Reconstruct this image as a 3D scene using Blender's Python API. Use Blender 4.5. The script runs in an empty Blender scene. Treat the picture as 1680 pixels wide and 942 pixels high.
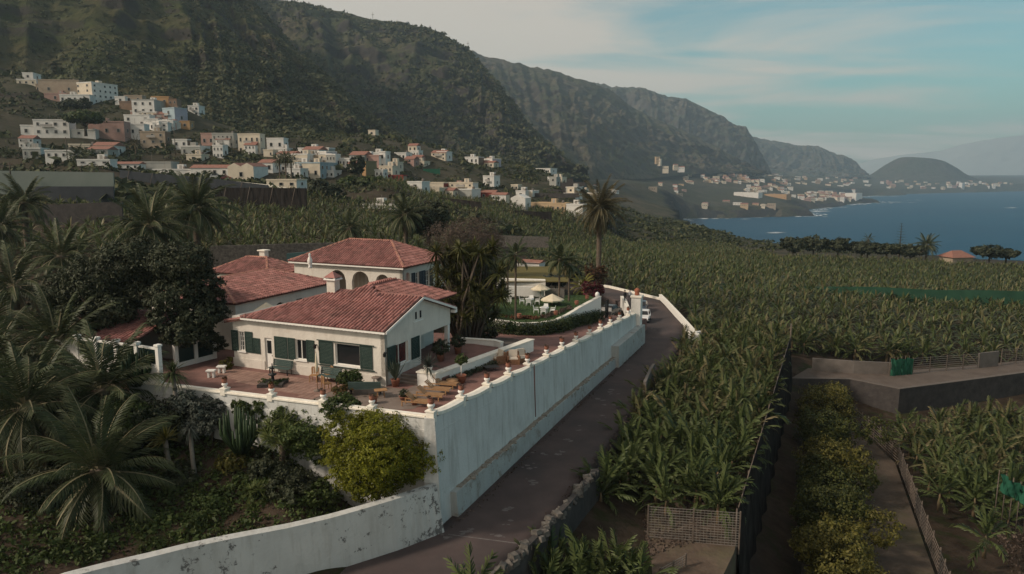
import bpy, math, random
import numpy as np
from mathutils import Vector, Matrix
R = math.radians
random.seed(11)
rng = np.random.default_rng(11)
scene = bpy.context.scene
col = scene.collection

# ------------------------------------------------------------------ camera
F, HOR, CZ = 1180.0, 286.0, 100.0            # focal length in photo pixels, horizon row, camera height above the sea
TH = math.atan((471 - HOR) / F)
S_, C_ = math.sin(TH), math.cos(TH)
cd = bpy.data.cameras.new('camera'); cam = bpy.data.objects.new('camera', cd); col.objects.link(cam)
cd.sensor_width = 36; cd.lens = F / 1680 * 36; cd.clip_start = 0.5; cd.clip_end = 40000
cam.location = (0, 0, CZ); cam.rotation_euler = (math.pi / 2 - TH, 0, 0)
scene.camera = cam

# ------------------------------------------------------------------ sky and sun
SUN_DIR = Vector((-0.84, -0.30, 0.62)).normalized()     # towards the sun: left, slightly behind the camera
SUN_EL = math.asin(SUN_DIR.z)
SUN_AZ = math.atan2(SUN_DIR.x, SUN_DIR.y)
w = bpy.data.worlds.new('World'); scene.world = w; w.use_nodes = True
nt = w.node_tree; nt.nodes.clear()
N = nt.nodes.new; L = nt.links.new
out = N('ShaderNodeOutputWorld'); bg = N('ShaderNodeBackground'); bg.inputs['Strength'].default_value = 0.098
sky = N('ShaderNodeTexSky'); sky.sky_type = 'NISHITA'; sky.sun_disc = False
sky.sun_elevation = SUN_EL; sky.sun_rotation = SUN_AZ; sky.altitude = 100; sky.air_density = 1.0; sky.dust_density = 2.2; sky.ozone_density = 1.0
geo = N('ShaderNodeTexCoord')
sep = N('ShaderNodeSeparateXYZ'); L(geo.outputs['Generated'], sep.inputs[0])
def wmath(op, a, b=None, clamp=False):
    m = N('ShaderNodeMath'); m.operation = op; m.use_clamp = clamp
    for i, v in enumerate((a, b)):
        if v is None: continue
        if isinstance(v, (int, float)): m.inputs[i].default_value = v
        else: L(v, m.inputs[i])
    return m.outputs[0]
zc = wmath('MAXIMUM', sep.outputs['Z'], 0.0)
den = wmath('ADD', zc, 0.07)
cx = wmath('DIVIDE', sep.outputs['X'], den); cy = wmath('DIVIDE', sep.outputs['Y'], den)
comb = N('ShaderNodeCombineXYZ'); L(wmath('MULTIPLY', cx, 0.55), comb.inputs[0]); L(cy, comb.inputs[1])
rot = N('ShaderNodeMapping'); rot.inputs['Rotation'].default_value = (0, 0, R(14)); L(comb.outputs[0], rot.inputs[0])
n1 = N('ShaderNodeTexNoise'); n1.inputs['Scale'].default_value = 0.8; n1.inputs['Detail'].default_value = 7; n1.inputs['Roughness'].default_value = 0.56; n1.inputs['Distortion'].default_value = 0.5
L(rot.outputs[0], n1.inputs['Vector'])
n2 = N('ShaderNodeTexNoise'); n2.inputs['Scale'].default_value = 0.17; n2.inputs['Detail'].default_value = 2; L(rot.outputs[0], n2.inputs['Vector'])
side = wmath('MULTIPLY', wmath('SUBTRACT', sep.outputs['X'], 0.44), -0.50)        # more cloud to the left of the place
cl = wmath('ADD', wmath('ADD', n1.outputs['Fac'], side), wmath('MULTIPLY', wmath('SUBTRACT', n2.outputs['Fac'], 0.5), 0.7))
ramp = N('ShaderNodeMapRange'); ramp.interpolation_type = 'SMOOTHSTEP'; L(cl, ramp.inputs[0])
ramp.inputs[1].default_value = 0.42; ramp.inputs[2].default_value = 0.70; ramp.inputs[3].default_value = 0.0; ramp.inputs[4].default_value = 0.85
tint = N('ShaderNodeMix'); tint.data_type = 'RGBA'; tint.blend_type = 'MULTIPLY'; tint.inputs['Factor'].default_value = 1.0
L(sky.outputs[0], tint.inputs['A']); tint.inputs['B'].default_value = (0.52, 0.80, 0.67, 1)
hsv = N('ShaderNodeHueSaturation'); hsv.inputs['Saturation'].default_value = 0.98; hsv.inputs['Value'].default_value = 0.92; L(tint.outputs['Result'], hsv.inputs['Color'])
mixc = N('ShaderNodeMix'); mixc.data_type = 'RGBA'; L(ramp.outputs[0], mixc.inputs['Factor'])
L(hsv.outputs[0], mixc.inputs['A']); mixc.inputs['B'].default_value = (4.3, 3.7, 3.1, 1)
L(mixc.outputs['Result'], bg.inputs['Color']); L(bg.outputs[0], out.inputs['Surface'])

sd = bpy.data.lights.new('sun', 'SUN'); so = bpy.data.objects.new('sun', sd); col.objects.link(so)
sd.energy = 1.8; sd.angle = R(6); sd.color = (1.0, 0.84, 0.68)
so.rotation_euler = SUN_DIR.to_track_quat('Z', 'Y').to_euler(); so.location = (-60, -20, 160)

vs = scene.view_settings; vs.view_transform = 'Standard'; vs.look = 'None'; vs.gamma = 1; vs.exposure = 0.72
vs.use_curve_mapping = False
scene.cycles.use_denoising = True
scene.cycles.volume_bounces = 1; scene.cycles.max_bounces = 6; scene.cycles.transparent_max_bounces = 8
scene.cycles.sample_clamp_indirect = 6

# ------------------------------------------------------------------ photo pixel -> place
def ray(px, py):
    xc = (px - 840) / F; yc = -(py - 471) / F
    return xc, C_ + yc * S_, -S_ + yc * C_
def at(px, py, Y):
    x, y, z = ray(px, py); s = Y / y
    return Vector((x * s, Y, CZ + z * s))
def atz(px, py, z0):
    x, y, z = ray(px, py); s = (z0 - CZ) / z
    return Vector((x * s, y * s, z0))
def to_px(p):
    x, y, z = p[0], p[1], p[2] - CZ
    d = y * C_ - z * S_; u = y * S_ + z * C_
    return 840 + F * x / d, 471 - F * u / d

# ------------------------------------------------------------------ materials
MATS = {}
def nodes_of(name):
    m = bpy.data.materials.new(name); m.use_nodes = True
    t = m.node_tree; b = t.nodes['Principled BSDF']
    return m, t, b
def pmat(name, c1, c2=None, scale=4.0, rough=0.85, bump=0.0, bscale=None, c3=None, scale3=0.4, f3=(0.5, 0.65), spec=0.3, detail=6, metallic=0.0, stretch=None, rnd=0.0):
    """two-colour noise material in place coordinates, optional third colour in larger patches and bump"""
    if name in MATS: return MATS[name]
    m, t, b = nodes_of(name)
    N = t.nodes.new; L = t.links.new
    b.inputs['Roughness'].default_value = rough; b.inputs['Specular IOR Level'].default_value = spec; b.inputs['Metallic'].default_value = metallic
    g = N('ShaderNodeNewGeometry'); src = g.outputs['Position']
    if stretch:
        mp = N('ShaderNodeMapping'); mp.inputs['Scale'].default_value = stretch; L(src, mp.inputs[0]); src = mp.outputs[0]
    c2 = c2 or tuple(x * 0.8 for x in c1)
    n = N('ShaderNodeTexNoise'); n.inputs['Scale'].default_value = scale; n.inputs['Detail'].default_value = detail; n.inputs['Roughness'].default_value = 0.62; L(src, n.inputs['Vector'])
    r = N('ShaderNodeMapRange'); L(n.outputs['Fac'], r.inputs[0]); r.inputs[1].default_value = 0.33; r.inputs[2].default_value = 0.67
    mx = N('ShaderNodeMix'); mx.data_type = 'RGBA'; L(r.outputs[0], mx.inputs['Factor'])
    mx.inputs['A'].default_value = (*c1, 1); mx.inputs['B'].default_value = (*c2, 1)
    res = mx.outputs['Result']
    if c3:
        n3 = N('ShaderNodeTexNoise'); n3.inputs['Scale'].default_value = scale3; n3.inputs['Detail'].default_value = 5; n3.inputs['Roughness'].default_value = 0.6; L(src, n3.inputs['Vector'])
        r3 = N('ShaderNodeMapRange'); L(n3.outputs['Fac'], r3.inputs[0]); r3.inputs[1].default_value = f3[0]; r3.inputs[2].default_value = f3[1]
        m3 = N('ShaderNodeMix'); m3.data_type = 'RGBA'; L(r3.outputs[0], m3.inputs['Factor']); L(res, m3.inputs['A']); m3.inputs['B'].default_value = (*c3, 1)
        res = m3.outputs['Result']
    if rnd:
        ri = N('ShaderNodeNewGeometry'); rr = N('ShaderNodeMapRange'); L(ri.outputs['Random Per Island'], rr.inputs[0]); rr.inputs[3].default_value = 1 - rnd; rr.inputs[4].default_value = 1 + rnd
        vm = N('ShaderNodeVectorMath'); vm.operation = 'SCALE'; L(res, vm.inputs[0]); L(rr.outputs[0], vm.inputs['Scale']); res = vm.outputs[0]
    L(res, b.inputs['Base Color'])
    if bump:
        nb = N('ShaderNodeTexNoise'); nb.inputs['Scale'].default_value = bscale or scale * 2; nb.inputs['Detail'].default_value = 6; L(src, nb.inputs['Vector'])
        bp = N('ShaderNodeBump'); bp.inputs['Strength'].default_value = 1.0; bp.inputs['Distance'].default_value = bump; L(nb.outputs['Fac'], bp.inputs['Height']); L(bp.outputs[0], b.inputs['Normal'])
    MATS[name] = m
    return m
def leafmat(name, cols, rough=0.55, trans=0.25, objrnd=0.0):
    """foliage: each leaf (mesh island) takes a colour of its own from a ramp; thin leaves let some light through"""
    if name in MATS: return MATS[name]
    m, t, b = nodes_of(name)
    N = t.nodes.new; L = t.links.new
    g = N('ShaderNodeNewGeometry'); src = g.outputs['Random Per Island']
    if objrnd:
        oi = N('ShaderNodeObjectInfo'); a = N('ShaderNodeMath'); a.operation = 'MULTIPLY_ADD'; L(oi.outputs['Random'], a.inputs[0]); a.inputs[1].default_value = objrnd; 
        s2 = N('ShaderNodeMath'); s2.operation = 'MULTIPLY'; L(src, s2.inputs[0]); s2.inputs[1].default_value = 1 - objrnd; L(s2.outputs[0], a.inputs[2]); src = a.outputs[0]
    r = N('ShaderNodeValToRGB'); L(src, r.inputs[0])
    el = r.color_ramp.elements
    while len(el) < len(cols): el.new(0.5)
    for i, c in enumerate(cols):
        el[i].position = i / (len(cols) - 1); el[i].color = (*c, 1)
    n = N('ShaderNodeTexNoise'); n.inputs['Scale'].default_value = 0.45; n.inputs['Detail'].default_value = 3; L(g.outputs['Position'], n.inputs['Vector'])
    mr = N('ShaderNodeMapRange'); L(n.outputs['Fac'], mr.inputs[0]); mr.inputs[1].default_value = 0.3; mr.inputs[2].default_value = 0.7; mr.inputs[3].default_value = 0.65; mr.inputs[4].default_value = 1.35
    vm = N('ShaderNodeVectorMath'); vm.operation = 'SCALE'; L(r.outputs[0], vm.inputs[0]); L(mr.outputs[0], vm.inputs['Scale'])
    L(vm.outputs[0], b.inputs['Base Color']); b.inputs['Roughness'].default_value = rough; b.inputs['Specular IOR Level'].default_value = 0.18
    if trans:
        tr = N('ShaderNodeBsdfTranslucent'); L(vm.outputs[0], tr.inputs['Color'])
        mx = N('ShaderNodeMixShader'); mx.inputs[0].default_value = trans
        o = t.nodes['Material Output']; L(b.outputs[0], mx.inputs[1]); L(tr.outputs[0], mx.inputs[2]); L(mx.outputs[0], o.inputs['Surface'])
    MATS[name] = m
    return m

# ------------------------------------------------------------------ object helpers
def tag(o, label=None, cat=None, group=None, kind=None):
    if label: o['label'] = label
    if cat: o['category'] = cat
    if group: o['group'] = group
    if kind: o['kind'] = kind
    return o
def thing(name, label, cat, loc=(0, 0, 0), rz=0.0, group=None):
    o = bpy.data.objects.new(name, None); col.objects.link(o)
    o.empty_display_size = 0.3
    o.location = loc; o.rotation_euler = (0, 0, rz)
    return tag(o, label, cat, group)
def link(name, me, parent=None, m=None):
    o = bpy.data.objects.new(name, me); col.objects.link(o)
    if parent is not None: o.parent = parent
    if m is not None and not me.materials: me.materials.append(m)
    return o
def np_mesh(name, V, Fc, smooth=False):
    """V (n,3), Fc (m,k) faces of one size"""
    me = bpy.data.meshes.new(name)
    V = np.asarray(V, dtype=np.float32).reshape(-1, 3); Fc = np.asarray(Fc, dtype=np.int32)
    k = Fc.shape[1]
    me.vertices.add(len(V)); me.vertices.foreach_set('co', V.ravel())
    me.loops.add(Fc.size); me.loops.foreach_set('vertex_index', Fc.ravel())
    me.polygons.add(len(Fc)); me.polygons.foreach_set('loop_start', np.arange(0, Fc.size, k, dtype=np.int32))
    if smooth: me.polygons.foreach_set('use_smooth', np.ones(len(Fc), dtype=bool))
    me.update(calc_edges=True)
    return me
def quads(name, Q):
    """Q (n,4,3) loose quads"""
    Q = np.asarray(Q, dtype=np.float32)
    return np_mesh(name, Q.reshape(-1, 3), np.arange(len(Q) * 4).reshape(-1, 4))

class MB:
    """collects shapes into one mesh"""
    def __init__(s): s.v = []; s.f = []; s.sm = []
    def add(s, vs, fs, smooth=False):
        o = len(s.v); s.v += [tuple(p) for p in vs]; s.f += [tuple(i + o for i in f) for f in fs]; s.sm += [smooth] * len(fs); return s
    def box(s, x0, x1, y0, y1, z0, z1):
        return s.add([(x0, y0, z0), (x1, y0, z0), (x1, y1, z0), (x0, y1, z0), (x0, y0, z1), (x1, y0, z1), (x1, y1, z1), (x0, y1, z1)],
                     [(0, 3, 2, 1), (4, 5, 6, 7), (0, 1, 5, 4), (1, 2, 6, 5), (2, 3, 7, 6), (3, 0, 4, 7)])
    def bbox(s, x0, x1, y0, y1, z0, z1, b=0.02):
        """box with chamfered top edges"""
        s.box(x0, x1, y0, y1, z0, z1 - b)
        s.add([(x0, y0, z1 - b), (x1, y0, z1 - b), (x1, y1, z1 - b), (x0, y1, z1 - b), (x0 + b, y0 + b, z1), (x1 - b, y0 + b, z1), (x1 - b, y1 - b, z1), (x0 + b, y1 - b, z1)],
              [(4, 5, 6, 7), (0, 1, 5, 4), (1, 2, 6, 5), (2, 3, 7, 6), (3, 0, 4, 7)])
        return s
    def prism(s, pts, z0, z1):
        """vertical prism on a 2D polygon; z0/z1 numbers or lists"""
        n = len(pts)
        a = z0 if hasattr(z0, '__len__') else [z0] * n; b = z1 if hasattr(z1, '__len__') else [z1] * n
        vs = [(p[0], p[1], a[i]) for i, p in enumerate(pts)] + [(p[0], p[1], b[i]) for i, p in enumerate(pts)]
        return s.add(vs, [tuple(range(n))[::-1], tuple(range(n, 2 * n))] + [(i, (i + 1) % n, n + (i + 1) % n, n + i) for i in range(n)])
    def hull8(s, lo, hi):
        """two quads (bottom, top) of 3D points"""
        return s.add(list(lo) + list(hi), [(0, 3, 2, 1), (4, 5, 6, 7), (0, 1, 5, 4), (1, 2, 6, 5), (2, 3, 7, 6), (3, 0, 4, 7)])
    def tube(s, pts, rad, n=6, smooth=True, cap=True):
        pts = [Vector(p) for p in pts]
        rs = rad if hasattr(rad, '__len__') else [rad] * len(pts)
        vs = []; prev = None
        for i, p in enumerate(pts):
            d = (pts[min(i + 1, len(pts) - 1)] - pts[max(i - 1, 0)])
            if d.length < 1e-6: d = Vector((0, 0, 1))
            d.normalize()
            a = d.orthogonal().normalized() if prev is None else (prev - d * prev.dot(d)).normalized()
            prev = a; b = d.cross(a)
            for k in range(n):
                t = 2 * math.pi * k / n
                vs.append(p + (a * math.cos(t) + b * math.sin(t)) * rs[i])
        fs = [(i * n + k, i * n + (k + 1) % n, (i + 1) * n + (k + 1) % n, (i + 1) * n + k) for i in range(len(pts) - 1) for k in range(n)]
        if cap: fs += [tuple(range(n))[::-1], tuple(range((len(pts) - 1) * n, len(pts) * n))]
        return s.add(vs, fs, smooth)
    def lathe(s, prof, n=10, c=(0, 0, 0), smooth=True):
        vs = [(c[0] + r * math.cos(2 * math.pi * k / n), c[1] + r * math.sin(2 * math.pi * k / n), c[2] + z) for r, z in prof for k in range(n)]
        fs = [(i * n + k, i * n + (k + 1) % n, (i + 1) * n + (k + 1) % n, (i + 1) * n + k) for i in range(len(prof) - 1) for k in range(n)]
        fs += [tuple(range(n))[::-1], tuple(range((len(prof) - 1) * n, len(prof) * n))]
        return s.add(vs, fs, smooth)
    def mesh(s, name, m=None):
        me = bpy.data.meshes.new(name); me.from_pydata(s.v, [], s.f)
        me.polygons.foreach_set('use_smooth', s.sm)
        me.update()
        if m: me.materials.append(m)
        return me
    def build(s, name, m, parent=None, world=False):
        if world and parent is not None:
            mi = (Matrix.Translation(parent.location) @ parent.rotation_euler.to_matrix().to_4x4()).inverted()
            s.v = [tuple(mi @ Vector(p)) for p in s.v]
        return link(name, s.mesh(name, m), parent)

def resample(pts, n):
    pts = [Vector(p) for p in pts]; d = [0.0]
    for a, b in zip(pts, pts[1:]): d.append(d[-1] + (b - a).length)
    res = []
    for i in range(n):
        t = d[-1] * i / (n - 1); k = 0
        while k < len(d) - 2 and d[k + 1] < t: k += 1
        u = (t - d[k]) / max(1e-9, d[k + 1] - d[k]); res.append(pts[k].lerp(pts[k + 1], u))
    return res
def inside(px, py, poly):
    px = np.asarray(px, float); py = np.asarray(py, float); r = np.zeros(px.shape, bool)
    n = len(poly)
    for i in range(n):
        x0, y0 = poly[i][:2]; x1, y1 = poly[(i + 1) % n][:2]
        if y0 == y1: continue
        c = ((y0 > py) != (y1 > py)) & (px < (x1 - x0) * (py - y0) / (y1 - y0) + x0)
        r ^= c
    return r
def poly_dist(px, py, poly, closed=True):
    d = np.full(np.shape(px), 1e9)
    n = len(poly)
    for i in range(n if closed else n - 1):
        x0, y0 = poly[i][:2]; x1, y1 = poly[(i + 1) % n][:2]
        dx, dy = x1 - x0, y1 - y0
        t = np.clip(((px - x0) * dx + (py - y0) * dy) / (dx * dx + dy * dy + 1e-9), 0, 1)
        d = np.minimum(d, np.hypot(px - x0 - t * dx, py - y0 - t * dy))
    return d
# value noise (numpy)
_perm = rng.random((256, 256)).astype(np.float32)
def vnoise(x, y):
    xi = np.floor(x).astype(int); yi = np.floor(y).astype(int); fx = x - xi; fy = y - yi
    fx = fx * fx * (3 - 2 * fx); fy = fy * fy * (3 - 2 * fy)
    g = lambda a, b: _perm[a & 255, b & 255]
    return (g(xi, yi) * (1 - fx) + g(xi + 1, yi) * fx) * (1 - fy) + (g(xi, yi + 1) * (1 - fx) + g(xi + 1, yi + 1) * fx) * fy
def fbm(x, y, o=5, ridged=False):
    s = 0; a = 1; t = 0
    for i in range(o):
        n = vnoise(x * 2 ** i + 17.3 * i, y * 2 ** i + 9.1 * i)
        if ridged: n = 1 - np.abs(2 * n - 1)
        s = s + a * n; t += a; a *= 0.5
    return s / t

# ================================================================== THE SETTING
# ---- village buildings: (left, corner, right, top, base) in photo pixels, distance, left/right face colours, roof, windows (cols,rows) left/right face, label
CRE, WHI, TAN, PNK, GRY, BLU, ORA, OCH, OLV, LIL, BRN, RED = 'cream white tan pink grey blue orange ochre olive lilac brown red'.split()
VILLAGE = [
 (43, 55, 64, 119, 131, 372, WHI, WHI, 'flat', (1, 1), (1, 1), 'small white box room above the highest village house at the far left', 'house'),
 (38, 60, 72, 130, 140, 368, CRE, WHI, 'flat', (3, 1), (1, 1), 'low cream house under the white box room at the far left', 'house'),
 (66, 80, 84, 138, 153, 366, TAN, TAN, 'flat', (3, 1), (0, 0), 'narrow tan house with three dark openings beside the blank tan block', 'house'),
 (83, 131, 133, 131, 157, 366, TAN, TAN, 'flat', (2, 1), (0, 0), 'blank tan apartment block left of the tall white one', 'apartment block'),
 (131, 153, 185, 134, 170, 362, CRE, WHI, 'flat', (2, 4), (5, 4), 'tall white apartment block of four storeys highest on the slope', 'apartment block'),
 (84, 110, 114, 153, 167, 360, PNK, PNK, 'flat', (3, 1), (0, 0), 'low pinkish block in front of the blank tan apartments', 'house'),
 (112, 148, 153, 155, 170, 357, WHI, WHI, 'flat', (5, 1), (0, 0), 'low white block at the foot of the tall white apartments', 'house'),
 (46, 71, 74, 205, 223, 300, WHI, WHI, 'flat', (2, 1), (0, 0), 'low white annex left of the eight windowed white house', 'house'),
 (73, 115, 119, 196, 223, 300, WHI, WHI, 'flat', (4, 2), (0, 0), 'two storey white house with eight windows left of the umbrella pine', 'house'),
 (117, 157, 161, 212, 224, 302, WHI, WHI, 'flat', (1, 1), (0, 0), 'low white house behind the umbrella pine trunk', 'house'),
 (160, 205, 209, 199, 225, 306, PNK, PNK, 'flat', (3, 1), (1, 1), 'dusty pink house right of the umbrella pine', 'house'),
 (193, 206, 209, 158, 169, 356, WHI, WHI, 'flat', (1, 1), (0, 0), 'small white house between the tall apartments and the red brown house', 'house'),
 (203, 224, 228, 166, 182, 350, BRN, RED, 'flat', (2, 1), (0, 0), 'red brown house left of the tall grey white block', 'house'),
 (211, 234, 239, 156, 170, 362, TAN, TAN, 'flat', (2, 1), (0, 0), 'tan house behind the red brown house', 'house'),
 (226, 255, 273, 163, 199, 340, WHI, GRY, 'flat', (3, 3), (0, 0), 'tall white block with a blank grey green side beside the blue house', 'apartment block'),
 (255, 278, 283, 158, 174, 352, ORA, BRN, 'flat', (2, 1), (0, 0), 'orange brown house above the blue house', 'house'),
 (280, 291, 297, 162, 182, 350, BRN, BRN, 'flat', (2, 2), (1, 2), 'bare brown unfinished house above the blue house on the right', 'house'),
 (272, 288, 305, 176, 204, 336, BLU, LIL, 'flat', (1, 2), (1, 1), 'sky blue house with a lilac side', 'house'),
 (282, 296, 306, 181, 194, 344, WHI, WHI, 'flat', (1, 1), (1, 1), 'small white house behind the blue house', 'house'),
 (299, 312, 318, 198, 211, 332, ORA, ORA, 'flat', (1, 1), (1, 1), 'small yellow orange house at the end of the blue row', 'house'),
 (213, 246, 249, 188, 202, 328, WHI, WHI, 'flat', (3, 1), (0, 0), 'white house with three wide windows below the tall grey white block', 'house'),
 (208, 238, 241, 203, 225, 312, WHI, WHI, 'flat', (3, 1), (0, 0), 'white house with three square windows right of the pink house', 'house'),
 (243, 262, 300, 199, 215, 322, WHI, WHI, 'flat', (1, 1), (3, 1), 'long low white house below the blue house', 'house'),
 (239, 272, 277, 215, 238, 300, TAN, BRN, 'flat', (3, 2), (1, 1), 'beige two storey house with dark balconies below the white row', 'house'),
 (288, 308, 313, 228, 243, 296, WHI, BRN, 'flat', (2, 1), (0, 0), 'small white and brown house beside the dark screen', 'house'),
 (334, 353, 356, 218, 240, 306, PNK, PNK, 'flat', (2, 1), (0, 0), 'pink house front at the left end of the grey arcaded house', 'house'),
 (354, 384, 392, 218, 243, 304, GRY, GRY, 'flat', (5, 2), (1, 1), 'long grey house with dark arcades below', 'house'),
 (396, 428, 435, 219, 254, 300, CRE, CRE, 'flat', (4, 2), (2, 2), 'tall cream house with rows of small windows', 'house'),
 (441, 466, 473, 226, 246, 310, WHI, WHI, 'flat', (2, 1), (1, 1), 'white house with a square tower standing alone on the slope', 'house'),
 (427, 448, 461, 261, 283, 252, WHI, WHI, 'gable', (2, 1), (1, 1), 'white house with a red ridge behind the three thin palms', 'house'),
 (380, 417, 439, 267, 298, 236, CRE, WHI, 'twin', (1, 1), (1, 1), 'cream house with twin gables beside the sloping street', 'house'),
 (322, 377, 382, 270, 290, 240, WHI, WHI, 'gable', (4, 1), (0, 0), 'long white house under a low red tiled roof behind the parked cars', 'house'),
 (262, 313, 318, 277, 290, 242, WHI, WHI, 'flat', (1, 1), (0, 0), 'white garage with a dark green door beside the street', 'garage'),
 (190, 229, 233, 265, 279, 240, WHI, WHI, 'gable', (4, 1), (0, 0), 'low white house with a red roof behind the dark netting', 'house'),
 (232, 281, 286, 265, 277, 246, GRY, GRY, 'flat', (2, 1), (0, 0), 'long grey shed beside the low red roofed house', 'shed'),
 (442, 487, 503, 294, 308, 214, CRE, WHI, 'flat', (3, 1), (1, 1), 'low cream building just above the black screen wall', 'building'),
 (493, 540, 544, 242, 256, 296, WHI, GRY, 'flat', (4, 1), (0, 0), 'long white house highest above the blue shaded cream house', 'house'),
 (492, 524, 530, 254, 270, 280, TAN, BRN, 'flat', (2, 1), (0, 0), 'tan house with an orange chimney behind the blue shaded cream house', 'house'),
 (522, 536, 552, 248, 262, 284, WHI, LIL, 'flat', (1, 1), (0, 0), 'small white house with a lilac grey side', 'house'),
 (488, 526, 554, 266, 296, 258, CRE, BLU, 'flat', (3, 1), (4, 2), 'cream house with its shaded side coloured pale blue and small dark windows', 'house'),
 (440, 484, 490, 268, 283, 262, GRY, WHI, 'flat', (4, 1), (0, 0), 'grey white building behind the thin palms', 'building'),
 (551, 574, 580, 259, 275, 278, WHI, LIL, 'flat', (4, 1), (1, 1), 'low white house with a row of blue windows', 'house'),
 (595, 601, 618, 264, 290, 268, ORA, OLV, 'flat', (0, 0), (0, 0), 'ochre and olive block right of the dark round tree', 'house'),
 (601, 622, 627, 254, 268, 284, PNK, WHI, 'flat', (3, 1), (0, 0), 'pink and white house behind the ochre block', 'house'),
 (623, 633, 641, 248, 280, 286, WHI, WHI, 'flat', (1, 2), (1, 2), 'slim white tower house beside the ochre block', 'house'),
 (616, 629, 636, 278, 291, 264, WHI, WHI, 'flat', (2, 1), (1, 1), 'small white house in front of the ochre block', 'house'),
 (637, 662, 668, 287, 299, 272, RED, TAN, 'flat', (0, 0), (0, 0), 'dark red windowless shed right of the ochre block', 'shed'),
 (670, 684, 690, 235, 250, 372, CRE, WHI, 'gable', (2, 1), (1, 1), 'small cream house with a red chimney high at the slope foot', 'house'),
 (666, 692, 698, 254, 266, 364, PNK, PNK, 'gable', (3, 1), (0, 0), 'long low pink house under a red roof', 'house'),
 (708, 731, 740, 246, 263, 380, CRE, CRE, 'gable', (3, 2), (1, 1), 'cream two storey villa with a red roof and stair turret', 'house'),
 (763, 785, 794, 257, 269, 402, WHI, BRN, 'flat', (3, 1), (0, 0), 'white flat roofed house left of the pair on the slope', 'house'),
 (794, 808, 822, 260, 273, 408, WHI, LIL, 'flat', (2, 1), (1, 1), 'white house with its shaded side coloured bluish right of its flat roofed twin', 'house'),
 (879, 903, 914, 276, 285, 470, WHI, WHI, 'flat', (4, 1), (1, 1), 'white hotel like house lying low at the cliff foot', 'house'),
 (697, 728, 738, 299, 318, 306, CRE, RED, 'flat', (3, 1), (1, 1), 'cream house with a red upper room above the banana terraces', 'house'),
 (737, 776, 782, 299, 315, 304, CRE, WHI, 'flat', (4, 2), (0, 0), 'long cream house with a roof terrace above the banana terraces', 'house'),
 (745, 774, 789, 310, 328, 294, GRY, WHI, 'flat', (0, 0), (0, 0), 'blank grey block in front of the long cream house', 'house'),
 (788, 812, 819, 312, 327, 302, RED, RED, 'gable', (2, 1), (0, 0), 'house with a steep dark red roof right of the grey block', 'house'),
 (806, 830, 836, 316, 330, 296, WHI, CRE, 'gable', (3, 1), (0, 0), 'small white house with a red roof beside the dark red one', 'house'),
 (838, 862, 871, 319, 343, 284, WHI, WHI, 'gableside', (0, 0), (0, 0), 'plain white gabled barn above the banana field', 'barn'),
 (870, 928, 934, 333, 351, 286, OCH, OCH, 'flat', (7, 1), (0, 0), 'long ochre building with a row of small windows', 'building'),
 (929, 956, 962, 335, 355, 280, WHI, WHI, 'flat', (0, 0), (0, 0), 'blank white building behind the tall palm', 'building'),
 (88, 123, 128, 246, 261, 232, WHI, GRY, 'flat', (4, 1), (0, 0), 'long white bungalow among bushes above the grey screen', 'bungalow'),
 (140, 181, 186, 261, 270, 222, WHI, WHI, 'flat', (3, 1), (0, 0), 'low white bungalow right of the dark bushes above the grey screen', 'bungalow'),
 (605, 616, 621, 213, 223, 420, CRE, CRE, 'flat', (1, 1), (0, 0), 'tiny cream cabin alone on the green slope', 'cabin'),
 (597, 655, 661, 335, 344, 196, WHI, WHI, 'flat', (0, 0), (0, 0), 'long low white building behind the banana plants and the palm', 'building'),
]
# ---- ground heights
GP = []
def g(px, py, Y, dz=0.0): p = at(px, py, Y); GP.append((p.x, p.y, p.z + dz))
for X, Y, Z in [(20,45,72.2),(30,60,72.2),(40,80,72.2),(60,50,71.2),(60,80,71.5),(40,30,72),(10,18,74),(90,60,70),(90,100,73),(140,80,70),(-14,14,77),(-40,14,79),(40,12,72),
   (20,93,77.8),(45,100,74.6),(80,108,73.5),(120,115,71.5),(20,122,78),(50,122,76.2),(90,132,74),(0,132,80),(40,200,75),(100,200,71.2),(142,190,69.5),(45,320,68.2),(100,325,65.8),(195,200,67),(210,120,66),(250,160,62),
   (13,97,79.0),(17,112,79.0),(-10,50,80),(-16,62,82.5),(0,60,81.5),(4,75,81.5),(-30,60,84.5),(-20,80,85.2),(-10,92,85.2),(0,97,84.6),(6,88,82),
   (-8,32.5,81.2),(-14,33,81.5),(-20,33,82),(-25,27,80.5),(-30,36,83.5),(-14,40,84.0),(-20,42,84.3),(-40,42,84.5),(-45,60,86.5),(-60,60,87),(3,27,78.6),(-3,20,78.5),(8,36,78.2),(-25,20,79.5),
   (-32,75,87),(-48,78,88),(-20,105,86.5),(-45,110,88.3),(-70,110,88.8),(-20,135,87),(-60,140,90.5),(-100,150,94.5),(-100,120,89.5),(-40,165,89.2),(-42,200,90.8),(-75,185,93),(-130,205,97.5),(-95,225,98.5),(-40,225,95),(0,200,83.5),(12,160,80.5),(-160,160,97),(-220,240,104)]:
    GP.append((X, Y, Z))
for a in VILLAGE: g((a[0] + a[2]) / 2, a[4] - 1, a[5] + 3)
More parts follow.
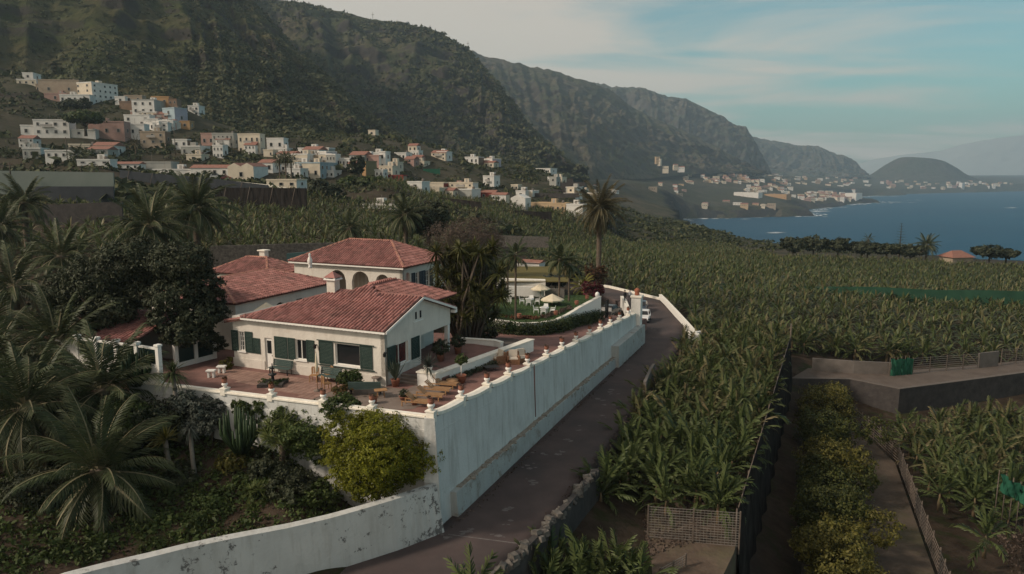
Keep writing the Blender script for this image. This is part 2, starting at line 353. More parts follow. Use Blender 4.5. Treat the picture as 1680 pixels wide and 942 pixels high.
for a in [(0,118,420),(-200,150,420),(-200,260,240),(850,340,310),(980,353,330),(900,372,235,-4),(860,392,190,-4),(1000,372,270,-4),(1060,378,340,-4),(1150,377,450),(1060,366,450),(1200,390,425),(1185,392,330,-4),(1290,415,245,-3),(1340,416,245,-3),(1400,418,245,-3),(1460,420,245,-3),(1520,422,243,-3),(1600,425,240,-3),(1680,431,235,-3),(1760,436,235,-3),(1400,428,215,-4),(1600,440,205,-4),
          (1090,340,900),(1000,325,800),(1000,305,1100),(930,300,900),(1060,300,1500),(1060,330,1200),(1150,339,1690),(1150,326,1850),(1120,308,1950),(1040,345,720),(1200,339,1710),(1320,341,1790),(1250,325,1980),(1250,312,2250),(1250,300,2450),(1200,287,2500),(1150,290,2330),(1200,303,2250),(1150,308,2100),(1080,294,2050),(1300,302,2900),(1330,325,2350),(1400,325,2560),(1260,288,3000),
          (1400,302,3700),(1350,292,4200),(1500,309,3950),(1440,292,4600),(1580,294,4800),(1680,297,4900),(1700,292,6000),(1900,290,7000),(1400,290,7500),(2300,305,5000),(700,275,700),(850,287,900),(950,293,1000),(500,270,600),(300,240,520),(900,300,1500),(1000,297,1900),(600,290,2500),(1000,292,4000),(0,200,700)]:
    g(*a)
GP = np.array(GP)
# the coast: everything inside this outline is sea
SEA = [(900,-300),(420,60),(300,200),(262,262),(205,300),(160,400),(146,470),(155,600),(205,870),(268,1150),(330,1400),(372,1640),(560,1690),(728,1752),(760,1830),(745,1960),(860,2090),(1010,2240),(1170,2480),(1330,2600),(1352,2680),(1250,2760),(1330,3050),(1560,3260),(1700,3420),(1890,3470),(2000,3690),(2390,3960),(3110,4380),(4200,4650),(7600,5200),(7600,-300)]
def to_dom(X, Y): 
    Y = np.maximum(Y, 6.0); return np.stack([np.asarray(X) / Y * 2.6, np.log(Y)], -1)
_P = to_dom(GP[:, 0], GP[:, 1]); _n = len(_P)
def _k(a, b):
    r2 = ((a[:, None, :] - b[None, :, :]) ** 2).sum(-1); return 0.5 * r2 * np.log(r2 + 1e-9)
_A = np.zeros((_n + 3, _n + 3)); _A[:_n, :_n] = _k(_P, _P) + np.eye(_n) * 0.0015
_A[:_n, _n] = 1; _A[:_n, _n + 1:] = _P; _A[_n, :_n] = 1; _A[_n + 1:, :_n] = _P.T
# heights are fitted as slopes seen from the middle of the place so that far ground stays smooth
_scale = lambda Y: np.maximum(np.asarray(Y, float), 6.0) ** 0.5
_W = np.linalg.solve(_A, np.concatenate([(GP[:, 2] - 88) / _scale(GP[:, 1]), [0, 0, 0]]))
def ground_z(X, Y):
    X = np.atleast_1d(np.asarray(X, float)); Y = np.atleast_1d(np.asarray(Y, float))
    sh = X.shape; X = X.ravel(); Y = Y.ravel(); z = np.empty(len(X))
    for i in range(0, len(X), 20000):
        d = to_dom(X[i:i + 20000], Y[i:i + 20000])
        z[i:i + 20000] = _k(d, _P) @ _W[:_n] + _W[_n] + d @ _W[_n + 1:]
    z = 88 + z * _scale(Y)
    z += (fbm(X / 38, Y / 38, 4) - 0.5) * np.clip((Y - 110) / 200, 0, 1) * 3.0
    land = np.maximum(z, 6.0)
    ins = inside(X, Y, SEA); d = poly_dist(X, Y, SEA)
    d = d + (fbm(X / 45, Y / 45, 4) - 0.5) * np.clip(Y / 12, 10, 60)
    sd = np.where(ins, -d, d)                        # signed distance from the shore
    cw = np.clip(Y / 60, 7, 40)
    k = np.clip(sd / cw + 0.25, 0, 1); k = k * k * (3 - 2 * k)
    z = -6 + (land + 6) * k
    return z.reshape(sh)
def gz(x, y): return float(ground_z(x, y)[0])
def ground_hit(px, py, y0=30, y1=9000):
    Y = np.geomspace(y0, y1, 700); x, y, z = ray(px, py)
    zr = CZ + z / y * Y; zg = ground_z(x / y * Y, Y)
    i = np.argmax(zg >= zr)
    if not (zg >= zr).any(): i = len(Y) - 1
    return Vector((x / y * Y[i], Y[i], zg[i]))

# ---- ground sheet (finer close by)
nu, nv = 320, 350
tt = np.linspace(-1.25, 1.25, nu); yy = np.geomspace(12, 9500, nv)
TT, YY = np.meshgrid(tt, yy); XX = TT * YY
ZZ = ground_z(XX, YY)
idx = np.arange(nu * nv).reshape(nv, nu)
FC = np.stack([idx[:-1, :-1], idx[:-1, 1:], idx[1:, 1:], idx[1:, :-1]], -1).reshape(-1, 4)
def ground_material():
    m, t, b = nodes_of('ground_soil_and_scrub'); N = t.nodes.new; L = t.links.new
    g_ = N('ShaderNodeNewGeometry'); b.inputs['Roughness'].default_value = 0.95; b.inputs['Specular IOR Level'].default_value = 0.1
    def noise(sc, d=6, rough=0.62, stretch=None):
        n = N('ShaderNodeTexNoise'); n.inputs['Scale'].default_value = sc; n.inputs['Detail'].default_value = d; n.inputs['Roughness'].default_value = rough
        if stretch:
            mp = N('ShaderNodeMapping'); mp.inputs['Scale'].default_value = stretch; L(g_.outputs['Position'], mp.inputs[0]); L(mp.outputs[0], n.inputs['Vector'])
        else: L(g_.outputs['Position'], n.inputs['Vector'])
        return n.outputs['Fac']
    def mix(f, a, bb, lo, hi):
        r = N('ShaderNodeMapRange'); L(f, r.inputs[0]); r.inputs[1].default_value = lo; r.inputs[2].default_value = hi
        x = N('ShaderNodeMix'); x.data_type = 'RGBA'; L(r.outputs[0], x.inputs['Factor'])
        for s, v in (('A', a), ('B', bb)):
            if isinstance(v, tuple): x.inputs[s].default_value = (*v, 1)
            else: L(v, x.inputs[s])
        return x.outputs['Result']
    c = mix(noise(0.6), (0.030, 0.021, 0.015), (0.060, 0.044, 0.032), 0.35, 0.65)
    c = mix(noise(0.35, 7, 0.7), c, (0.030, 0.032, 0.014), 0.52, 0.60)
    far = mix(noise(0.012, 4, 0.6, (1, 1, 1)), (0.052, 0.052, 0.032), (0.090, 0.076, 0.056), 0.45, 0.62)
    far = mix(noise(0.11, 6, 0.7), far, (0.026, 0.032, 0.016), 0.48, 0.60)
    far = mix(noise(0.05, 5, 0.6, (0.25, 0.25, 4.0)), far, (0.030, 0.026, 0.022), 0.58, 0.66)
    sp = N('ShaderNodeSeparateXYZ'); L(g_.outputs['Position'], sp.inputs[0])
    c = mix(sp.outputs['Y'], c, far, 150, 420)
    # bare rock where it is steep
    sn = N('ShaderNodeSeparateXYZ'); L(g_.outputs['Normal'], sn.inputs[0])
    c = mix(sn.outputs['Z'], (0.024, 0.021, 0.020), c, 0.72, 0.90)
    L(c, b.inputs['Base Color'])
    nb = N('ShaderNodeTexNoise'); nb.inputs['Scale'].default_value = 2.2; nb.inputs['Detail'].default_value = 7; L(g_.outputs['Position'], nb.inputs['Vector'])
    bp = N('ShaderNodeBump'); bp.inputs['Distance'].default_value = 0.12; L(nb.outputs['Fac'], bp.inputs['Height']); L(bp.outputs[0], b.inputs['Normal'])
    return m
GM = ground_material()
gnd = link('ground', np_mesh('ground', np.stack([XX, YY, ZZ], -1), FC, True), None, GM); tag(gnd, 'dark soil and scrub ground running down to the coast', kind='structure')

# ---- sea
def sea_material():
    m, t, b = nodes_of('sea_water'); N = t.nodes.new; L = t.links.new
    g_ = N('ShaderNodeNewGeometry')
    b.inputs['Base Color'].default_value = (0.010, 0.075, 0.125, 1); b.inputs['Roughness'].default_value = 0.45; b.inputs['IOR'].default_value = 1.33; b.inputs['Specular IOR Level'].default_value = 0.16
    mp = N('ShaderNodeMapping'); mp.inputs['Scale'].default_value = (0.5, 1.0, 1); mp.inputs['Rotation'].default_value = (0, 0, R(20)); L(g_.outputs['Position'], mp.inputs[0])
    n = N('ShaderNodeTexNoise'); n.inputs['Scale'].default_value = 0.055; n.inputs['Detail'].default_value = 9; n.inputs['Roughness'].default_value = 0.7; L(mp.outputs[0], n.inputs['Vector'])
    bp = N('ShaderNodeBump'); bp.inputs['Distance'].default_value = 3.2; L(n.outputs['Fac'], bp.inputs['Height']); L(bp.outputs[0], b.inputs['Normal'])
    n2 = N('ShaderNodeTexNoise'); n2.inputs['Scale'].default_value = 0.004; n2.inputs['Detail'].default_value = 5; L(mp.outputs[0], n2.inputs['Vector'])
    x = N('ShaderNodeMix'); x.data_type = 'RGBA'; L(n2.outputs['Fac'], x.inputs['Factor']); x.inputs['A'].default_value = (0.003, 0.046, 0.098, 1); x.inputs['B'].default_value = (0.006, 0.070, 0.130, 1)
    L(x.outputs['Result'], b.inputs['Base Color'])
    return m
sv = [(-300, -200, 0), (9000, -200, 0), (9000, 9500, 0), (-300, 9500, 0)]
sea = link('sea', np_mesh('sea', sv, [(0, 1, 2, 3)]), None, sea_material()); tag(sea, 'deep blue ocean filling the bay', kind='structure')
# surf along the rocks: loose foam patches just above the water
def surf():
    Q = []
    for i, (a, b) in enumerate(zip(SEA[8:24], SEA[9:25])):
        a = np.array(a, float); b = np.array(b, float); n = int(np.hypot(*(b - a)) / 9)
        nrm = np.array([(b - a)[1], -(b - a)[0]]); nrm /= np.hypot(*nrm)
        for k in range(n):
            if vnoise(np.array(i * 3.1 + k * 0.09), np.array(4.0)) < 0.38: continue
            p = a + (b - a) * (k + rng.random()) / n + nrm * (rng.normal(12, 16) + 6 * rng.random())
            l, wd = rng.uniform(6, 22), rng.uniform(1.5, 6.0)
            th = math.atan2((b - a)[1], (b - a)[0]) + rng.normal(0, 0.3)
            e = np.array([math.cos(th), math.sin(th)]); f = np.array([-e[1], e[0]])
            z = 0.25 + rng.random() * 0.5
            Q.append([(*(p - e * l), z), (*(p - f * wd), z), (*(p + e * l * rng.uniform(0.6, 1)), z), (*(p + f * wd), z)])
    for px, py, n in ((1385, 331, 16), (1450, 322, 20), (1500, 318, 26), (1555, 316, 18), (1350, 341, 12), (1476, 332, 8), (1512, 329, 5), (1345, 347, 10), (1262, 354, 12), (1663, 341, 4), (1266, 382, 2)):
        c = atz(px, py, 0.3)
        for k in range(n):
            p = np.array([c.x + rng.normal(0, c.y * 0.012), c.y + rng.normal(0, c.y * 0.008)]); l, wd = rng.uniform(8, 26), rng.uniform(2, 6)
            z = 0.3 + rng.random() * 0.5
            Q.append([(p[0] - l, p[1], z), (p[0], p[1] - wd, z), (p[0] + l, p[1], z), (p[0], p[1] + wd, z)])
    o = link('surf_foam', quads('surf_foam', Q), None, pmat('foam', (0.85, 0.87, 0.88), (0.7, 0.75, 0.78), 0.3, 0.7))
    tag(o, 'white surf breaking along the rocky shore', kind='stuff')
surf()

# ---- mountains: each spur is lofted from its foot to its crest, cut by gullies, and falls away behind
def mountain_material(name, green, brown, rock, sc):
    m, t, b = nodes_of(name); N = t.nodes.new; L = t.links.new
    g_ = N('ShaderNodeNewGeometry'); b.inputs['Roughness'].default_value = 0.97; b.inputs['Specular IOR Level'].default_value = 0.05
    def noise(s, d=7, rough=0.65, stretch=None):
        n = N('ShaderNodeTexNoise'); n.inputs['Scale'].default_value = s; n.inputs['Detail'].default_value = d; n.inputs['Roughness'].default_value = rough
        if stretch:
            mp = N('ShaderNodeMapping'); mp.inputs['Scale'].default_value = stretch; L(g_.outputs['Position'], mp.inputs[0]); L(mp.outputs[0], n.inputs['Vector'])
        else: L(g_.outputs['Position'], n.inputs['Vector'])
        return n.outputs['Fac']
    def mix(f, a, bb, lo, hi):
        r = N('ShaderNodeMapRange'); L(f, r.inputs[0]); r.inputs[1].default_value = lo; r.inputs[2].default_value = hi
        x = N('ShaderNodeMix'); x.data_type = 'RGBA'; L(r.outputs[0], x.inputs['Factor'])
        for s, v in (('A', a), ('B', bb)):
            if isinstance(v, tuple): x.inputs[s].default_value = (*v, 1)
            else: L(v, x.inputs[s])
        return x.outputs['Result']
    c = mix(noise(0.012 * sc), green, brown, 0.44, 0.60)
    c = mix(noise(0.09 * sc, 6, 0.7), c, tuple(x * 0.45 for x in green), 0.50, 0.60)
    c = mix(noise(0.03 * sc, 6, 0.7, (0.35, 0.35, 3.0)), c, rock, 0.56, 0.66)
    sn = N('ShaderNodeSeparateXYZ'); L(g_.outputs['Normal'], sn.inputs[0])
    c = mix(sn.outputs['Z'], rock, c, 0.34, 0.56)
    L(c, b.inputs['Base Color'])
    nb = N('ShaderNodeTexNoise'); nb.inputs['Scale'].default_value = 0.16 * sc; nb.inputs['Detail'].default_value = 8; nb.inputs['Roughness'].default_value = 0.7; L(g_.outputs['Position'], nb.inputs['Vector'])
    bp = N('ShaderNodeBump'); bp.inputs['Distance'].default_value = 2.6 / sc; L(nb.outputs['Fac'], bp.inputs['Height']); L(bp.outputs[0], b.inputs['Normal'])
    return m
SPUR = {}
def spur(key, crest, foot, label, nu, nv, m, amp, gf, prof=1.0, seed=0.0, cliff=0.0, back=(500, 900)):
    Cr = np.array([at(*p) for p in crest]); Ft = np.array([at(*p) for p in foot])
    def par(P, n):
        d = np.concatenate([[0], np.cumsum(np.linspace(1, 1, len(P) - 1))]); u = np.linspace(0, d[-1], n)
        return np.stack([np.interp(u, d, P[:, i]) for i in range(3)], -1)
    C = par(Cr, nu); Fo = par(Ft, nu)
    for _ in range(max(1, nu // 90)):
        C[1:-1] = (C[:-2] + 2 * C[1:-1] + C[2:]) / 4; Fo[1:-1] = (Fo[:-2] + 2 * Fo[1:-1] + Fo[2:]) / 4
    leng = np.concatenate([[0], np.cumsum(np.linalg.norm(np.diff(C[:, :2], axis=0), axis=1))])
    v = np.linspace(0, 1, nv)
    rows = []
    H = (C[:, 2] - Fo[:, 2])
    nrm = (Fo - C)[:, :2]; nl = np.linalg.norm(nrm, axis=1, keepdims=True); nrm = nrm / np.maximum(nl, 1e-6)
    for vv in v:
        hv = vv ** prof
        if cliff: hv = hv * (1 - cliff) + cliff * (1 / (1 + math.exp(-(vv - 0.62) * 16)))
        P = Fo + (C - Fo) * vv
        P[:, 2] = Fo[:, 2] + H * hv
        gl = leng / gf + seed
        ridg = fbm(gl + 0.5 * np.sin(vv * 4 + gl * 1.7) + vv * 0.6, np.full(nu, vv * 1.6 + seed), 3, True) - 0.60
        fine = fbm(P[:, 0] / 34 + seed, P[:, 1] / 34 + P[:, 2] / 26, 5) - 0.5
        rill = fbm(gl * 5.5 + 0.8 * np.sin(vv * 3 + gl * 3), np.full(nu, vv * 2.2 + seed * 2), 3, True) - 0.6
        ridg = ridg + 0.42 * rill
        env = math.sin(math.pi * min(1, vv * 0.92 + 0.04)) ** 0.7
        P[:, :2] += nrm * (ridg * amp * env + fine * amp * 0.5 * env)[:, None]
        P[:, 2] += (ridg * amp * 0.35 + fine * amp * 0.25) * env
        if vv > 0.985: P[:, 2] += (fbm(leng / 22 + seed, np.zeros(nu), 4) - 0.5) * amp * 0.10
        rows.append(P)
    top = rows[-1]
    for k in range(1, 9):
        P = top.copy(); q = k / 8; P[:, :2] -= nrm * back[1] * q; P[:, 2] -= back[0] * q ** 1.5; rows.append(P)
    V = np.stack(rows); nr = len(rows)
    idx = np.arange(nr * nu).reshape(nr, nu)
    Fc = np.stack([idx[:-1, :-1], idx[:-1, 1:], idx[1:, 1:], idx[1:, :-1]], -1).reshape(-1, 4)
    o = link('mountain', np_mesh('mountain', V, Fc, True), None, m); tag(o, label, kind='structure')
    SPUR[key] = V[:nv]
    return o
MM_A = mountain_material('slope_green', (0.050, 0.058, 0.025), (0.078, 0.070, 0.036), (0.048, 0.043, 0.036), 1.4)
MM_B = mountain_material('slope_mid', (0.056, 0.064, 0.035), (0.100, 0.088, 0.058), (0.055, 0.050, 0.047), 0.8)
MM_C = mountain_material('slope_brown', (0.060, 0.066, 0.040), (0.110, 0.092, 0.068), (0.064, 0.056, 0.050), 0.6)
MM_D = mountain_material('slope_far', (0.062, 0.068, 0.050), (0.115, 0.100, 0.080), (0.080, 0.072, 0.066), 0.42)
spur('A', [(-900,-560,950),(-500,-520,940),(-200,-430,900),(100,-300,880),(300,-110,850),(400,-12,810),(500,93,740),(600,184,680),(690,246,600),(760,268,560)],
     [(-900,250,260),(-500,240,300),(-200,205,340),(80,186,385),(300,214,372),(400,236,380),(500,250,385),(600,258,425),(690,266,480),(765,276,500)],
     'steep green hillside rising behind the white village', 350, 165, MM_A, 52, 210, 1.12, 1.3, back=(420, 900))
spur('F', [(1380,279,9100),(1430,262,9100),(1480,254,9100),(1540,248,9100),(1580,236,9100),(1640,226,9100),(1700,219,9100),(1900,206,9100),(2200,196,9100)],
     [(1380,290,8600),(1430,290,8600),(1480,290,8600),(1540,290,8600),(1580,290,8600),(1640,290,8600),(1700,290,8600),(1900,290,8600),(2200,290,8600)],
     'faint pale ridge on the horizon behind the cone', 120, 30, pmat('haze_pale_land', (0.30, 0.33, 0.32), (0.34, 0.36, 0.35), .002, .95), 40, 900, 1.0, 2.4, back=(300, 300))  # distance haze is put into this pale colour so the ridge nears the sky
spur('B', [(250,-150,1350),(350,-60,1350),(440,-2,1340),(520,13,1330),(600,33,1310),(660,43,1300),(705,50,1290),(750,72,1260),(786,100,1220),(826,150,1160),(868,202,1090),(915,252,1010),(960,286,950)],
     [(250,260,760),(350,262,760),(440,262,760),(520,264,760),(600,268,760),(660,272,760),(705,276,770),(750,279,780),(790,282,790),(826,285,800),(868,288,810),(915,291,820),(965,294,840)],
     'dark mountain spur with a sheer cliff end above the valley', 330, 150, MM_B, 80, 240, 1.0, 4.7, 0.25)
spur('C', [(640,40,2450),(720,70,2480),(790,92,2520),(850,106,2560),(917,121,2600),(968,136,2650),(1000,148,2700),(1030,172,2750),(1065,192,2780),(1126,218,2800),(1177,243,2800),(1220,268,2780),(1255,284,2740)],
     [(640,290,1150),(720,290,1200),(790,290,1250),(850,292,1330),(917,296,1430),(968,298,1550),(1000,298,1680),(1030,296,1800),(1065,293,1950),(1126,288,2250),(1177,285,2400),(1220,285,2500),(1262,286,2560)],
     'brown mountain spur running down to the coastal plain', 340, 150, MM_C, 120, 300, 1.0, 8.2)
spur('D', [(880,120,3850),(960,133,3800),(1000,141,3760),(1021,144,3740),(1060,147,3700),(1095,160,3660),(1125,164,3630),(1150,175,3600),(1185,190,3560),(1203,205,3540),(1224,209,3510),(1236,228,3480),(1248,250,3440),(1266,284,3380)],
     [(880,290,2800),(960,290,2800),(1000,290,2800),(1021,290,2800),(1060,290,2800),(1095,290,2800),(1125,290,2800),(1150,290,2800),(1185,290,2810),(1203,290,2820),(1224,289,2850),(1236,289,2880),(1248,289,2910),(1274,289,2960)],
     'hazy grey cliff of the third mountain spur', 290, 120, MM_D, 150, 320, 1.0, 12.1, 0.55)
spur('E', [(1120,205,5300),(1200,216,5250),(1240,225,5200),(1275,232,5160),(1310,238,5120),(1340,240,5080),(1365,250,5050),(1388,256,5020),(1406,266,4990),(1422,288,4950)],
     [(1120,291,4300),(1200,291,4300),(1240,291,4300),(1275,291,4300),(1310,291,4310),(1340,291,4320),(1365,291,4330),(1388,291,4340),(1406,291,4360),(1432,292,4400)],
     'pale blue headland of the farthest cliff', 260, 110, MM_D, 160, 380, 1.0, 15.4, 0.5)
# dark basalt cliff along the shore
def sea_cliff():
    pts = [np.array(p, float) for p in SEA[5:24]]; V = []; n = 0
    P = []
    for a, b in zip(pts, pts[1:]):
        k = max(2, int(np.hypot(*(b - a)) / 7)); P += [a + (b - a) * i / k for i in range(k)]
    P = np.array(P); nn = len(P); s = np.arange(nn)
    P = P + np.stack([fbm(s / 9.0, np.zeros(nn), 4) - .5, fbm(s / 9.0, np.full(nn, 7.0), 4) - .5], -1) * np.clip(P[:, 1:2] / 40, 12, 34)
    zt = np.maximum(ground_z(P[:, 0] - 22, P[:, 1] + 22), ground_z(P[:, 0] - 30, P[:, 1])); zt = np.clip(zt, 6, 60) * (0.62 + 0.36 * fbm(s / 5.0, np.full(nn, 3.0), 3))
    rows = []
    for j in range(7):
        q = j / 6; o = (fbm(s / 3.0 + j * 1.7, np.full(nn, j * .8), 4) - .5) * 9
        rows.append(np.stack([P[:, 0] - 14 * q + o, P[:, 1] + 12 * q + o * .6, -3 + (zt + 3) * q ** .8], -1))
    top = rows[-1].copy(); top[:, 0] -= 35; top[:, 1] += 30; top[:, 2] -= 3; rows.append(top)
    V = np.stack(rows, 0); nr = len(rows); idx = np.arange(nr * nn).reshape(nr, nn); Fc = np.stack([idx[:-1, :-1], idx[:-1, 1:], idx[1:, 1:], idx[1:, :-1]], -1).reshape(-1, 4)
    tag(link('sea_cliff', np_mesh('sea_cliff', V, Fc), None, pmat('black_basalt', (0.018, 0.016, 0.015), (0.045, 0.040, 0.035), .12, .95, .8, .4)), 'black basalt cliffs dropping into the sea', kind='structure')
sea_cliff()
# old volcanic cone on the plain
def cone():
    c = at(1508, 300, 4750); n, mrows = 96, 26; V = []
    prof = [(420, -30), (350, 2), (300, 22), (240, 62), (190, 102), (150, 132), (118, 150), (60, 146), (0.5, 140)]
    for k in range(mrows):
        t = k / (mrows - 1) * (len(prof) - 1); i = min(int(t), len(prof) - 2); q = t - i
        r = prof[i][0] * (1 - q) + prof[i + 1][0] * q; z = prof[i][1] * (1 - q) + prof[i + 1][1] * q
        for j in range(n):
            a = 2 * math.pi * j / n
            x = math.cos(a) * 1.12; rr = r * (1 + 0.05 * math.sin(3 * a + 1) + 0.05 * (float(vnoise(np.array(a * 6), np.array(t))) - 0.5))
            V.append((c.x + rr * x, c.y + rr * math.sin(a), c.z + z * (1 - 0.10 * math.cos(a - 0.3)) ))
    idx = np.arange(mrows * n).reshape(mrows, n); nx = np.roll(idx, -1, 1)
    Fc = np.stack([idx[:-1], nx[:-1], nx[1:], idx[1:]], -1).reshape(-1, 4)
    o = link('hill', np_mesh('hill', V, Fc, True), None, mountain_material('cone_slope', (0.052, 0.056, 0.036), (0.072, 0.064, 0.048), (0.06, 0.052, 0.045), 0.5))
    tag(o, 'flat topped volcanic cone on the coastal plain', kind='structure')
cone()

# ================================================================== WALLS, ROAD, PLOTS
def white_wall_mat(name, base, dirt, peel, sc=1.2, f=(0.60, 0.68)):
    """old lime-washed plaster with streaks running down and patches where it has come off"""
    m, t, b = nodes_of(name); N = t.nodes.new; L = t.links.new
    g_ = N('ShaderNodeNewGeometry'); b.inputs['Roughness'].default_value = 0.9; b.inputs['Specular IOR Level'].default_value = 0.15
    def noise(s, d=6, rough=0.65, stretch=None):
        n = N('ShaderNodeTexNoise'); n.inputs['Scale'].default_value = s; n.inputs['Detail'].default_value = d; n.inputs['Roughness'].default_value = rough
        if stretch:
            mp = N('ShaderNodeMapping'); mp.inputs['Scale'].default_value = stretch; L(g_.outputs['Position'], mp.inputs[0]); L(mp.outputs[0], n.inputs['Vector'])
        else: L(g_.outputs['Position'], n.inputs['Vector'])
        return n.outputs['Fac']
    def mix(f_, a, bb, lo, hi, mxv=1.0):
        r = N('ShaderNodeMapRange'); L(f_, r.inputs[0]); r.inputs[1].default_value = lo; r.inputs[2].default_value = hi; r.inputs[4].default_value = mxv
        x = N('ShaderNodeMix'); x.data_type = 'RGBA'; L(r.outputs[0], x.inputs['Factor'])
        for s, v in (('A', a), ('B', bb)):
            if isinstance(v, tuple): x.inputs[s].default_value = (*v, 1)
            else: L(v, x.inputs[s])
        return x.outputs['Result']
    c = mix(noise(0.5, 5), base, tuple(x * 0.86 for x in base), 0.4, 0.7)
    c = mix(noise(2.2, 6, 0.65, (1, 1, 0.10)), c, dirt, 0.50, 0.74, 0.75)
    ad = N('ShaderNodeMath'); ad.operation = 'MULTIPLY_ADD'; L(noise(0.23, 3), ad.inputs[0]); ad.inputs[1].default_value = 0.55; sb = N('ShaderNodeMath'); sb.operation = 'SUBTRACT'; L(noise(sc, 9, 0.78), sb.inputs[0]); sb.inputs[1].default_value = 0.275; L(sb.outputs[0], ad.inputs[2])
    c = mix(noise(0.33, 4, 0.6), c, tuple(x * .62 for x in dirt), 0.60, 0.78, 0.5)
    c = mix(ad.outputs[0], c, peel, *f)
    L(c, b.inputs['Base Color'])
    nb = N('ShaderNodeTexNoise'); nb.inputs['Scale'].default_value = 6; nb.inputs['Detail'].default_value = 5; L(g_.outputs['Position'], nb.inputs['Vector'])
    bp = N('ShaderNodeBump'); bp.inputs['Distance'].default_value = 0.025; L(nb.outputs['Fac'], bp.inputs['Height']); L(bp.outputs[0], b.inputs['Normal'])
    MATS[name] = m
    return m
M_WALL = white_wall_mat('old_white_wall', (0.62, 0.625, 0.61), (0.35, 0.34, 0.31), (0.32, 0.30, 0.27), 0.9, (0.66, 0.72))
M_PEEL = white_wall_mat('peeling_wall', (0.54, 0.54, 0.52), (0.36, 0.35, 0.32), (0.15, 0.145, 0.14), 1.3, (0.575, 0.61))
M_PLIN = white_wall_mat('plinth_wall', (0.42, 0.44, 0.43), (0.32, 0.31, 0.28), (0.28, 0.26, 0.23), 1.2, (0.54, 0.62))
M_CAP = pmat('white_cap', (0.86, 0.82, 0.74), (0.72, 0.67, 0.58), 3.0, 0.85)
M_PLASTER = white_wall_mat('house_plaster', (0.70, 0.655, 0.59), (0.54, 0.49, 0.43), (0.58, 0.52, 0.455), 0.5, (0.62, 0.70))
M_WHITE = pmat('white_paint', (0.82, 0.80, 0.76), (0.74, 0.72, 0.68), 5.0, 0.6)
M_RUBBLE = pmat('rubble', (0.20, 0.17, 0.14), (0.34, 0.30, 0.25), 3.0, 0.95, 0.12, 4.0)
M_ASPH = pmat('asphalt', (0.068, 0.050, 0.048), (0.092, 0.068, 0.064), 0.6, 0.93, 0.01, 30, c3=(0.052, 0.042, 0.042), scale3=0.12, f3=(0.45, 0.62))
M_PATCH = pmat('worn_patch', (0.17, 0.15, 0.145), (0.10, 0.085, 0.082), 5.0, 0.95)
M_SOIL = pmat('plot_soil', (0.075, 0.052, 0.038), (0.12, 0.088, 0.066), 0.9, 0.97, 0.08, 3.0, c3=(0.10, 0.085, 0.05), scale3=0.25)
M_DARKWALL = pmat('dark_basalt_wall', (0.040, 0.036, 0.036), (0.070, 0.062, 0.058), 1.1, 0.95, 0.06, 3.0)
M_STONE = pmat('basalt_stone', (0.055, 0.050, 0.046), (0.15, 0.135, 0.12), 3.0, 0.95, 0.03, 8, rnd=0.3)
M_NET = pmat('black_netting', (0.014, 0.012, 0.011), (0.046, 0.040, 0.037), 1.6, 1.0, 0.10, 2.2, stretch=(1, 1, 0.22), spec=0.0)
M_GNET = pmat('green_netting', (0.012, 0.075, 0.045), (0.020, 0.115, 0.066), 0.9, 0.8)
M_WOODG = pmat('grey_timber', (0.085, 0.066, 0.054), (0.15, 0.12, 0.098), 4.0, 0.9)
M_METAL = pmat('grey_wire', (0.14, 0.125, 0.11), (0.22, 0.20, 0.18), 4.0, 0.6)
M_CONC = pmat('concrete', (0.115, 0.10, 0.09), (0.17, 0.148, 0.132), 0.8, 0.92, 0.02, 5)

V2 = lambda p: Vector((p[0], p[1]))
W0 = Vector((-4.16, 36.78)); W1 = Vector((14.35, 82.0))
WD = (W1 - W0).normalized(); WN = Vector((WD.y, -WD.x)); WL = (W1 - W0).length      # along the road wall, outward normal
def terr_z(x, y):
    s = (Vector((x, y)) - W0).dot(WD)
    return 86.5 if s < 14 else (86.5 - (s - 14) * 0.1 if s < 48 else max(80.6, 83.1 - (s - 48) * 0.14))
def road_z(y): return float(np.interp(y, [20, 36, 60, 82, 100, 125], [81.5, 81.1, 80.8, 80.45, 80.05, 79.95]))
def wall_top(s): return 87.32 - 0.066 * s

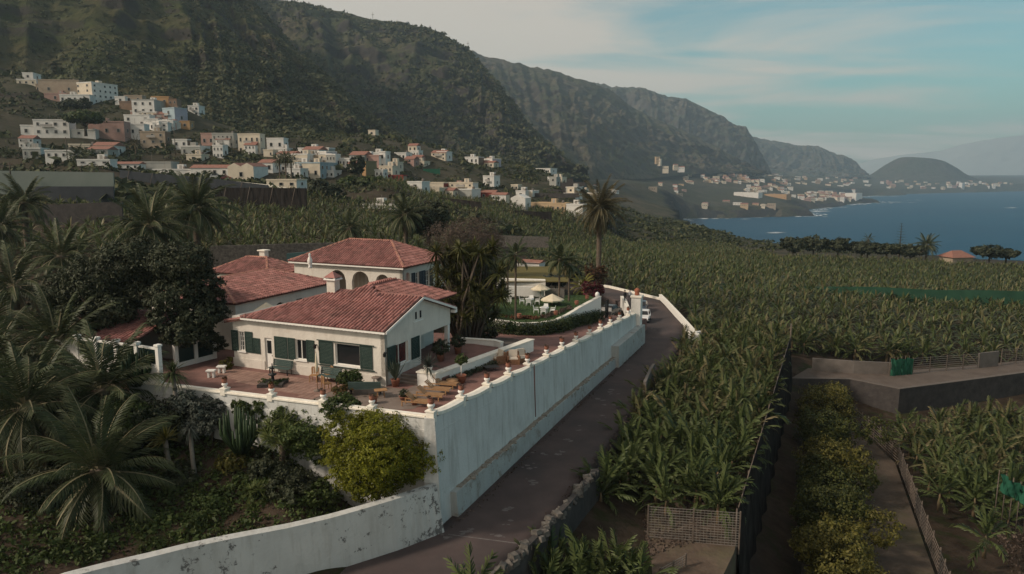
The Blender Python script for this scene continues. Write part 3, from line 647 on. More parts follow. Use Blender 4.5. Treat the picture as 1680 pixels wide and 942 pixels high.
# road ribbon
rl, rr = [], []
for px, py in ((180, 1060), (400, 985), (540, 944), (650, 906)): p = atz(px, py, 81.2); rl.append(p + Vector((-.5, .7, 0)))
for px, py in ((640, 1060), (740, 990), (808, 944), (850, 906)): p = atz(px, py, 81.2); rr.append(p)
for s in np.linspace(0, WL, 12):
    p = W0 + WD * s + WN * 0.35; rl.append(Vector((p.x, p.y, 0)))
    q = p + WN * (5.3 - 0.5 * s / WL); rr.append(Vector((q.x, q.y, 0)))
for (a, b) in (((1046, 520), (1122, 528)), ((1030, 500), (1100, 507)), ((985, 485), (1080, 490)), ((930, 474), (1040, 479)), ((860, 470), (1000, 470))):
    rl.append(atz(*a, 80.0)); rr.append(atz(*b, 80.0))
def ribbon(name, l, r, zf, m, n=60, cross=6, lift=0.0):
    l2, r2 = [], []
    for i in range(len(l) - 1):
        k = 6
        for j in range(k): l2.append(l[i].lerp(l[i + 1], j / k)); r2.append(r[i].lerp(r[i + 1], j / k))
    l2.append(l[-1]); r2.append(r[-1])
    V = []
    for a, b in zip(l2, r2):
        for j in range(cross + 1):
            p = a.lerp(b, j / cross); V.append((p.x, p.y, zf(p.x, p.y) + lift - 0.0))
    # skirts
    n_ = len(l2); c = cross + 1
    Fc = [(i * c + j, i * c + j + 1, (i + 1) * c + j + 1, (i + 1) * c + j) for i in range(n_ - 1) for j in range(cross)]
    base = len(V)
    for k, a in enumerate(l2): V.append((a.x, a.y, zf(a.x, a.y) - 2.6))
    for k, b in enumerate(r2): V.append((b.x, b.y, zf(b.x, b.y) - 2.6))
    Fc += [(i * c, (i + 1) * c, base + i + 1, base + i) for i in range(n_ - 1)]
    Fc += [((i + 1) * c + cross, i * c + cross, base + n_ + i, base + n_ + i + 1) for i in range(n_ - 1)]
    return link(name, np_mesh(name, V, Fc), None, m)
road = ribbon('road', rl, rr, lambda x, y: road_z(y), M_ASPH); tag(road, 'narrow dark asphalt lane below the white wall', kind='structure')
# pale worn patches in the asphalt (flat, 4 mm above it)
Q = []
for px, py, n, sp in ((865, 765, 5, 10), (880, 745, 4, 8), (868, 790, 5, 9), (836, 838, 4, 8), (915, 740, 5, 6), (930, 720, 4, 5), (985, 650, 5, 6), (1000, 640, 4, 5), (1006, 636, 4, 4), (985, 680, 3, 4), (765, 870, 6, 10), (735, 885, 3, 6), (820, 880, 3, 6), (1075, 535, 3, 3), (1070, 530, 2, 2), (1066, 545, 2, 3), (1110, 552, 3, 4), (1085, 575, 2, 5), (840, 860, 3, 6), (1005, 660, 2, 4), (950, 700, 3, 5), (1035, 600, 3, 4)):
    for k in range(n):
        c = atz(px + rng.normal(0, sp), py + rng.normal(0, sp * 0.5), 81.0); c.z = 0
        m_ = 7; r0 = rng.uniform(0.05, 0.20)
        pts = [(c.x + r0 * rng.uniform(0.5, 1.3) * math.cos(2 * math.pi * i / 8) * 1.5, c.y + r0 * rng.uniform(0.5, 1.3) * math.sin(2 * math.pi * i / 8)) for i in range(8)]
        for i in (1, 3, 5):
            q = [pts[0], pts[i], pts[i + 1], pts[(i + 2) % 8]]
            Q.append([(x, y, road_z(y) + 0.006) for x, y in q])
pt = link('worn_patches', quads('worn_patches', Q), road, M_PATCH); pt['kind'] = 'stuff'
a_, b_ = atz(735, 877, 81.1), atz(852, 893, 81.1)
dl = Vector((a_.x, a_.y)); dr = Vector((b_.x, b_.y)); dn = (dr - dl).normalized().orthogonal() * 0.05
link('joint_line', quads('joint_line', [[(dl.x - dn.x, dl.y - dn.y, road_z(dl.y) + 0.006), (dr.x - dn.x, dr.y - dn.y, road_z(dr.y) + 0.006), (dr.x + dn.x, dr.y + dn.y, road_z(dr.y) + 0.006), (dl.x + dn.x, dl.y + dn.y, road_z(dl.y) + 0.006)]]), road, M_PATCH)

# ---- terrace platform and red paved drive
def sheet(name, poly, zf, m, step=1.0, skirt=3.0, lift=0.0, world=True):
    """closed platform: grid clipped to a polygon would leave stairs, so fan-triangulated fine outline + inner grid via bmesh"""
    import bmesh
    bm = bmesh.new()
    vs = [bm.verts.new((p[0], p[1], 0)) for p in poly]; f = bm.faces.new(vs)
    lo = [min(p[i] for p in poly) for i in (0, 1)]; hi = [max(p[i] for p in poly) for i in (0, 1)]
    for ax in (0, 1):
        k = lo[ax] + step
        while k < hi[ax]:
            co = [0, 0, 0]; no = [0, 0, 0]; co[ax] = k; no[ax] = 1
            bmesh.ops.bisect_plane(bm, geom=bm.verts[:] + bm.edges[:] + bm.faces[:], plane_co=co, plane_no=no); k += step
    bmesh.ops.recalc_face_normals(bm, faces=bm.faces[:])
    if bm.faces[:] and sum(f.normal.z for f in bm.faces) < 0: bmesh.ops.reverse_faces(bm, faces=bm.faces[:])
    for v in bm.verts: v.co.z = zf(v.co.x, v.co.y) + lift
    if skirt:
        be = [e for e in bm.edges if e.is_boundary]
        r = bmesh.ops.extrude_edge_only(bm, edges=be)
        for v in r['geom']:
            if isinstance(v, bmesh.types.BMVert): v.co.z -= skirt
    me = bpy.data.meshes.new(name); bm.to_mesh(me); bm.free()
    return link(name, me, None, m)
FW = Vector((-21.73, 42.9))                     # left end of the front parapet
M_PAVE = pmat('red_paving', (0.175, 0.090, 0.076), (0.235, 0.130, 0.110), 1.3, 0.9, 0.01, 12, c3=(0.13, 0.075, 0.065), scale3=0.3, f3=(0.5, 0.66))
M_PATIO = pmat('grey_patio', (0.16, 0.125, 0.105), (0.22, 0.175, 0.15), 0.9, 0.9, 0.01, 9)
inner = 0.15
t_poly = [W0 - WN * inner, W1 - WN * inner + WD * 0, W1 + WD * 9 - WN * 0.5, Vector((7.5, 97)), Vector((5.2, 90)), Vector((1.2, 78)), Vector((-4, 71)), Vector((-6, 66)), Vector((-10, 66)), Vector((-24, 66)), Vector((-34, 52)), Vector((-30, 45)), Vector((-24, 44.5)), FW]
drive = sheet('terrace', [(p.x, p.y) for p in t_poly], terr_z, M_PAVE, 1.0, 4.5); tag(drive, 'red paved terrace and drive around the villa', kind='structure')

# ---- the long white wall along the road
rw = thing('retaining_wall', 'long white retaining wall with stepped capping between terrace and road', 'wall', (W0.x, W0.y, 81))
def wall_strip(mb, s0, s1, n, top, bot, o_top, o_bot, th=0.45):
    """battered wall between distances s0..s1 along the road wall"""
    vs = []
    for i in range(n + 1):
        s = s0 + (s1 - s0) * i / n; p = W0 + WD * s
        a = p + WN * o_top(s); b = p + WN * o_bot(s); c = p - WN * th
        vs += [(b.x, b.y, bot(s)), (a.x, a.y, top(s)), (c.x, c.y, top(s)), (c.x, c.y, bot(s))]
    fs = []
    for i in range(n):
        o = i * 4
        for k in range(4): fs.append((o + k, o + 4 + k, o + 4 + (k + 1) % 4, o + (k + 1) % 4))
    fs += [(0, 1, 2, 3), (n * 4 + 3, n * 4 + 2, n * 4 + 1, n * 4)]
    mb.add(vs, fs); return mb
rzs = lambda s: road_z((W0 + WD * s).y)
wall_strip(MB(), 0, WL, 40, lambda s: wall_top(s) - 0.12, lambda s: rzs(s) - 1.0, lambda s: 0.06, lambda s: 0.34).build('wall_face', M_WALL, rw, True)
wall_strip(MB(), 1.3, WL * 0.80, 30, lambda s: rzs(s) + 1.45 - 0.012 * s, lambda s: rzs(s) - 0.8, lambda s: 0.62, lambda s: 0.78, 0.1).build('plinth', M_PLIN, rw, True)
wall_strip(MB(), WL * 0.76, WL + 0.9, 14, lambda s: rzs(s) + 2.2, lambda s: rzs(s) - 0.8, lambda s: 0.95, lambda s: 1.05, 0.1).build('plinth', M_PLIN, rw, True)
# broken rubble lying on the plinth ledge
mb = MB()
for k in range(240):
    s = rng.uniform(2, WL * 0.78); p = W0 + WD * s + WN * rng.uniform(0.24, 0.58); z = rzs(s) + 1.42 - 0.012 * s; r_ = rng.uniform(0.05, 0.16)
    mb.box(p.x - r_, p.x + r_ * rng.uniform(0.6, 1.2), p.y - r_ * 1.5, p.y + r_ * 1.5, z, z + r_ * rng.uniform(0.3, 0.8))
rb = mb.build('ledge_rubble', M_RUBBLE, rw, True); rb['kind'] = 'stuff'
wall_strip(MB(), 2, WL * 0.78, 20, lambda s: rzs(s) + 1.455 - 0.012 * s, lambda s: rzs(s) + 1.40 - 0.012 * s, lambda s: 0.55, lambda s: 0.57, 0.0).build('ledge', M_RUBBLE, rw, True)
# raised line along the upper wall, posts, curved caps, pots
wall_strip(MB(), 0.3, WL * 0.62, 14, lambda s: wall_top(s) - 0.95, lambda s: wall_top(s) - 1.01, lambda s: 0.105, lambda s: 0.105, 0.0).build('string_course', M_WALL, rw, True)
POST_PX = [712, 761, 803, 838, 869, 900, 925, 948, 970, 988, 1004, 1019, 1033]
def s_at_px(px):
    t = (px - 840) / F * 1.0
    best = min(np.linspace(0, WL, 4000), key=lambda s: abs(to_px((*(W0 + WD * s), wall_top(s)))[0] - px)); return float(best)
POST_S = [s_at_px(p) for p in POST_PX]
for i, s in enumerate(POST_S):
    p = W0 + WD * s; z = wall_top(s)
    mb = MB(); a = math.atan2(WD.y, WD.x)
    def rb_(hw, hd, z0, z1):
        q = [p + WD * dx + WN * (dy - 0.17) for dx, dy in ((-hw, -hd), (hw, -hd), (hw, hd), (-hw, hd))]
        mb.prism([(v.x, v.y) for v in q], z0, z1)
    rb_(0.17, 0.24, z - 0.7, z + 0.18); rb_(0.21, 0.28, z + 0.18, z + 0.25)
    mb.build('post', M_CAP, rw, True)
    s1 = POST_S[i + 1] if i + 1 < len(POST_S) else WL
    mb = MB(); n = 8; vs = []
    for k in range(n + 1):
        q = k / n; sv_ = s + 0.24 + (s1 - s - 0.48) * q; pp = W0 + WD * sv_
        zz = wall_top(s) + (wall_top(s1) - wall_top(s)) * q + 0.02 - 0.05 * math.sin(math.pi * q) + 0.06 * (1 - q) ** 4
        for off, dz in ((0.11, -0.14), (0.11, 0.04), (-0.17, 0.10), (-0.47, 0.04), (-0.47, -0.14)):
            v = pp + WN * off; vs.append((v.x, v.y, zz + dz))
    fs = [(k * 5 + j, (k + 1) * 5 + j, (k + 1) * 5 + (j + 1) % 5, k * 5 + (j + 1) % 5) for k in range(n) for j in range(5)] + [(0, 1, 2, 3, 4), tuple(range(n * 5, n * 5 + 5))[::-1]]
    mb.add(vs, fs); mb.build('cap', M_CAP, rw, True)
# red brown drain stain pipe on the wall
pp = W0 + WD * (s_at_px(874)) + WN * 0.12
MB().tube([(pp.x, pp.y, wall_top(10) - 0.3), (pp.x + 0.12 * WN.x, pp.y + 0.12 * WN.y, rzs(10) + 1.5)], 0.035, 6).build('drain_pipe', pmat('rust_red', (0.16, 0.06, 0.045), (0.22, 0.09, 0.07), 3), rw, True)
# gate pillar at the far end
gp = thing('gate_pillar', 'square white pillar with a red ball cap where the long wall ends', 'pillar', (W1.x + WD.x * 0.5, W1.y + WD.y * 0.5, 80))
mb = MB().box(-0.55, 0.55, -0.55, 0.55, 0, 5.9); mb.build('shaft', M_WHITE, gp)
MB().bbox(-0.66, 0.66, -0.66, 0.66, 5.9, 6.1).build('capstone', M_CAP, gp)
MB().lathe([(0.22, 0), (0.30, 0.1), (0.24, 0.3), (0.34, 0.5), (0.30, 0.72), (0.1, 0.85)], 10, (0, 0, 6.1)).build('finial', pmat('terracotta', (0.30, 0.10, 0.06), (0.38, 0.15, 0.09), 5), gp)
gp.rotation_euler = (0, 0, math.atan2(WD.y, WD.x))

# ---- front parapet of the terrace
FD = (W0 - FW); FLN = FD.length; FD.normalize(); FN = Vector((FD.y, -FD.x))      # outward (towards camera)
fw = thing('parapet_wall', 'low white parapet wall with a rounded coping along the front terrace', 'wall', (FW.x, FW.y, 84))
def fbox(mb, s0, s1, o0, o1, z0, z1):
    q = [FW + FD * s + FN * o for s, o in ((s0, o0), (s1, o0), (s1, o1), (s0, o1))]
    return mb.prism([(v.x, v.y) for v in q][::-1], z0, z1)
fbox(MB(), -2.5, FLN - 0.1, -0.28, 0, 80.6, 87.12).build('wall_face', M_WALL, fw, True)
fbox(MB(), -2.5, FLN - 0.2, 0.0, 0.05, 80.6, 86.45).build('lower_band', M_WALL, fw, True)
mb = MB(); fbox(mb, -2.5, FLN - 0.3, -0.36, 0.08, 87.12, 87.20); fbox(mb, -2.5, FLN - 0.3, -0.28, 0.0, 87.20, 87.26); mb.build('coping', M_CAP, fw, True)
FP_S = []
for px in (366, 443, 528, 608):
    best = min(np.linspace(0, FLN, 2000), key=lambda s: abs(to_px((*(FW + FD * s), 87.3))[0] - px)); FP_S.append(float(best))
for s in FP_S:
    mb = MB(); fbox(mb, s - 0.17, s + 0.17, -0.36, 0.085, 87.0, 87.36); fbox(mb, s - 0.22, s + 0.22, -0.40, 0.10, 87.36, 87.42); mb.build('post', M_CAP, fw, True)

# ---- peeling lower garden wall curving down to the road
gw_top = [(716, 797), (690, 806), (650, 819), (600, 834), (540, 851), (470, 867), (380, 884), (300, 901), (240, 916), (170, 932), (100, 950), (0, 985)]
gw_bot = [(733, 873), (700, 886), (655, 904), (605, 921), (545, 941), (478, 962), (392, 990), (315, 1015), (258, 1035), (190, 1060), (120, 1085), (20, 1120)]
lw = thing('garden_wall', 'lower white wall with peeling paint curving along the road', 'wall', tuple(atz(650, 905, 81)))
vs = []; n = len(gw_top)
tops = []
for (tx, ty), (bx_, by_) in zip(gw_top, gw_bot):
    b = atz(bx_, by_, 81.1); tp = at(tx, ty, b.y + 0.25); tops.append(tp)
T = resample(tops, 40); B = resample([atz(x, y, 81.15) for x, y in gw_bot], 40)
for a, b in zip(T, B):
    vs += [(b.x, b.y, 80.3), (a.x, a.y, a.z), (a.x - 0.1, a.y + 0.45, a.z + 0.02), (a.x - 0.1, a.y + 0.6, 80.3)]
fs = [(i * 4 + k, (i + 1) * 4 + k, (i + 1) * 4 + (k + 1) % 4, i * 4 + (k + 1) % 4) for i in range(39) for k in range(4)] + [(0, 1, 2, 3), (159, 158, 157, 156)]
MB().add(vs, fs).build('wall_face', M_PEEL, lw, True)
GW_TOP = T
# corner buttress between terrace wall and garden wall
c0 = W0 + WN * 0.30 - WD * 0.05
bt = thing('wall_corner', 'white corner pier of the terrace above the peeling wall', 'wall', (W0.x, W0.y, 81))
q = [W0 + WN * 0.02 - WD * 0.18, W0 + WN * 0.36 - WD * 0.25, W0 - WN * 0.5 - WD * 0.3, W0 - WN * 0.5 + WD * 0.3]
MB().hull8([(W0.x + 0.42, W0.y - 0.32, 80.3), (W0.x + 0.36, W0.y + 0.2, 80.3), (W0.x - 0.5, W0.y + 0.4, 80.3), (W0.x - 0.6, W0.y - 0.32, 80.3)],
           [(W0.x + 0.06, W0.y - 0.22, 87.2), (W0.x + 0.04, W0.y + 0.2, 87.2), (W0.x - 0.5, W0.y + 0.3, 87.2), (W0.x - 0.5, W0.y - 0.16, 87.2)]).build('pier', M_WALL, bt, True)
# pebbled end of the garden wall bottom left
mb = MB()
for k in range(500):
    px = rng.uniform(20, 190); py = 940 - (px - 20) * 0.10 + rng.normal(0, 9)
    p = at(px, py, 33.5 + rng.normal(0, 0.5)); r_ = rng.uniform(0.05, 0.13)
    mb.lathe([(0.02, -r_ * 0.7), (r_, -r_ * 0.2), (r_ * 0.9, r_ * 0.4), (0.02, r_ * 0.7)], 5, tuple(p))
o = mb.build('white_pebbles', pmat('pebble', (0.55, 0.54, 0.52), (0.30, 0.29, 0.28), 6, rnd=0.3)); tag(o, 'heap of whitewashed pebbles at the end of the garden wall', kind='stuff')

# ---- banana plot between road and black screen
SA = Vector((13.4, 40.0)); SB = Vector((32.9, 83.0)); SD = (SB - SA).normalized(); SN = Vector((SD.y, -SD.x))
def screen_x(y): return SA.x + (y - SA.y) * (SB.x - SA.x) / (SB.y - SA.y)
def road_rx(y):
    s = (y - W0.y) / WD.y; p = W0 + WD * s + WN * 5.75; return p.x + (0.4 if y < 50 else 0)
plot = [(1.0, 30), (road_rx(36) + 0.2, 34.5), (road_rx(50) - 0.1, 48), (road_rx(70), 68), (road_rx(88) + 0.2, 86), (24, 95), (36, 95), (screen_x(84), 84), (screen_x(60), 60), (screen_x(41), 41), (12.8, 38.6), (8.5, 31)]
ps = sheet('banana_plot', plot, lambda x, y: float(np.interp(y, [30, 40, 60, 85, 95], [78.2, 78.5, 78.6, 78.4, 77.9])), M_SOIL, 1.5, 7.5); tag(ps, 'bare brown soil of the banana plot beside the road', kind='structure')
def plot_z(y): return float(np.interp(y, [30, 40, 60, 85, 95], [78.2, 78.5, 78.6, 78.4, 77.9]))
# kerb wall of rough stones on the road edge
sw = thing('stone_wall', 'rough low basalt wall with loose white topped stones along the road edge', 'wall', (road_rx(40), 40, 79))
edge = [atz(*p, 81.1) for p in ((770, 985), (812, 944), (850, 908), (885, 872), (925, 828), (948, 800), (968, 776))]
E_ = resample([Vector((p.x + 0.15, p.y, 0)) for p in edge], 40)
vs = []
for p in E_: zz = road_z(p.y); vs += [(p.x, p.y, zz - 0.1), (p.x + 0.05, p.y, zz + 0.38), (p.x + 0.45, p.y + 0.1, zz + 0.36), (p.x + 0.75, p.y + 0.1, 77.8)]
fs = [(i * 4 + k, (i + 1) * 4 + k, (i + 1) * 4 + (k + 1) % 4, i * 4 + (k + 1) % 4) for i in range(39) for k in range(4)] + [(0, 1, 2, 3), (159, 158, 157, 156)]
MB().add(vs, fs).build('wall_core', M_DARKWALL, sw, True)
stones = []
for k in range(5):
    mb = MB(); r3 = np.random.default_rng(k)
    lo = [((sx + r3.normal(0, .12)) * .5, (sy + r3.normal(0, .12)) * .4, -0.3) for sx, sy in ((-1, -1), (1, -1), (1, 1), (-1, 1))]
    hi = [(x * 0.8 + r3.normal(0, .05), y * 0.8 + r3.normal(0, .05), 0.32 + r3.normal(0, .05)) for x, y, _ in lo]
    mb.hull8(lo, hi); stones.append(mb.mesh('stone', M_STONE))
for i in range(70):
    p = E_[rng.integers(0, 39)].lerp(E_[min(39, rng.integers(1, 40))], 0.0); k = rng.random()
    a = E_[int(i * 39 / 70)]
    o = link('stone', stones[i % 5], sw); sc_ = rng.uniform(0.22, 0.5)
    o.location = Vector((a.x + rng.uniform(0.05, 0.4), a.y + rng.uniform(-0.2, 0.2), road_z(a.y) + 0.34 + rng.uniform(-0.25, 0.1))) - sw.location
    o.rotation_euler = (rng.normal(0, .2), rng.normal(0, .2), rng.uniform(0, 6)); o.scale = (sc_ * 1.2, sc_, sc_ * 0.9)
# short grey wall stub and white wall further up the road
def wall_line(name, label, pts, h, th, m, drop=1.2, cat='wall', cap=None, zf=None):
    P0 = pts[0]; t_ = thing(name, label, cat, (P0[0], P0[1], P0[2]))
    mb = MB(); vs = []
    P = [Vector(p) for p in pts]
    for i, p in enumerate(P):
        d = (P[min(i + 1, len(P) - 1)] - P[max(i - 1, 0)]); nrm = Vector((d.y, -d.x, 0)).normalized() * th / 2
        a, b = p + nrm, p - nrm
        vs += [(a.x, a.y, p.z - drop), (a.x, a.y, p.z + h), (b.x, b.y, p.z + h), (b.x, b.y, p.z - drop)]
    n = len(P); fs = [(i * 4 + k, (i + 1) * 4 + k, (i + 1) * 4 + (k + 1) % 4, i * 4 + (k + 1) % 4) for i in range(n - 1) for k in range(4)] + [(0, 1, 2, 3), (n * 4 - 1, n * 4 - 2, n * 4 - 3, n * 4 - 4)]
    mb.add(vs, fs); mb.build('wall_face', m, t_, True)
    if cap:
        mb = MB(); vs = []
        for i, p in enumerate(P):
            d = (P[min(i + 1, len(P) - 1)] - P[max(i - 1, 0)]); nrm = Vector((d.y, -d.x, 0)).normalized() * (th / 2 + 0.05)
            a, b = p + nrm, p - nrm
            vs += [(a.x, a.y, p.z + h + 0.003), (a.x, a.y, p.z + h + 0.07), (b.x, b.y, p.z + h + 0.07), (b.x, b.y, p.z + h + 0.003)]
        mb.add(vs, fs); mb.build('cap', cap, t_, True)
    return t_
wall_line('wall_stub', 'short grey concrete wall stub at the road edge among banana leaves', [atz(1057, 650, 80.7), atz(1066, 628, 80.6), atz(1072, 618, 80.6)], 1.3, 0.25, M_CONC)
wall_line('road_wall', 'white wall lining the far right side of the road', [atz(1146, 562, 80.3), atz(1132, 545, 80.2), atz(1112, 522, 80.1), atz(1092, 500, 80.0), atz(1083, 491, 80.0)], 0.75, 0.35, M_WHITE, cap=M_CAP)
wall_line('road_wall', 'small white return wall end nearest the banana leaves', [atz(1140, 558, 80.2), atz(1150, 556, 80.2)], 1.0, 0.4, M_WHITE)
wall_line('road_kerb', 'low pale kerb bounding the far end of the road', [atz(1083, 492, 80.0), atz(1050, 484, 80.0), atz(1000, 472, 80.0), atz(950, 464, 80.2)], 0.35, 0.3, M_CAP)
wall_line('gate_wall', 'low white wall between the drive and the road by the gate', [Vector((*(W1 + WD * 1.2), 81.0)), atz(1025, 498, 80.6), atz(1020, 492, 80.4)], 0.55, 0.4, M_WHITE, cap=M_CAP)

# wire fences
def wire_fence(label, a, b, h, nh, nv, slat=False):
    a, b = Vector(a), Vector(b); t_ = thing('wire_fence', label, 'fence', tuple(a), math.atan2(b.y - a.y, b.x - a.x)); Ln = (b - a).xy.length; dz = b.z - a.z
    mb = MB()
    for i in range(nh + 1):
        z = h * i / nh; mb.tube([(0, 0, z), (Ln, 0, z + dz)], 0.018 if not slat else 0.03, 4, False)
    for i in range(nv + 1):
        x = Ln * i / nv; mb.tube([(x, 0, dz * x / Ln), (x, 0, h + dz * x / Ln)], 0.011, 4, False)
    o = mb.build('wire_mesh', M_METAL, t_); o['kind'] = 'stuff'
    for i in range(max(2, int(Ln / 2.2)) + 1):
        x = Ln * i / max(2, int(Ln / 2.2)); z = dz * x / Ln
        MB().box(x - 0.04, x + 0.04, -0.05, 0.05, z - 0.5, z + h + 0.1).build('post', M_WOODG, t_)
    return t_
wire_fence('wire grid fence closing the near end of the banana plot', atz(1062, 884, 78.45), atz(1212, 896, 78.5), 2.05, 13, 26)
wire_fence('short wire fence end at the bottom of the banana plot', atz(1082, 962, 78.0), atz(1124, 938, 78.1), 1.0, 7, 8)

# black windbreak screen: net panels between timber posts
bs = thing('windbreak_screen', 'tall black netting windbreak between the banana plot and the shrub row', 'screen', (SA.x, SA.y, 72))
SLn = (SB - SA).length; npan = 16
for i in range(npan):
    n = 6; vs = []; fs = []
    for k in range(n + 1):
        s = SLn * (i + k / n) / npan; p = SA + SD * s; sag = 0.10 * math.sin(math.pi * k / n)
        top = 80.5 + 0.5 * s / SLn - sag + 0.06 * math.sin(s * 2.1)
        for j in range(6):
            z = 72.0 + (top - 72.0) * j / 5; o = 0.62 * (1 - j / 5) + 0.14 * math.sin(s * 1.7 + j * 1.3) * (1 if 0 < j < 5 else 0)
            q = p + SN * o; vs.append((q.x, q.y, z))
    fs = [(k * 6 + j, (k + 1) * 6 + j, (k + 1) * 6 + j + 1, k * 6 + j + 1) for k in range(n) for j in range(5)]
    MB().add(vs, fs, True).build('net_panel', M_NET, bs, True)
    s = SLn * i / npan; p = SA + SD * s
    MB().tube([(p.x - SN.x * .08, p.y - SN.y * .08, 71.9), (p.x - SN.x * .08, p.y - SN.y * .08, 80.45 + .5 * i / npan)], 0.05, 6).build('post', M_WOODG, bs, True)
p = SB; MB().tube([(p.x, p.y, 71.9), (p.x, p.y, 82.6)], [0.10, 0.08], 6).build('end_post', M_WOODG, bs, True)
MB().tube([(SA.x, SA.y, 80.55), (SB.x, SB.y, 81.05)], 0.035, 5).build('top_rail', M_WOODG, bs, True)

# raised path with a dark retaining wall on the right
pw = [Vector((*(SB + SD * 3.0), 75.2)), atz(1395, 622, 75.1), atz(1475, 638, 75.0), atz(1560, 627, 75.0), atz(1680, 611, 75.0), atz(1900, 590, 75.0)]
wall_line('retaining_wall', 'dark basalt retaining wall below the raised farm path', pw, 0.0, 0.4, M_DARKWALL, 4.0, cap=pmat('dull_cap', (0.10, 0.085, 0.075), (0.14, 0.12, 0.105), 2, .95))
pb = [atz(1328, 604, 75.1), atz(1400, 607, 75.1), atz(1470, 610, 75.0), atz(1560, 604, 75.0), atz(1650, 596, 75.0), atz(1900, 572, 75.0)]
poly = [(p.x, p.y + 0.15) for p in pw] + [(p.x, p.y + 0.4) for p in pb][::-1]
fp = sheet('farm_path', poly, lambda x, y: 75.0, pmat('track_earth', (0.085, 0.066, 0.055), (0.12, 0.095, 0.08), 0.7, 0.95, 0.03, 5), 3.0, 3.5, -0.02); tag(fp, 'pale farm path on the raised bank', kind='structure')
wall_line('path_wall', 'low grey block wall behind the raised farm path', [atz(1332, 606, 75.1), atz(1400, 611, 75.1), atz(1466, 614, 75.0)], 1.5, 0.25, M_CONC)
wire_fence('slatted timber fence behind the raised farm path', atz(1497, 612, 75.0), atz(1606, 604, 75.0), 1.9, 7, 4, True)
wall_line('path_wall', 'grey panel wall at the far right behind the farm path', [atz(1604, 604, 75.0), atz(1636, 600, 75.0)], 2.0, 0.2, M_CONC)
wire_fence('wire fence at the right edge of the picture behind the path', atz(1642, 598, 75.0), atz(1760, 588, 75.0), 2.0, 8, 20)
def net(label, pts, h, m, group=None):
    t_ = thing('green_net', label, 'netting', tuple(pts[0]), 0, group); P = resample(pts, 24); vs = []; nn = len(P)
    for i, p in enumerate(P):
        for j in range(4): vs.append((p.x + 0.12 * math.sin(i * 1.9 + j), p.y + 0.15 * math.sin(i * 1.3 + j * 2), p.z + h * j / 3 + (0.12 * math.sin(i * 0.8) if j == 3 else 0)))
    fs = [(i * 4 + j, (i + 1) * 4 + j, (i + 1) * 4 + j + 1, i * 4 + j + 1) for i in range(nn - 1) for j in range(3)]
    MB().add(vs, fs, True).build('net_sheet', m, t_, True)
    for i in range(0, nn, 4):
        p = P[i]; MB().tube([(p.x, p.y + .25, p.z - 2.4), (p.x, p.y + .25, p.z + h + 0.25)], 0.04, 5).build('post', M_WOODG, t_, True)
net('bright green net hung on the path fence', [atz(1460, 617, 75.0), atz(1496, 614, 75.0)], 2.1, M_GNET)
pA, pB, pC = at(1168, 492, 150), at(1430, 500, 142), at(1800, 512, 134)
net('long green windbreak net crossing the big banana field', [Vector((p.x, p.y, p.z)) for p in (pA, pB, pC)], 3.5, pmat('faded_green_netting', (0.018, 0.060, 0.036), (0.028, 0.085, 0.050), 0.5, 0.9))
net('green net corner among bananas at the right edge', [at(1640, 806, 51), at(1674, 824, 50.5), at(1710, 846, 49.5)], 1.3, M_GNET)

# ribbed rail fence beside the bare path
rail_pts = [atz(1394, 690, 72.4), atz(1432, 722, 72.4), atz(1472, 760, 72.4), atz(1500, 838, 72.4), atz(1538, 942, 72.4), atz(1570, 1030, 72.4)]
rf = thing('rail_fence', 'weathered fence of many thin rails beside the bare earth path', 'fence', tuple(rail_pts[0]))
for i in range(len(rail_pts) - 1):
    a, b = rail_pts[i], rail_pts[i + 1]
    for j in range(7):
        z = 0.22 + 0.26 * j; jit = rng.normal(0, 0.02, 2)
        MB().tube([(a.x, a.y, 72.4 + z + jit[0]), ((a.x + b.x) / 2, (a.y + b.y) / 2, 72.4 + z - 0.03), (b.x, b.y, 72.4 + z + jit[1])], 0.035, 5).build('rail', M_WOODG, rf, True)
    for q in np.linspace(0, 1, 5)[:-1]:
        p = a.lerp(b, q); MB().tube([(p.x + .06, p.y, 71.8), (p.x + .06, p.y, 74.4)], 0.05, 5).build('post', M_WOODG, rf, True)
pathp = [(SA.x + 4.5, 38), (screen_x(60) + 1.2, 60), (screen_x(84) + 2, 84), (rail_pts[0].x - .2, rail_pts[0].y + 4)] + [(p.x - 0.2, p.y) for p in rail_pts] + [(31, 36)]
po = sheet('bare_path', pathp, lambda x, y: 72.42, pmat('path_earth', (0.062, 0.046, 0.034), (0.095, 0.072, 0.054), 0.8, 0.97, 0.04, 4, c3=(0.062, 0.056, 0.030), scale3=0.16), 2.5, 1.5); tag(po, 'bare earth path beside the shrub row', kind='structure')

# ================================================================== THE VILLA
M_TILE = pmat('clay_tile', (0.27, 0.115, 0.100), (0.345, 0.170, 0.150), 1.3, 0.85, 0.004, 20, c3=(0.185, 0.098, 0.084), scale3=0.6, f3=(0.52, 0.70), rnd=0.30)
M_TILEU = pmat('clay_bed', (0.085, 0.034, 0.027), (0.11, 0.048, 0.038), 1.1, 0.9)
M_RIDGE = pmat('ridge_tile', (0.36, 0.16, 0.11), (0.45, 0.24, 0.17), 2.0, 0.85, rnd=0.15)
M_SHUT = pmat('green_shutter', (0.022, 0.042, 0.036), (0.030, 0.054, 0.046), 3.0, 0.55)
M_NAVY = pmat('navy_shutter', (0.022, 0.032, 0.050), (0.030, 0.042, 0.062), 3.0, 0.55)
def glass_mat():
    m, t, b = nodes_of('dark_window_glass'); b.inputs['Base Color'].default_value = (0.015, 0.018, 0.02, 1); b.inputs['Roughness'].default_value = 0.08; b.inputs['Specular IOR Level'].default_value = 0.5
    return m
M_GLASS = glass_mat()
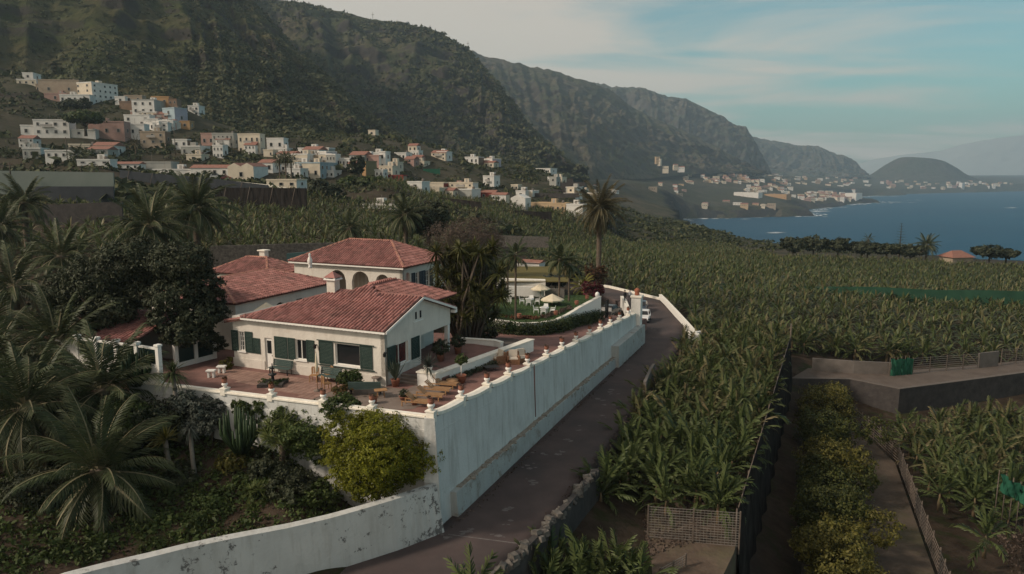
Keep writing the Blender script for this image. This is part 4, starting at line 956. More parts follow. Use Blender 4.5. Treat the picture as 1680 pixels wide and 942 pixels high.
M_DARK = pmat('dark_room', (0.02, 0.018, 0.018), (0.03, 0.026, 0.025), 1.0, 0.95)
HO = Vector((-8.13, 44.78, 86.5)); HR = -math.atan2(0.403, 0.915)
HX = Vector((0.915, -0.403, 0)); HY = Vector((0.403, 0.915, 0))
def hl(x, y, z=0.0): return HO + HX * x + HY * y + Vector((0, 0, z))

def tile_plane(mb, O, U, Vv, poly, pitch=0.27, course=0.42):
    """barrel tiles on a sloping plane: O origin, U along the eave, Vv up the slope (unit vectors), poly in (u,v)"""
    O, U, Vv = Vector(O), Vector(U).normalized(), Vector(Vv).normalized(); Nn = U.cross(Vv).normalized()
    if Nn.z < 0: Nn = -Nn
    us = [p[0] for p in poly]; vsx = [p[1] for p in poly]
    for i in range(int((max(us) - min(us)) / pitch) + 1):
        u = min(us) + (i + 0.5) * pitch; j = 0; v = min(vsx) - 0.05
        wob = rng.normal(0, 0.008)
        while v < max(vsx):
            if inside([u], [v + course * 0.4], poly)[0]:
                L2 = course * 1.12; r0, r1 = pitch * 0.42, pitch * 0.35
                vs = []
                lift = rng.normal(0, 0.006)
                for (vv, r, h) in ((v, r0, 0.03 + lift), (v + L2, r1, 0.005)):
                    for a in (0, 60, 120, 180):
                        vs.append(O + U * (u + wob - r * math.cos(R(a))) + Vv * vv + Nn * (h + r * 1.05 * math.sin(R(a))))
                mb.add(vs, [(0, 1, 5, 4), (1, 2, 6, 5), (2, 3, 7, 6), (0, 3, 2, 1)])
            v += course
def roof_face(root, P, eave_a, eave_b, over=0.0):
    """P: polygon (3D, local), first two points are the eave; adds bed + tiles parts"""
    P = [Vector(p) for p in P]; U = (P[1] - P[0]).normalized(); nrm = (P[1] - P[0]).cross(P[2] - P[1]).normalized(); Vv = nrm.cross(U).normalized()
    if Vv.z < 0: Vv = -Vv
    if nrm.z < 0: nrm = -nrm
    poly = [((p - P[0]).dot(U), (p - P[0]).dot(Vv)) for p in P]
    tile_plane(eave_a, P[0] + nrm * 0.02, U, Vv, poly)
    n = len(P); lo = [p - nrm * 0.10 for p in P]
    eave_b.add([tuple(p) for p in P] + [tuple(p) for p in lo], [tuple(range(n)), tuple(range(n, 2 * n))[::-1]] + [(i, (i + 1) % n, n + (i + 1) % n, n + i)[::-1] for i in range(n)])
def ridge_caps(root, a, b, m=None):
    a, b = Vector(a), Vector(b); n = max(2, int((b - a).length / 0.42)); mb = MB(); d = (b - a).normalized(); s_ = d.cross(Vector((0, 0, 1))).normalized(); u = s_.cross(d)
    for i in range(n):
        p = a.lerp(b, i / n); q = a.lerp(b, (i + 1.1) / n); vs = []
        for pt_, r in ((p, 0.15), (q, 0.125)):
            for ang in (0, 60, 120, 180): vs.append(pt_ + s_ * r * math.cos(R(ang)) + u * (r * 0.8 * math.sin(R(ang)) + 0.03))
        mb.add(vs, [(0, 1, 5, 4), (1, 2, 6, 5), (2, 3, 7, 6), (0, 3, 2, 1), (4, 5, 6, 7)])
    o = mb.build('ridge_tiles', m or M_RIDGE, root); o['kind'] = 'stuff'
def hip_roof(root, x0, x1, y0, y1, ze, zr, hipL=None, hipR=None, axis='x', over=0.35, faces='FBLR', caps=True):
    """roof with ridge along axis; hip lengths (0/None = gable)"""
    x0 -= over; x1 += over; y0 -= over; y1 += over
    tiles, bed = MB(), MB()
    if axis == 'x':
        ym = (y0 + y1) / 2; a = Vector((x0 + (hipL or 0), ym, zr)); b = Vector((x1 - (hipR or 0), ym, zr))
        c = [Vector((x0, y0, ze)), Vector((x1, y0, ze)), Vector((x1, y1, ze)), Vector((x0, y1, ze))]
        if 'F' in faces: roof_face(root, [c[0], c[1], b, a], tiles, bed)
        if 'B' in faces: roof_face(root, [c[2], c[3], a, b], tiles, bed)
        if hipR and 'R' in faces: roof_face(root, [c[1], c[2], b], tiles, bed)
        if hipL and 'L' in faces: roof_face(root, [c[3], c[0], a], tiles, bed)
        hips = ([(c[1], b), (c[2], b)] if hipR else []) + ([(c[0], a), (c[3], a)] if hipL else [])
    else:
        xm = (x0 + x1) / 2; a = Vector((xm, y0 + (hipL or 0), zr)); b = Vector((xm, y1 - (hipR or 0), zr))
        c = [Vector((x0, y0, ze)), Vector((x1, y0, ze)), Vector((x1, y1, ze)), Vector((x0, y1, ze))]
        roof_face(root, [c[1], c[2], b, a], tiles, bed); roof_face(root, [c[3], c[0], a, b], tiles, bed)
        if hipL: roof_face(root, [c[0], c[1], a], tiles, bed)
        if hipR: roof_face(root, [c[2], c[3], b], tiles, bed)
        hips = ([(c[0], a), (c[1], a)] if hipL else []) + ([(c[2], b), (c[3], b)] if hipR else [])
    rf = bed.build('roof', M_TILEU, root); o = tiles.build('roof_tiles', M_TILE, rf); o['kind'] = 'stuff'
    if caps:
        ridge_caps(rf, a, b)
        for p, q in hips: ridge_caps(rf, p, q)
    return rf
def wall_panel(mb, L_, H, holes, th, place):
    """wall with rectangular (or arched: 5th item True) holes (x0,x1,z0,z1); place(x,y,z)->point with y into the house"""
    xs = sorted({0, L_, *[h[0] for h in holes], *[h[1] for h in holes]}); zs = sorted({0, H, *[h[2] for h in holes], *[h[3] for h in holes]})
    for x0, x1 in zip(xs, xs[1:]):
        for z0, z1 in zip(zs, zs[1:]):
            cx_, cz_ = (x0 + x1) / 2, (z0 + z1) / 2
            if any(h[0] < cx_ < h[1] and h[2] < cz_ < h[3] for h in holes): continue
            c = [(x0, 0, z0), (x1, 0, z0), (x1, th, z0), (x0, th, z0), (x0, 0, z1), (x1, 0, z1), (x1, th, z1), (x0, th, z1)]
            mb.add([place(*p) for p in c], [(0, 3, 2, 1), (4, 5, 6, 7), (0, 1, 5, 4), (1, 2, 6, 5), (2, 3, 7, 6), (3, 0, 4, 7)])
    for h in holes:
        if len(h) > 4 and h[4]:
            n = 12; r = (h[1] - h[0]) / 2; xm = (h[0] + h[1]) / 2; zs0 = h[3] - r
            for k in range(n):
                xa, xb = h[0] + 2 * r * k / n, h[0] + 2 * r * (k + 1) / n
                za = zs0 + math.sqrt(max(0, r * r - (xa - xm) ** 2)); zb = zs0 + math.sqrt(max(0, r * r - (xb - xm) ** 2))
                c = [(xa, 0, za), (xb, 0, zb), (xb, th, zb), (xa, th, za), (xa, 0, h[3]), (xb, 0, h[3]), (xb, th, h[3]), (xa, th, h[3])]
                mb.add([place(*p) for p in c], [(0, 3, 2, 1), (4, 5, 6, 7), (0, 1, 5, 4), (1, 2, 6, 5), (2, 3, 7, 6), (3, 0, 4, 7)])
    return mb
def pbox(mb, place, x0, x1, y0, y1, z0, z1):
    c = [(x0, y0, z0), (x1, y0, z0), (x1, y1, z0), (x0, y1, z0), (x0, y0, z1), (x1, y0, z1), (x1, y1, z1), (x0, y1, z1)]
    return mb.add([place(*p) for p in c], [(0, 3, 2, 1), (4, 5, 6, 7), (0, 1, 5, 4), (1, 2, 6, 5), (2, 3, 7, 6), (3, 0, 4, 7)])
def window(root, place, x0, x1, z0, z1, cols=2, rows=3, sill=True, frame=M_WHITE, depth=0.12, pane=None):
    fr = MB(); fw_ = 0.06
    pbox(fr, place, x0, x0 + fw_, depth - .03, depth + .04, z0, z1); pbox(fr, place, x1 - fw_, x1, depth - .03, depth + .04, z0, z1)
    pbox(fr, place, x0 + fw_, x1 - fw_, depth - .03, depth + .04, z0, z0 + fw_); pbox(fr, place, x0 + fw_, x1 - fw_, depth - .03, depth + .04, z1 - fw_, z1)
    for i in range(1, cols): xm = x0 + (x1 - x0) * i / cols; pbox(fr, place, xm - .025, xm + .025, depth - .02, depth + .03, z0 + fw_, z1 - fw_)
    for i in range(1, rows):
        zm = z0 + (z1 - z0) * i / rows
        for k in range(cols):
            xa = x0 + (x1 - x0) * k / cols + (.026 if k else fw_); xb = x0 + (x1 - x0) * (k + 1) / cols - (.026 if k < cols - 1 else fw_)
            pbox(fr, place, xa, xb, depth - .015, depth + .025, zm - .02, zm + .02)
    wo = fr.build('window', frame, root)
    pbox(MB(), place, x0 + fw_ * .5, x1 - fw_ * .5, depth + .045, depth + .07, z0 + fw_ * .5, z1 - fw_ * .5).build('pane', pane or M_GLASS, wo)
    if sill: pbox(MB(), place, x0 - .1, x1 + .1, -.10, depth - .035, z0 - .09, z0 - .005).build('sill', M_WHITE, wo)
    return wo
def shutter(root, place, x0, x1, z0, z1, m=None, y=-0.06):
    mb = MB(); pbox(mb, place, x0, x0 + .08, y, y + .05, z0, z1); pbox(mb, place, x1 - .08, x1, y, y + .05, z0, z1); pbox(mb, place, x0 + .08, x1 - .08, y, y + .05, z0, z0 + .08); pbox(mb, place, x0 + .08, x1 - .08, y, y + .05, z1 - .08, z1)
    n = int((z1 - z0 - .16) / .09)
    for i in range(n):
        z = z0 + .08 + (z1 - z0 - .16) * i / n; pbox(mb, place, x0 + .08, x1 - .08, y + .012, y + .035, z + .012, z + (z1 - z0 - .16) / n - .004)
    return mb.build('shutter', m or M_SHUT, root)

# ---- front house
hA = thing('villa', 'white front villa with red hipped and gabled tile roof and dark green shutters', 'house', tuple(HO), HR)
WH = 3.62
fr = lambda x, y, z: (x, y, z)                          # facade along local x (negative), outward -y
holes = [(-12.25, -11.65, 1.15, 2.55), (-9.9, -9.25, 0.05, 2.3), (-7.2, -6.3, 1.05, 2.45), (-3.9, -1.95, 1.05, 2.5)]
mb = MB(); wall_panel(mb, 12.75, WH, [(h[0] + 12.75, h[1] + 12.75, h[2], h[3]) for h in holes], 0.3, lambda x, y, z: (x - 12.75, y, z))
mb.build('facade', M_PLASTER, hA)
pbox(MB(), fr, -12.82, -9.95, -.05, -.002, -.05, .62).build('base_course', M_PLASTER, hA); pbox(MB(), fr, -9.2, 0.05, -.05, -.002, -.05, .62).build('base_course', M_PLASTER, hA)
window(hA, fr, -12.25, -11.65, 1.15, 2.55, 3, 4); shutter(hA, fr, -12.98 + .1, -12.28, 1.1, 2.6); shutter(hA, fr, -11.62, -10.95, 1.1, 2.6)
shutter(hA, fr, -10.9, -10.3, 1.1, 2.2)
window(hA, fr, -7.2, -6.3, 1.05, 2.45, 2, 1); shutter(hA, fr, -9.0, -7.9, 1.0, 2.5); shutter(hA, fr, -7.82, -7.22, 1.0, 2.5); shutter(hA, fr, -6.25, -5.6, 1.0, 2.5)
window(hA, fr, -3.9, -1.95, 1.05, 2.5, 1, 1); shutter(hA, fr, -5.2, -4.05, 1.0, 2.55); shutter(hA, fr, -1.9, -0.95, 1.0, 2.55)
pbox(MB(), fr, -5.3, -0.75, -.13, -.07, 2.57, 2.63).build('shutter_rail', M_SHUT, hA); pbox(MB(), fr, -5.3, -0.75, -.13, -.07, 0.9, 0.96).build('shutter_rail', M_SHUT, hA)
d_ = pbox(MB(), fr, -9.9, -9.25, .1, .16, .05, 2.3).build('door', M_WHITE, hA); pbox(MB(), fr, -9.75, -9.4, .07, .098, 1.2, 2.1).build('pane', M_GLASS, d_); pbox(MB(), fr, -9.36, -9.30, .05, .098, 1.0, 1.1).build('handle', M_METAL, d_)
# gable end along local y, outward +x
gpl = lambda x, y, z: (-y, x, z)
gh = [(0.75, 2.75, 1.05, 2.45), (4.45, 8.7, -0.01, 2.45)]
mb = MB(); wall_panel(mb, 8.7, WH, gh, 0.3, gpl); 
mb.add([gpl(0, 0, WH), gpl(8.7, 0, WH), gpl(4.35, 0, 5.05), gpl(0, .3, WH), gpl(8.7, .3, WH), gpl(4.35, .3, 5.05)], [(0, 1, 2), (5, 4, 3), (0, 2, 5, 3), (1, 4, 5, 2)])
mb.build('gable_wall', M_PLASTER, hA)
window(hA, gpl, 0.75, 2.75, 1.05, 2.45, 2, 1, pane=pmat('red_room_glass', (0.10, 0.02, 0.02), (0.03, 0.012, 0.012), 2.0, 0.15)); shutter(hA, gpl, 0.2, 1.15, 0.95, 2.5, y=-.10); shutter(hA, gpl, 3.15, 4.2, 1.0, 2.5)
for x in (3.75, 4.35): pbox(MB(), gpl, x, x + .22, -.012, .03, 3.7, 4.2).build('vent_slot', M_DARK, hA)
pbox(MB(), gpl, 3.5, 4.8, -.04, -.002, 3.5, 3.58).build('vent_sill', M_WHITE, hA)
# porch under the right half of the gable
por = lambda x, y, z: (-2.2 - y, x, z)
mb = MB(); wall_panel(mb, 4.25, WH, [(1.3, 2.1, .95, 2.1)], 0.25, lambda x, y, z: por(x + 4.45, y, z)); mb.build('porch_wall', M_PLASTER, hA)
window(hA, por, 5.75, 6.55, .95, 2.1, 2, 3); shutter(hA, por, 5.1, 5.7, .9, 2.15, M_NAVY); shutter(hA, por, 6.6, 7.2, .9, 2.15, M_NAVY)
pbox(MB(), fr, -2.2, -.3, 4.2, 4.45, 0, 2.45).build('porch_side', M_PLASTER, hA)
for y in (8.5,):
    MB().box(-.32, -.02, y - .15, y + .15, 0, 2.45).build('column', M_WHITE, hA)
MB().box(-.30, -.04, 6.4, 6.6, 0.0, 2.45)
# left and back walls
MB().box(-12.74, -12.44, .31, 8.4, 0, WH).build('side_wall', M_PLASTER, hA); MB().box(-12.4, -2.5, 8.4, 8.68, 0, WH).build('back_wall', M_PLASTER, hA)
MB().box(-12.4, -2.48, .32, 8.38, -.1, .02).build('room_floor', M_DARK, hA)
MB().box(-12.4, -2.48, 1.6, 1.7, .03, 3.4).build('room_partition', M_DARK, hA)
# main roof: ridge along the facade, hip at the left, gable at the right; cross wing behind
over = .35; x0, x1, y0, y1, ze, zr = -11.6, .35, -.38, 9.05, WH + .02, 5.18
tiles, bed = MB(), MB()
A_, B_ = (-6.6, 4.33, zr), (.35, 4.33, zr)
roof_face(hA, [(x0, y0, ze), (x1, y0, ze), B_, A_], tiles, bed)
roof_face(hA, [(x1, y1, ze), (x0, y1, ze), A_, B_], tiles, bed)
roof_face(hA, [(x0, y1, ze), (x0, y0, ze), A_], tiles, bed)
rA = bed.build('roof', M_TILEU, hA); o = tiles.build('roof_tiles', M_TILE, rA); o['kind'] = 'stuff'
ridge_caps(rA, A_, B_, M_TILE); ridge_caps(rA, (x0, y0, ze), A_, M_TILE)
tiles, bed = MB(), MB()
cw_a, cw_b = (-4.4, 4.9, 5.62), (-4.4, 8.0, 5.62)
roof_face(hA, [(-0.7, 4.4, 4.3), (-0.7, 11.0, 4.3), cw_b, cw_a], tiles, bed)
roof_face(hA, [(-0.7, 11.0, 4.3), (-8.1, 11.0, 4.3), cw_b], tiles, bed)
roof_face(hA, [(-8.1, 11.0, 4.3), (-8.1, 4.4, 4.3), cw_a, cw_b], tiles, bed)
roof_face(hA, [(-7.2, 2.9, 4.73), (-1.6, 2.9, 4.73), cw_a], tiles, bed)
rB = bed.build('roof', M_TILEU, hA); o = tiles.build('roof_tiles', M_TILE, rB); o['kind'] = 'stuff'
ridge_caps(rB, cw_a, cw_b, M_TILE); ridge_caps(rB, (-0.7, 11.0, 4.3), cw_b, M_TILE)
MB().box(-7.8, -2.6, 8.7, 10.7, 0, 4.25).build('rear_wing', M_PLASTER, hA)
# white bargeboards on the gable and fascia at the eaves
def board(root, a, b, h=.16, t=.05, name='bargeboard'):
    a, b = Vector(a), Vector(b); d = (b - a); s_ = Vector((d.y, -d.x, 0)).normalized() * t
    if s_.length < 1e-6: s_ = Vector((t, 0, 0))
    mb = MB(); z = Vector((0, 0, h)); mb.hull8([a, b, b + s_, a + s_], [a + z, b + z, b + s_ + z, a + s_ + z]); return mb.build(name, M_WHITE, root)
board(hA, (.36, y0, ze - .12), (.36, 4.33, zr - .12)); board(hA, (.36, 4.33, zr - .12), (.36, y1, ze - .12))
MB().box(.02, .40, 8.75, 9.1, ze - .34, ze - .12).build('bargeboard', M_WHITE, hA)
MB().box(x0, .3, y0 - .05, y0 - .004, ze - .13, ze - .005).build('fascia', M_WHITE, hA)
mb = MB()
for i in range(42): mb.box(x0 + .15 + i * .28, x0 + .23 + i * .28, y0 - .003, -.003, ze - .16, ze - .13)
o = mb.build('rafter_ends', M_DARK, hA); o['kind'] = 'stuff'
# low lean-to roof over the left bay
tiles, bed = MB(), MB(); roof_face(hA, [(-13.2, 7.5, 3.22), (-13.2, -.35, 3.22), (-11.3, -.35, 3.62), (-11.3, 7.5, 3.62)], tiles, bed)
rC = bed.build('roof', M_TILEU, hA); o = tiles.build('roof_tiles', M_TILE, rC); o['kind'] = 'stuff'
# chimney, roof lantern
ch = MB().box(-7.35, -6.65, 3.75, 4.35, 4.2, 6.0).build('chimney', M_PLASTER, hA); MB().bbox(-7.5, -6.5, 3.6, 4.5, 6.0, 6.1).build('chimney_cap', M_WHITE, ch)
mb = MB(); mb.add([(-7.5, 3.6, 6.18), (-6.5, 3.6, 6.18), (-6.5, 4.5, 6.18), (-7.5, 4.5, 6.18), (-7, 4.05, 6.62)], [(0, 1, 4), (1, 2, 4), (2, 3, 4), (3, 0, 4), (3, 2, 1, 0)]); mb.build('chimney_hood', M_TILE, ch)
for s_ in ((-7.4, 3.7), (-6.6, 3.7), (-6.6, 4.4), (-7.4, 4.4)): MB().box(s_[0] - .05, s_[0] + .05, s_[1] - .05, s_[1] + .05, 6.1, 6.18).build('hood_leg', M_WHITE, ch)
mb = MB(); mb.box(-12.0, -11.4, 3.4, 4.0, 3.4, 4.0) if False else None;
# wall lamps
for x, place in ((-5.4, fr), (.1, lambda a, b, c: (b * -1 + .06, .1, c))):
    l_ = pbox(MB(), fr, x - .03, x + .03, -.12, -.002, 2.2, 2.26).build('wall_lamp', M_DARK, hA); MB().lathe([(.03, 0), (.09, .05), (.10, .2), (.12, .22), (.02, .34)], 8, (x, -.2, 1.98)).build('lantern', M_DARK, l_)

# ---- left house with arches, rear two storey house, small far roof
hB = thing('villa', 'white side house with arched windows under a long red tile roof', 'house', tuple(hl(-20.3, 3.4)), HR)
bpl = lambda x, y, z: (4.5 - y, x, z)
ahs = [(1.8, 3.0, 1.2, 2.9, True), (4.2, 5.6, 1.2, 3.0, True), (7.6, 8.6, 1.6, 2.9), (8.8, 10.0, 1.6, 2.9)]
mb = MB(); wall_panel(mb, 11.6, 3.75, ahs, .3, bpl); mb.build('arcade_wall', M_PLASTER, hB)
for h in ahs[:2]: pbox(MB(), bpl, h[0] + .02, h[1] - .02, .2, .25, h[2], h[3] - .02).build('pane', M_GLASS, hB)
for h in ahs[2:]: window(hB, bpl, h[0], h[1], h[2], h[3], 2, 2)
shutter(hB, bpl, 6.9, 7.55, 1.55, 2.95)
MB().box(-4.2, 4.19, 0.0, .3, 0, 3.75).build('front_wall', M_PLASTER, hB); MB().box(-4.5, -4.2, .0, 11.6, 0, 3.75).build('side_wall', M_PLASTER, hB)
MB().box(-4.1, 4.1, 11.3, 11.6, 0, 3.75).build('back_wall', M_PLASTER, hB)
hip_roof(hB, -4.5, 4.5, 0, 11.6, 3.75, 5.05, 3.2, 3.2, 'y', .35)
hC = thing('villa', 'two storey rear house with round arched loggia under a red hipped roof', 'house', tuple(hl(-10.4, 18.6)), HR)
ars = [(4.2, 6.2, 1.9, 4.35, True), (6.9, 8.9, 1.9, 4.35, True), (9.6, 11.2, 1.9, 4.2, True)]
mb = MB(); wall_panel(mb, 12.6, 5.0, ars, .35, lambda x, y, z: (x - 12.6, y, z)); mb.build('loggia_wall', M_PLASTER, hC)
cpl = lambda x, y, z: (-y, x, z)
whs = [(2.2, 2.9, 2.6, 4.2), (4.1, 4.9, 2.6, 4.2), (.5, 1.3, 2.5, 4.4, True)]
mb = MB(); wall_panel(mb, 8.2, 5.0, whs, .3, cpl); mb.build('side_wall', M_PLASTER, hC)
for h in whs[:2]: window(hC, cpl, h[0], h[1], h[2], h[3], 2, 3)
for a, b in ((1.55, 2.15), (2.95, 3.5), (3.5, 4.05), (4.95, 5.5), (6.1, 6.7)): shutter(hC, cpl, a, b, 2.55, 4.25, M_NAVY)
pbox(MB(), cpl, .5, 1.3, .2, .25, 2.5, 4.38).build('alcove', pmat('pink_alcove', (.45, .30, .26), (.5, .34, .3), 2), hC)
MB().box(-12.6, -12.3, .36, 8.2, 0, 5).build('side_wall', M_PLASTER, hC); MB().box(-12.29, -.31, 7.9, 8.2, 0, 5).build('back_wall', M_PLASTER, hC)
MB().box(-12.28, -.31, 2.2, 2.4, 0, 4.9).build('inner_wall', pmat('inner_cream', (.55, .48, .40), (.6, .52, .44), 1), hC)
for x in (-6.6, -4.2): window(hC, lambda a, b, c: (a, 2.1 + b, c), x, x + 1.0, 2.2, 4.0, 2, 3, False)
hip_roof(hC, -12.6, 0, 0, 8.2, 5.0, 6.95, 4.2, 4.2, 'x', .4)
MB().box(-12.95, .35, -.42, -.36, 4.82, 4.95).build('fascia', M_WHITE, hC)
hD = thing('villa', 'small far house roof with a white chimney behind the arched side house', 'house', tuple(hl(-33.0, 17.5)), HR)
MB().box(0, 7.5, 0, 5.5, -1, 3.5).build('walls', M_PLASTER, hD); hip_roof(hD, 0, 7.5, 0, 5.5, 3.5, 4.9, 2.8, 2.8, 'x', .3)
cd_ = MB().box(3.6, 4.3, 3.2, 3.8, 4.2, 5.5).build('chimney', M_PLASTER, hD); MB().bbox(3.45, 4.45, 3.05, 3.95, 5.5, 5.62).build('chimney_cap', M_CAP, cd_)
fn = thing('roof_figure', 'small white bird like figure on the side house roof ridge', 'statue', tuple(hl(-20.3 + 2.0, 3.4 + 11.9, 4.9)))
MB().lathe([(.16, 0), (.22, .1), (.12, .2), (.2, .45), (.24, .7), (.16, .95), (.08, 1.1), (.11, 1.22), (.09, 1.33), (.02, 1.42)], 9).build('body', M_WHITE, fn)

# ---- left outbuilding with two tiled roofs
oa = at(96, 552, 51.5); ob = at(178, 563, 48.6)
hS = thing('outbuilding', 'low white outbuilding with two worn red tiled roofs under the dark trees', 'outbuilding', (-33.2, 49.8, 86.3), HR * 0.6)
MB().box(0, .25, 0, 4.2, -2.0, 2.35).build('end_wall', M_PLASTER, hS); MB().box(.26, 7.5, 3.9, 4.2, 0, 2.9).build('back_wall', M_PLASTER, hS)
mb = MB(); wall_panel(mb, 7.2, 2.2, [(1.0, 2.2, .05, 2.0), (3.6, 4.6, .05, 2.0), (5.4, 6.6, .05, 2.0)], .25, lambda x, y, z: (x + .26, y + .02, z)); mb.build('front_wall', M_PLASTER, hS)
for x in (1.26, 3.86, 5.66): MB().box(x, x + 1.18, .16, .22, .05, 1.98).build('door', M_NAVY, hS)
tl, bd = MB(), MB(); roof_face(hS, [(-.2, -.3, 2.25), (4.1, -.3, 2.25), (4.1, 4.4, 3.05), (-.2, 4.4, 3.05)], tl, bd); rS = bd.build('roof', M_TILEU, hS); o = tl.build('roof_tiles', M_TILE, rS); o['kind'] = 'stuff'
tl, bd = MB(), MB(); roof_face(hS, [(4.2, -.5, 2.45), (7.9, -.5, 2.45), (7.9, 4.4, 3.6), (4.2, 4.4, 3.6)], tl, bd); rS = bd.build('roof', M_TILEU, hS); o = tl.build('roof_tiles', M_TILE, rS); o['kind'] = 'stuff'

# ---- white framed fences on the left of the terrace
def frame_fence(label, a, b, h, n, m_in, cat='fence', rail=True):
    a, b = Vector(a), Vector(b); t_ = thing('panel_fence', label, cat, tuple(a), math.atan2(b.y - a.y, b.x - a.x)); Ln = (b - a).xy.length; dz = b.z - a.z
    for i in range(n + 1):
        x = Ln * i / n; z = dz * i / n; p_ = MB().box(x - .13, x + .13, -.13, .13, z - .8, z + h).build('post', M_WHITE, t_); MB().bbox(x - .18, x + .18, -.18, .18, z + h, z + h + .12).build('post_cap', M_WHITE, p_)
    for i in range(n):
        x0_, x1_ = Ln * i / n + .14, Ln * (i + 1) / n - .14; z = dz * (i + .5) / n
        MB().box(x0_, x1_, -.06, .06, z + h - .22, z + h - .08).build('rail', M_WHITE, t_); MB().box(x0_, x1_, -.09, .09, z - .8, z + .35).build('rail', M_WHITE, t_)
        MB().box(x0_, x1_, -.02, .02, z + .36, z + h - .225).build('panel', m_in, t_)
    return t_
M_GPAN = pmat('dark_green_glass', (0.015, 0.03, 0.028), (0.025, 0.045, 0.042), 1, 0.12)
frame_fence('white framed fence with dark glass panels beside the villa corner', atz(290, 604, 86.5), atz(352, 588, 86.5), 1.75, 2, M_GPAN)
frame_fence('white post and rail fence with dark panels in front of the outbuilding', at(130, 588, 46.5), at(262, 607, 43.2), 1.5, 4, M_GPAN)
wall_line('boundary_wall', 'white end wall below the outbuilding at the left', [at(94, 590, 48.5), at(132, 592, 46.6)], 1.4, .25, M_WHITE, 3.0)

# ---- porch floor, steps, low planter wall on the right of the villa
pf = sheet('porch_floor', [(p.x, p.y) for p in (hl(.05, 1.9), hl(3.2, 1.9), hl(2.9, 11), hl(-2.3, 11.5), hl(-2.3, 4.4), hl(.05, 4.3))], lambda x, y: 86.92, M_PAVE, 2, .6); tag(pf, 'raised red tiled porch floor beside the villa gable', kind='structure')
st = thing('steps', 'three short stone steps up to the porch', 'steps', tuple(hl(.1, 1.9)), HR)
for i in range(3): MB().bbox(.02, 1.65, -.32 * (3 - i), -.32 * (2 - i) - .003, -.02, .14 * (i + 1)).build('step', M_PATIO, st)
a_, b_ = hl(1.75, 1.15), hl(4.2, 14.0)
pl = thing('planter_wall', 'low white wall with a coping and box end beside the loungers', 'wall', tuple(hl(1.75, 1.0)), HR)
MB().box(0, 1.35, 0, .55, -.1, .85).build('end_block', M_WHITE, pl); MB().bbox(-.06, 1.41, -.06, .61, .853, .95).build('end_cap', M_CAP, pl)
mb = MB(); mb.hull8([(.75, .56, -.1), (1.25, .56, -.1), (3.0, 12.6, -.3), (2.5, 12.6, -.3)], [(.75, .56, .72), (1.25, .56, .72), (3.0, 12.6, .60), (2.5, 12.6, .60)]); mb.build('wall_body', M_WHITE, pl)
mb = MB(); mb.hull8([(.68, .62, .723), (1.32, .62, .723), (3.07, 12.65, .603), (2.43, 12.65, .603)], [(.68, .62, .80), (1.32, .62, .80), (3.07, 12.65, .68), (2.43, 12.65, .68)]); mb.build('coping', M_CAP, pl)
wall_line('planter_wall', 'short white wall edging the porch below the big branching tree', [hl(-.4, 11.2, .3), hl(2.3, 11.6, .3), hl(3.1, 11.2, .3)], .45, .3, M_WHITE, .8, cap=M_CAP)

# terrace pieces: grey patio apron and tile grid at the front
pa = sheet('patio', [(p.x, p.y) for p in (hl(-3.0, -.06), hl(1.6, -.06), hl(1.6, 1.0), hl(4.3, 1.6), hl(4.0, -3.2), hl(1.0, -5.2), hl(-2.5, -5.0))], lambda x, y: 86.504, M_PATIO, 2, 0); tag(pa, 'grey stone patio in front of the gable corner', kind='structure')
M_PT = pmat('salmon_tile', (0.25, 0.150, 0.120), (0.31, 0.20, 0.165), 1.5, 0.9, rnd=0.12)
mb = MB()
for i in range(24):
    for j in range(8):
        u, v = -12.6 + i * .42, -.7 - j * .42
        if j > 3 + 3.5 * (i / 24) + 1: continue
        p = [hl(u + du * .395, v - dv * .395, .006) for du, dv in ((0, 0), (1, 0), (1, 1), (0, 1))]
        q = [Vector((x.x, x.y, 86.52)) for x in p]; mb.add([tuple(x) for x in q] + [(x.x, x.y, 86.49) for x in q], [(0, 3, 2, 1), (0, 1, 5, 4), (1, 2, 6, 5), (2, 3, 7, 6), (3, 0, 4, 7)])
o = mb.build('paving_tiles', M_PT, drive); o['kind'] = 'stuff'

# ================================================================== PLANTS
M_BARK = pmat('bark', (0.075, 0.058, 0.045), (0.12, 0.095, 0.075), 5.0, 0.95, 0.03, 14, stretch=(1, 1, 0.3))
M_PALMT = pmat('palm_trunk', (0.085, 0.065, 0.050), (0.15, 0.115, 0.085), 5.0, 0.95, 0.05, 7, stretch=(1, 1, 2.5))
M_STEM = pmat('banana_stem', (0.10, 0.085, 0.045), (0.16, 0.10, 0.06), 3.0, 0.8, stretch=(1, 1, 0.4))
L_BAN = leafmat('banana_leaf', [(0.040, 0.058, 0.022), (0.060, 0.082, 0.028), (0.080, 0.102, 0.036), (0.102, 0.116, 0.046), (0.138, 0.124, 0.060), (0.18, 0.138, 0.078)], 0.45, 0.22, 0.25)
L_PALM = leafmat('palm_leaf', [(0.032, 0.044, 0.020), (0.054, 0.068, 0.030), (0.086, 0.094, 0.046)], 0.5, 0.12, 0.4)
L_PALMD = leafmat('palm_leaf_dry', [(0.085, 0.062, 0.035), (0.13, 0.10, 0.058), (0.10, 0.085, 0.05)], 0.7, 0.1, 0.4)
L_PALMO = leafmat('palm_leaf_olive', [(0.050, 0.046, 0.022), (0.078, 0.066, 0.034), (0.11, 0.088, 0.048)], 0.55, 0.12, 0.5)
L_DARK = leafmat('dark_tree_leaf', [(0.030, 0.038, 0.022), (0.046, 0.054, 0.030), (0.070, 0.076, 0.044)], 0.6, 0.12)
L_MID = leafmat('mid_tree_leaf', [(0.034, 0.054, 0.016), (0.054, 0.078, 0.022), (0.080, 0.100, 0.032)], 0.55, 0.2)
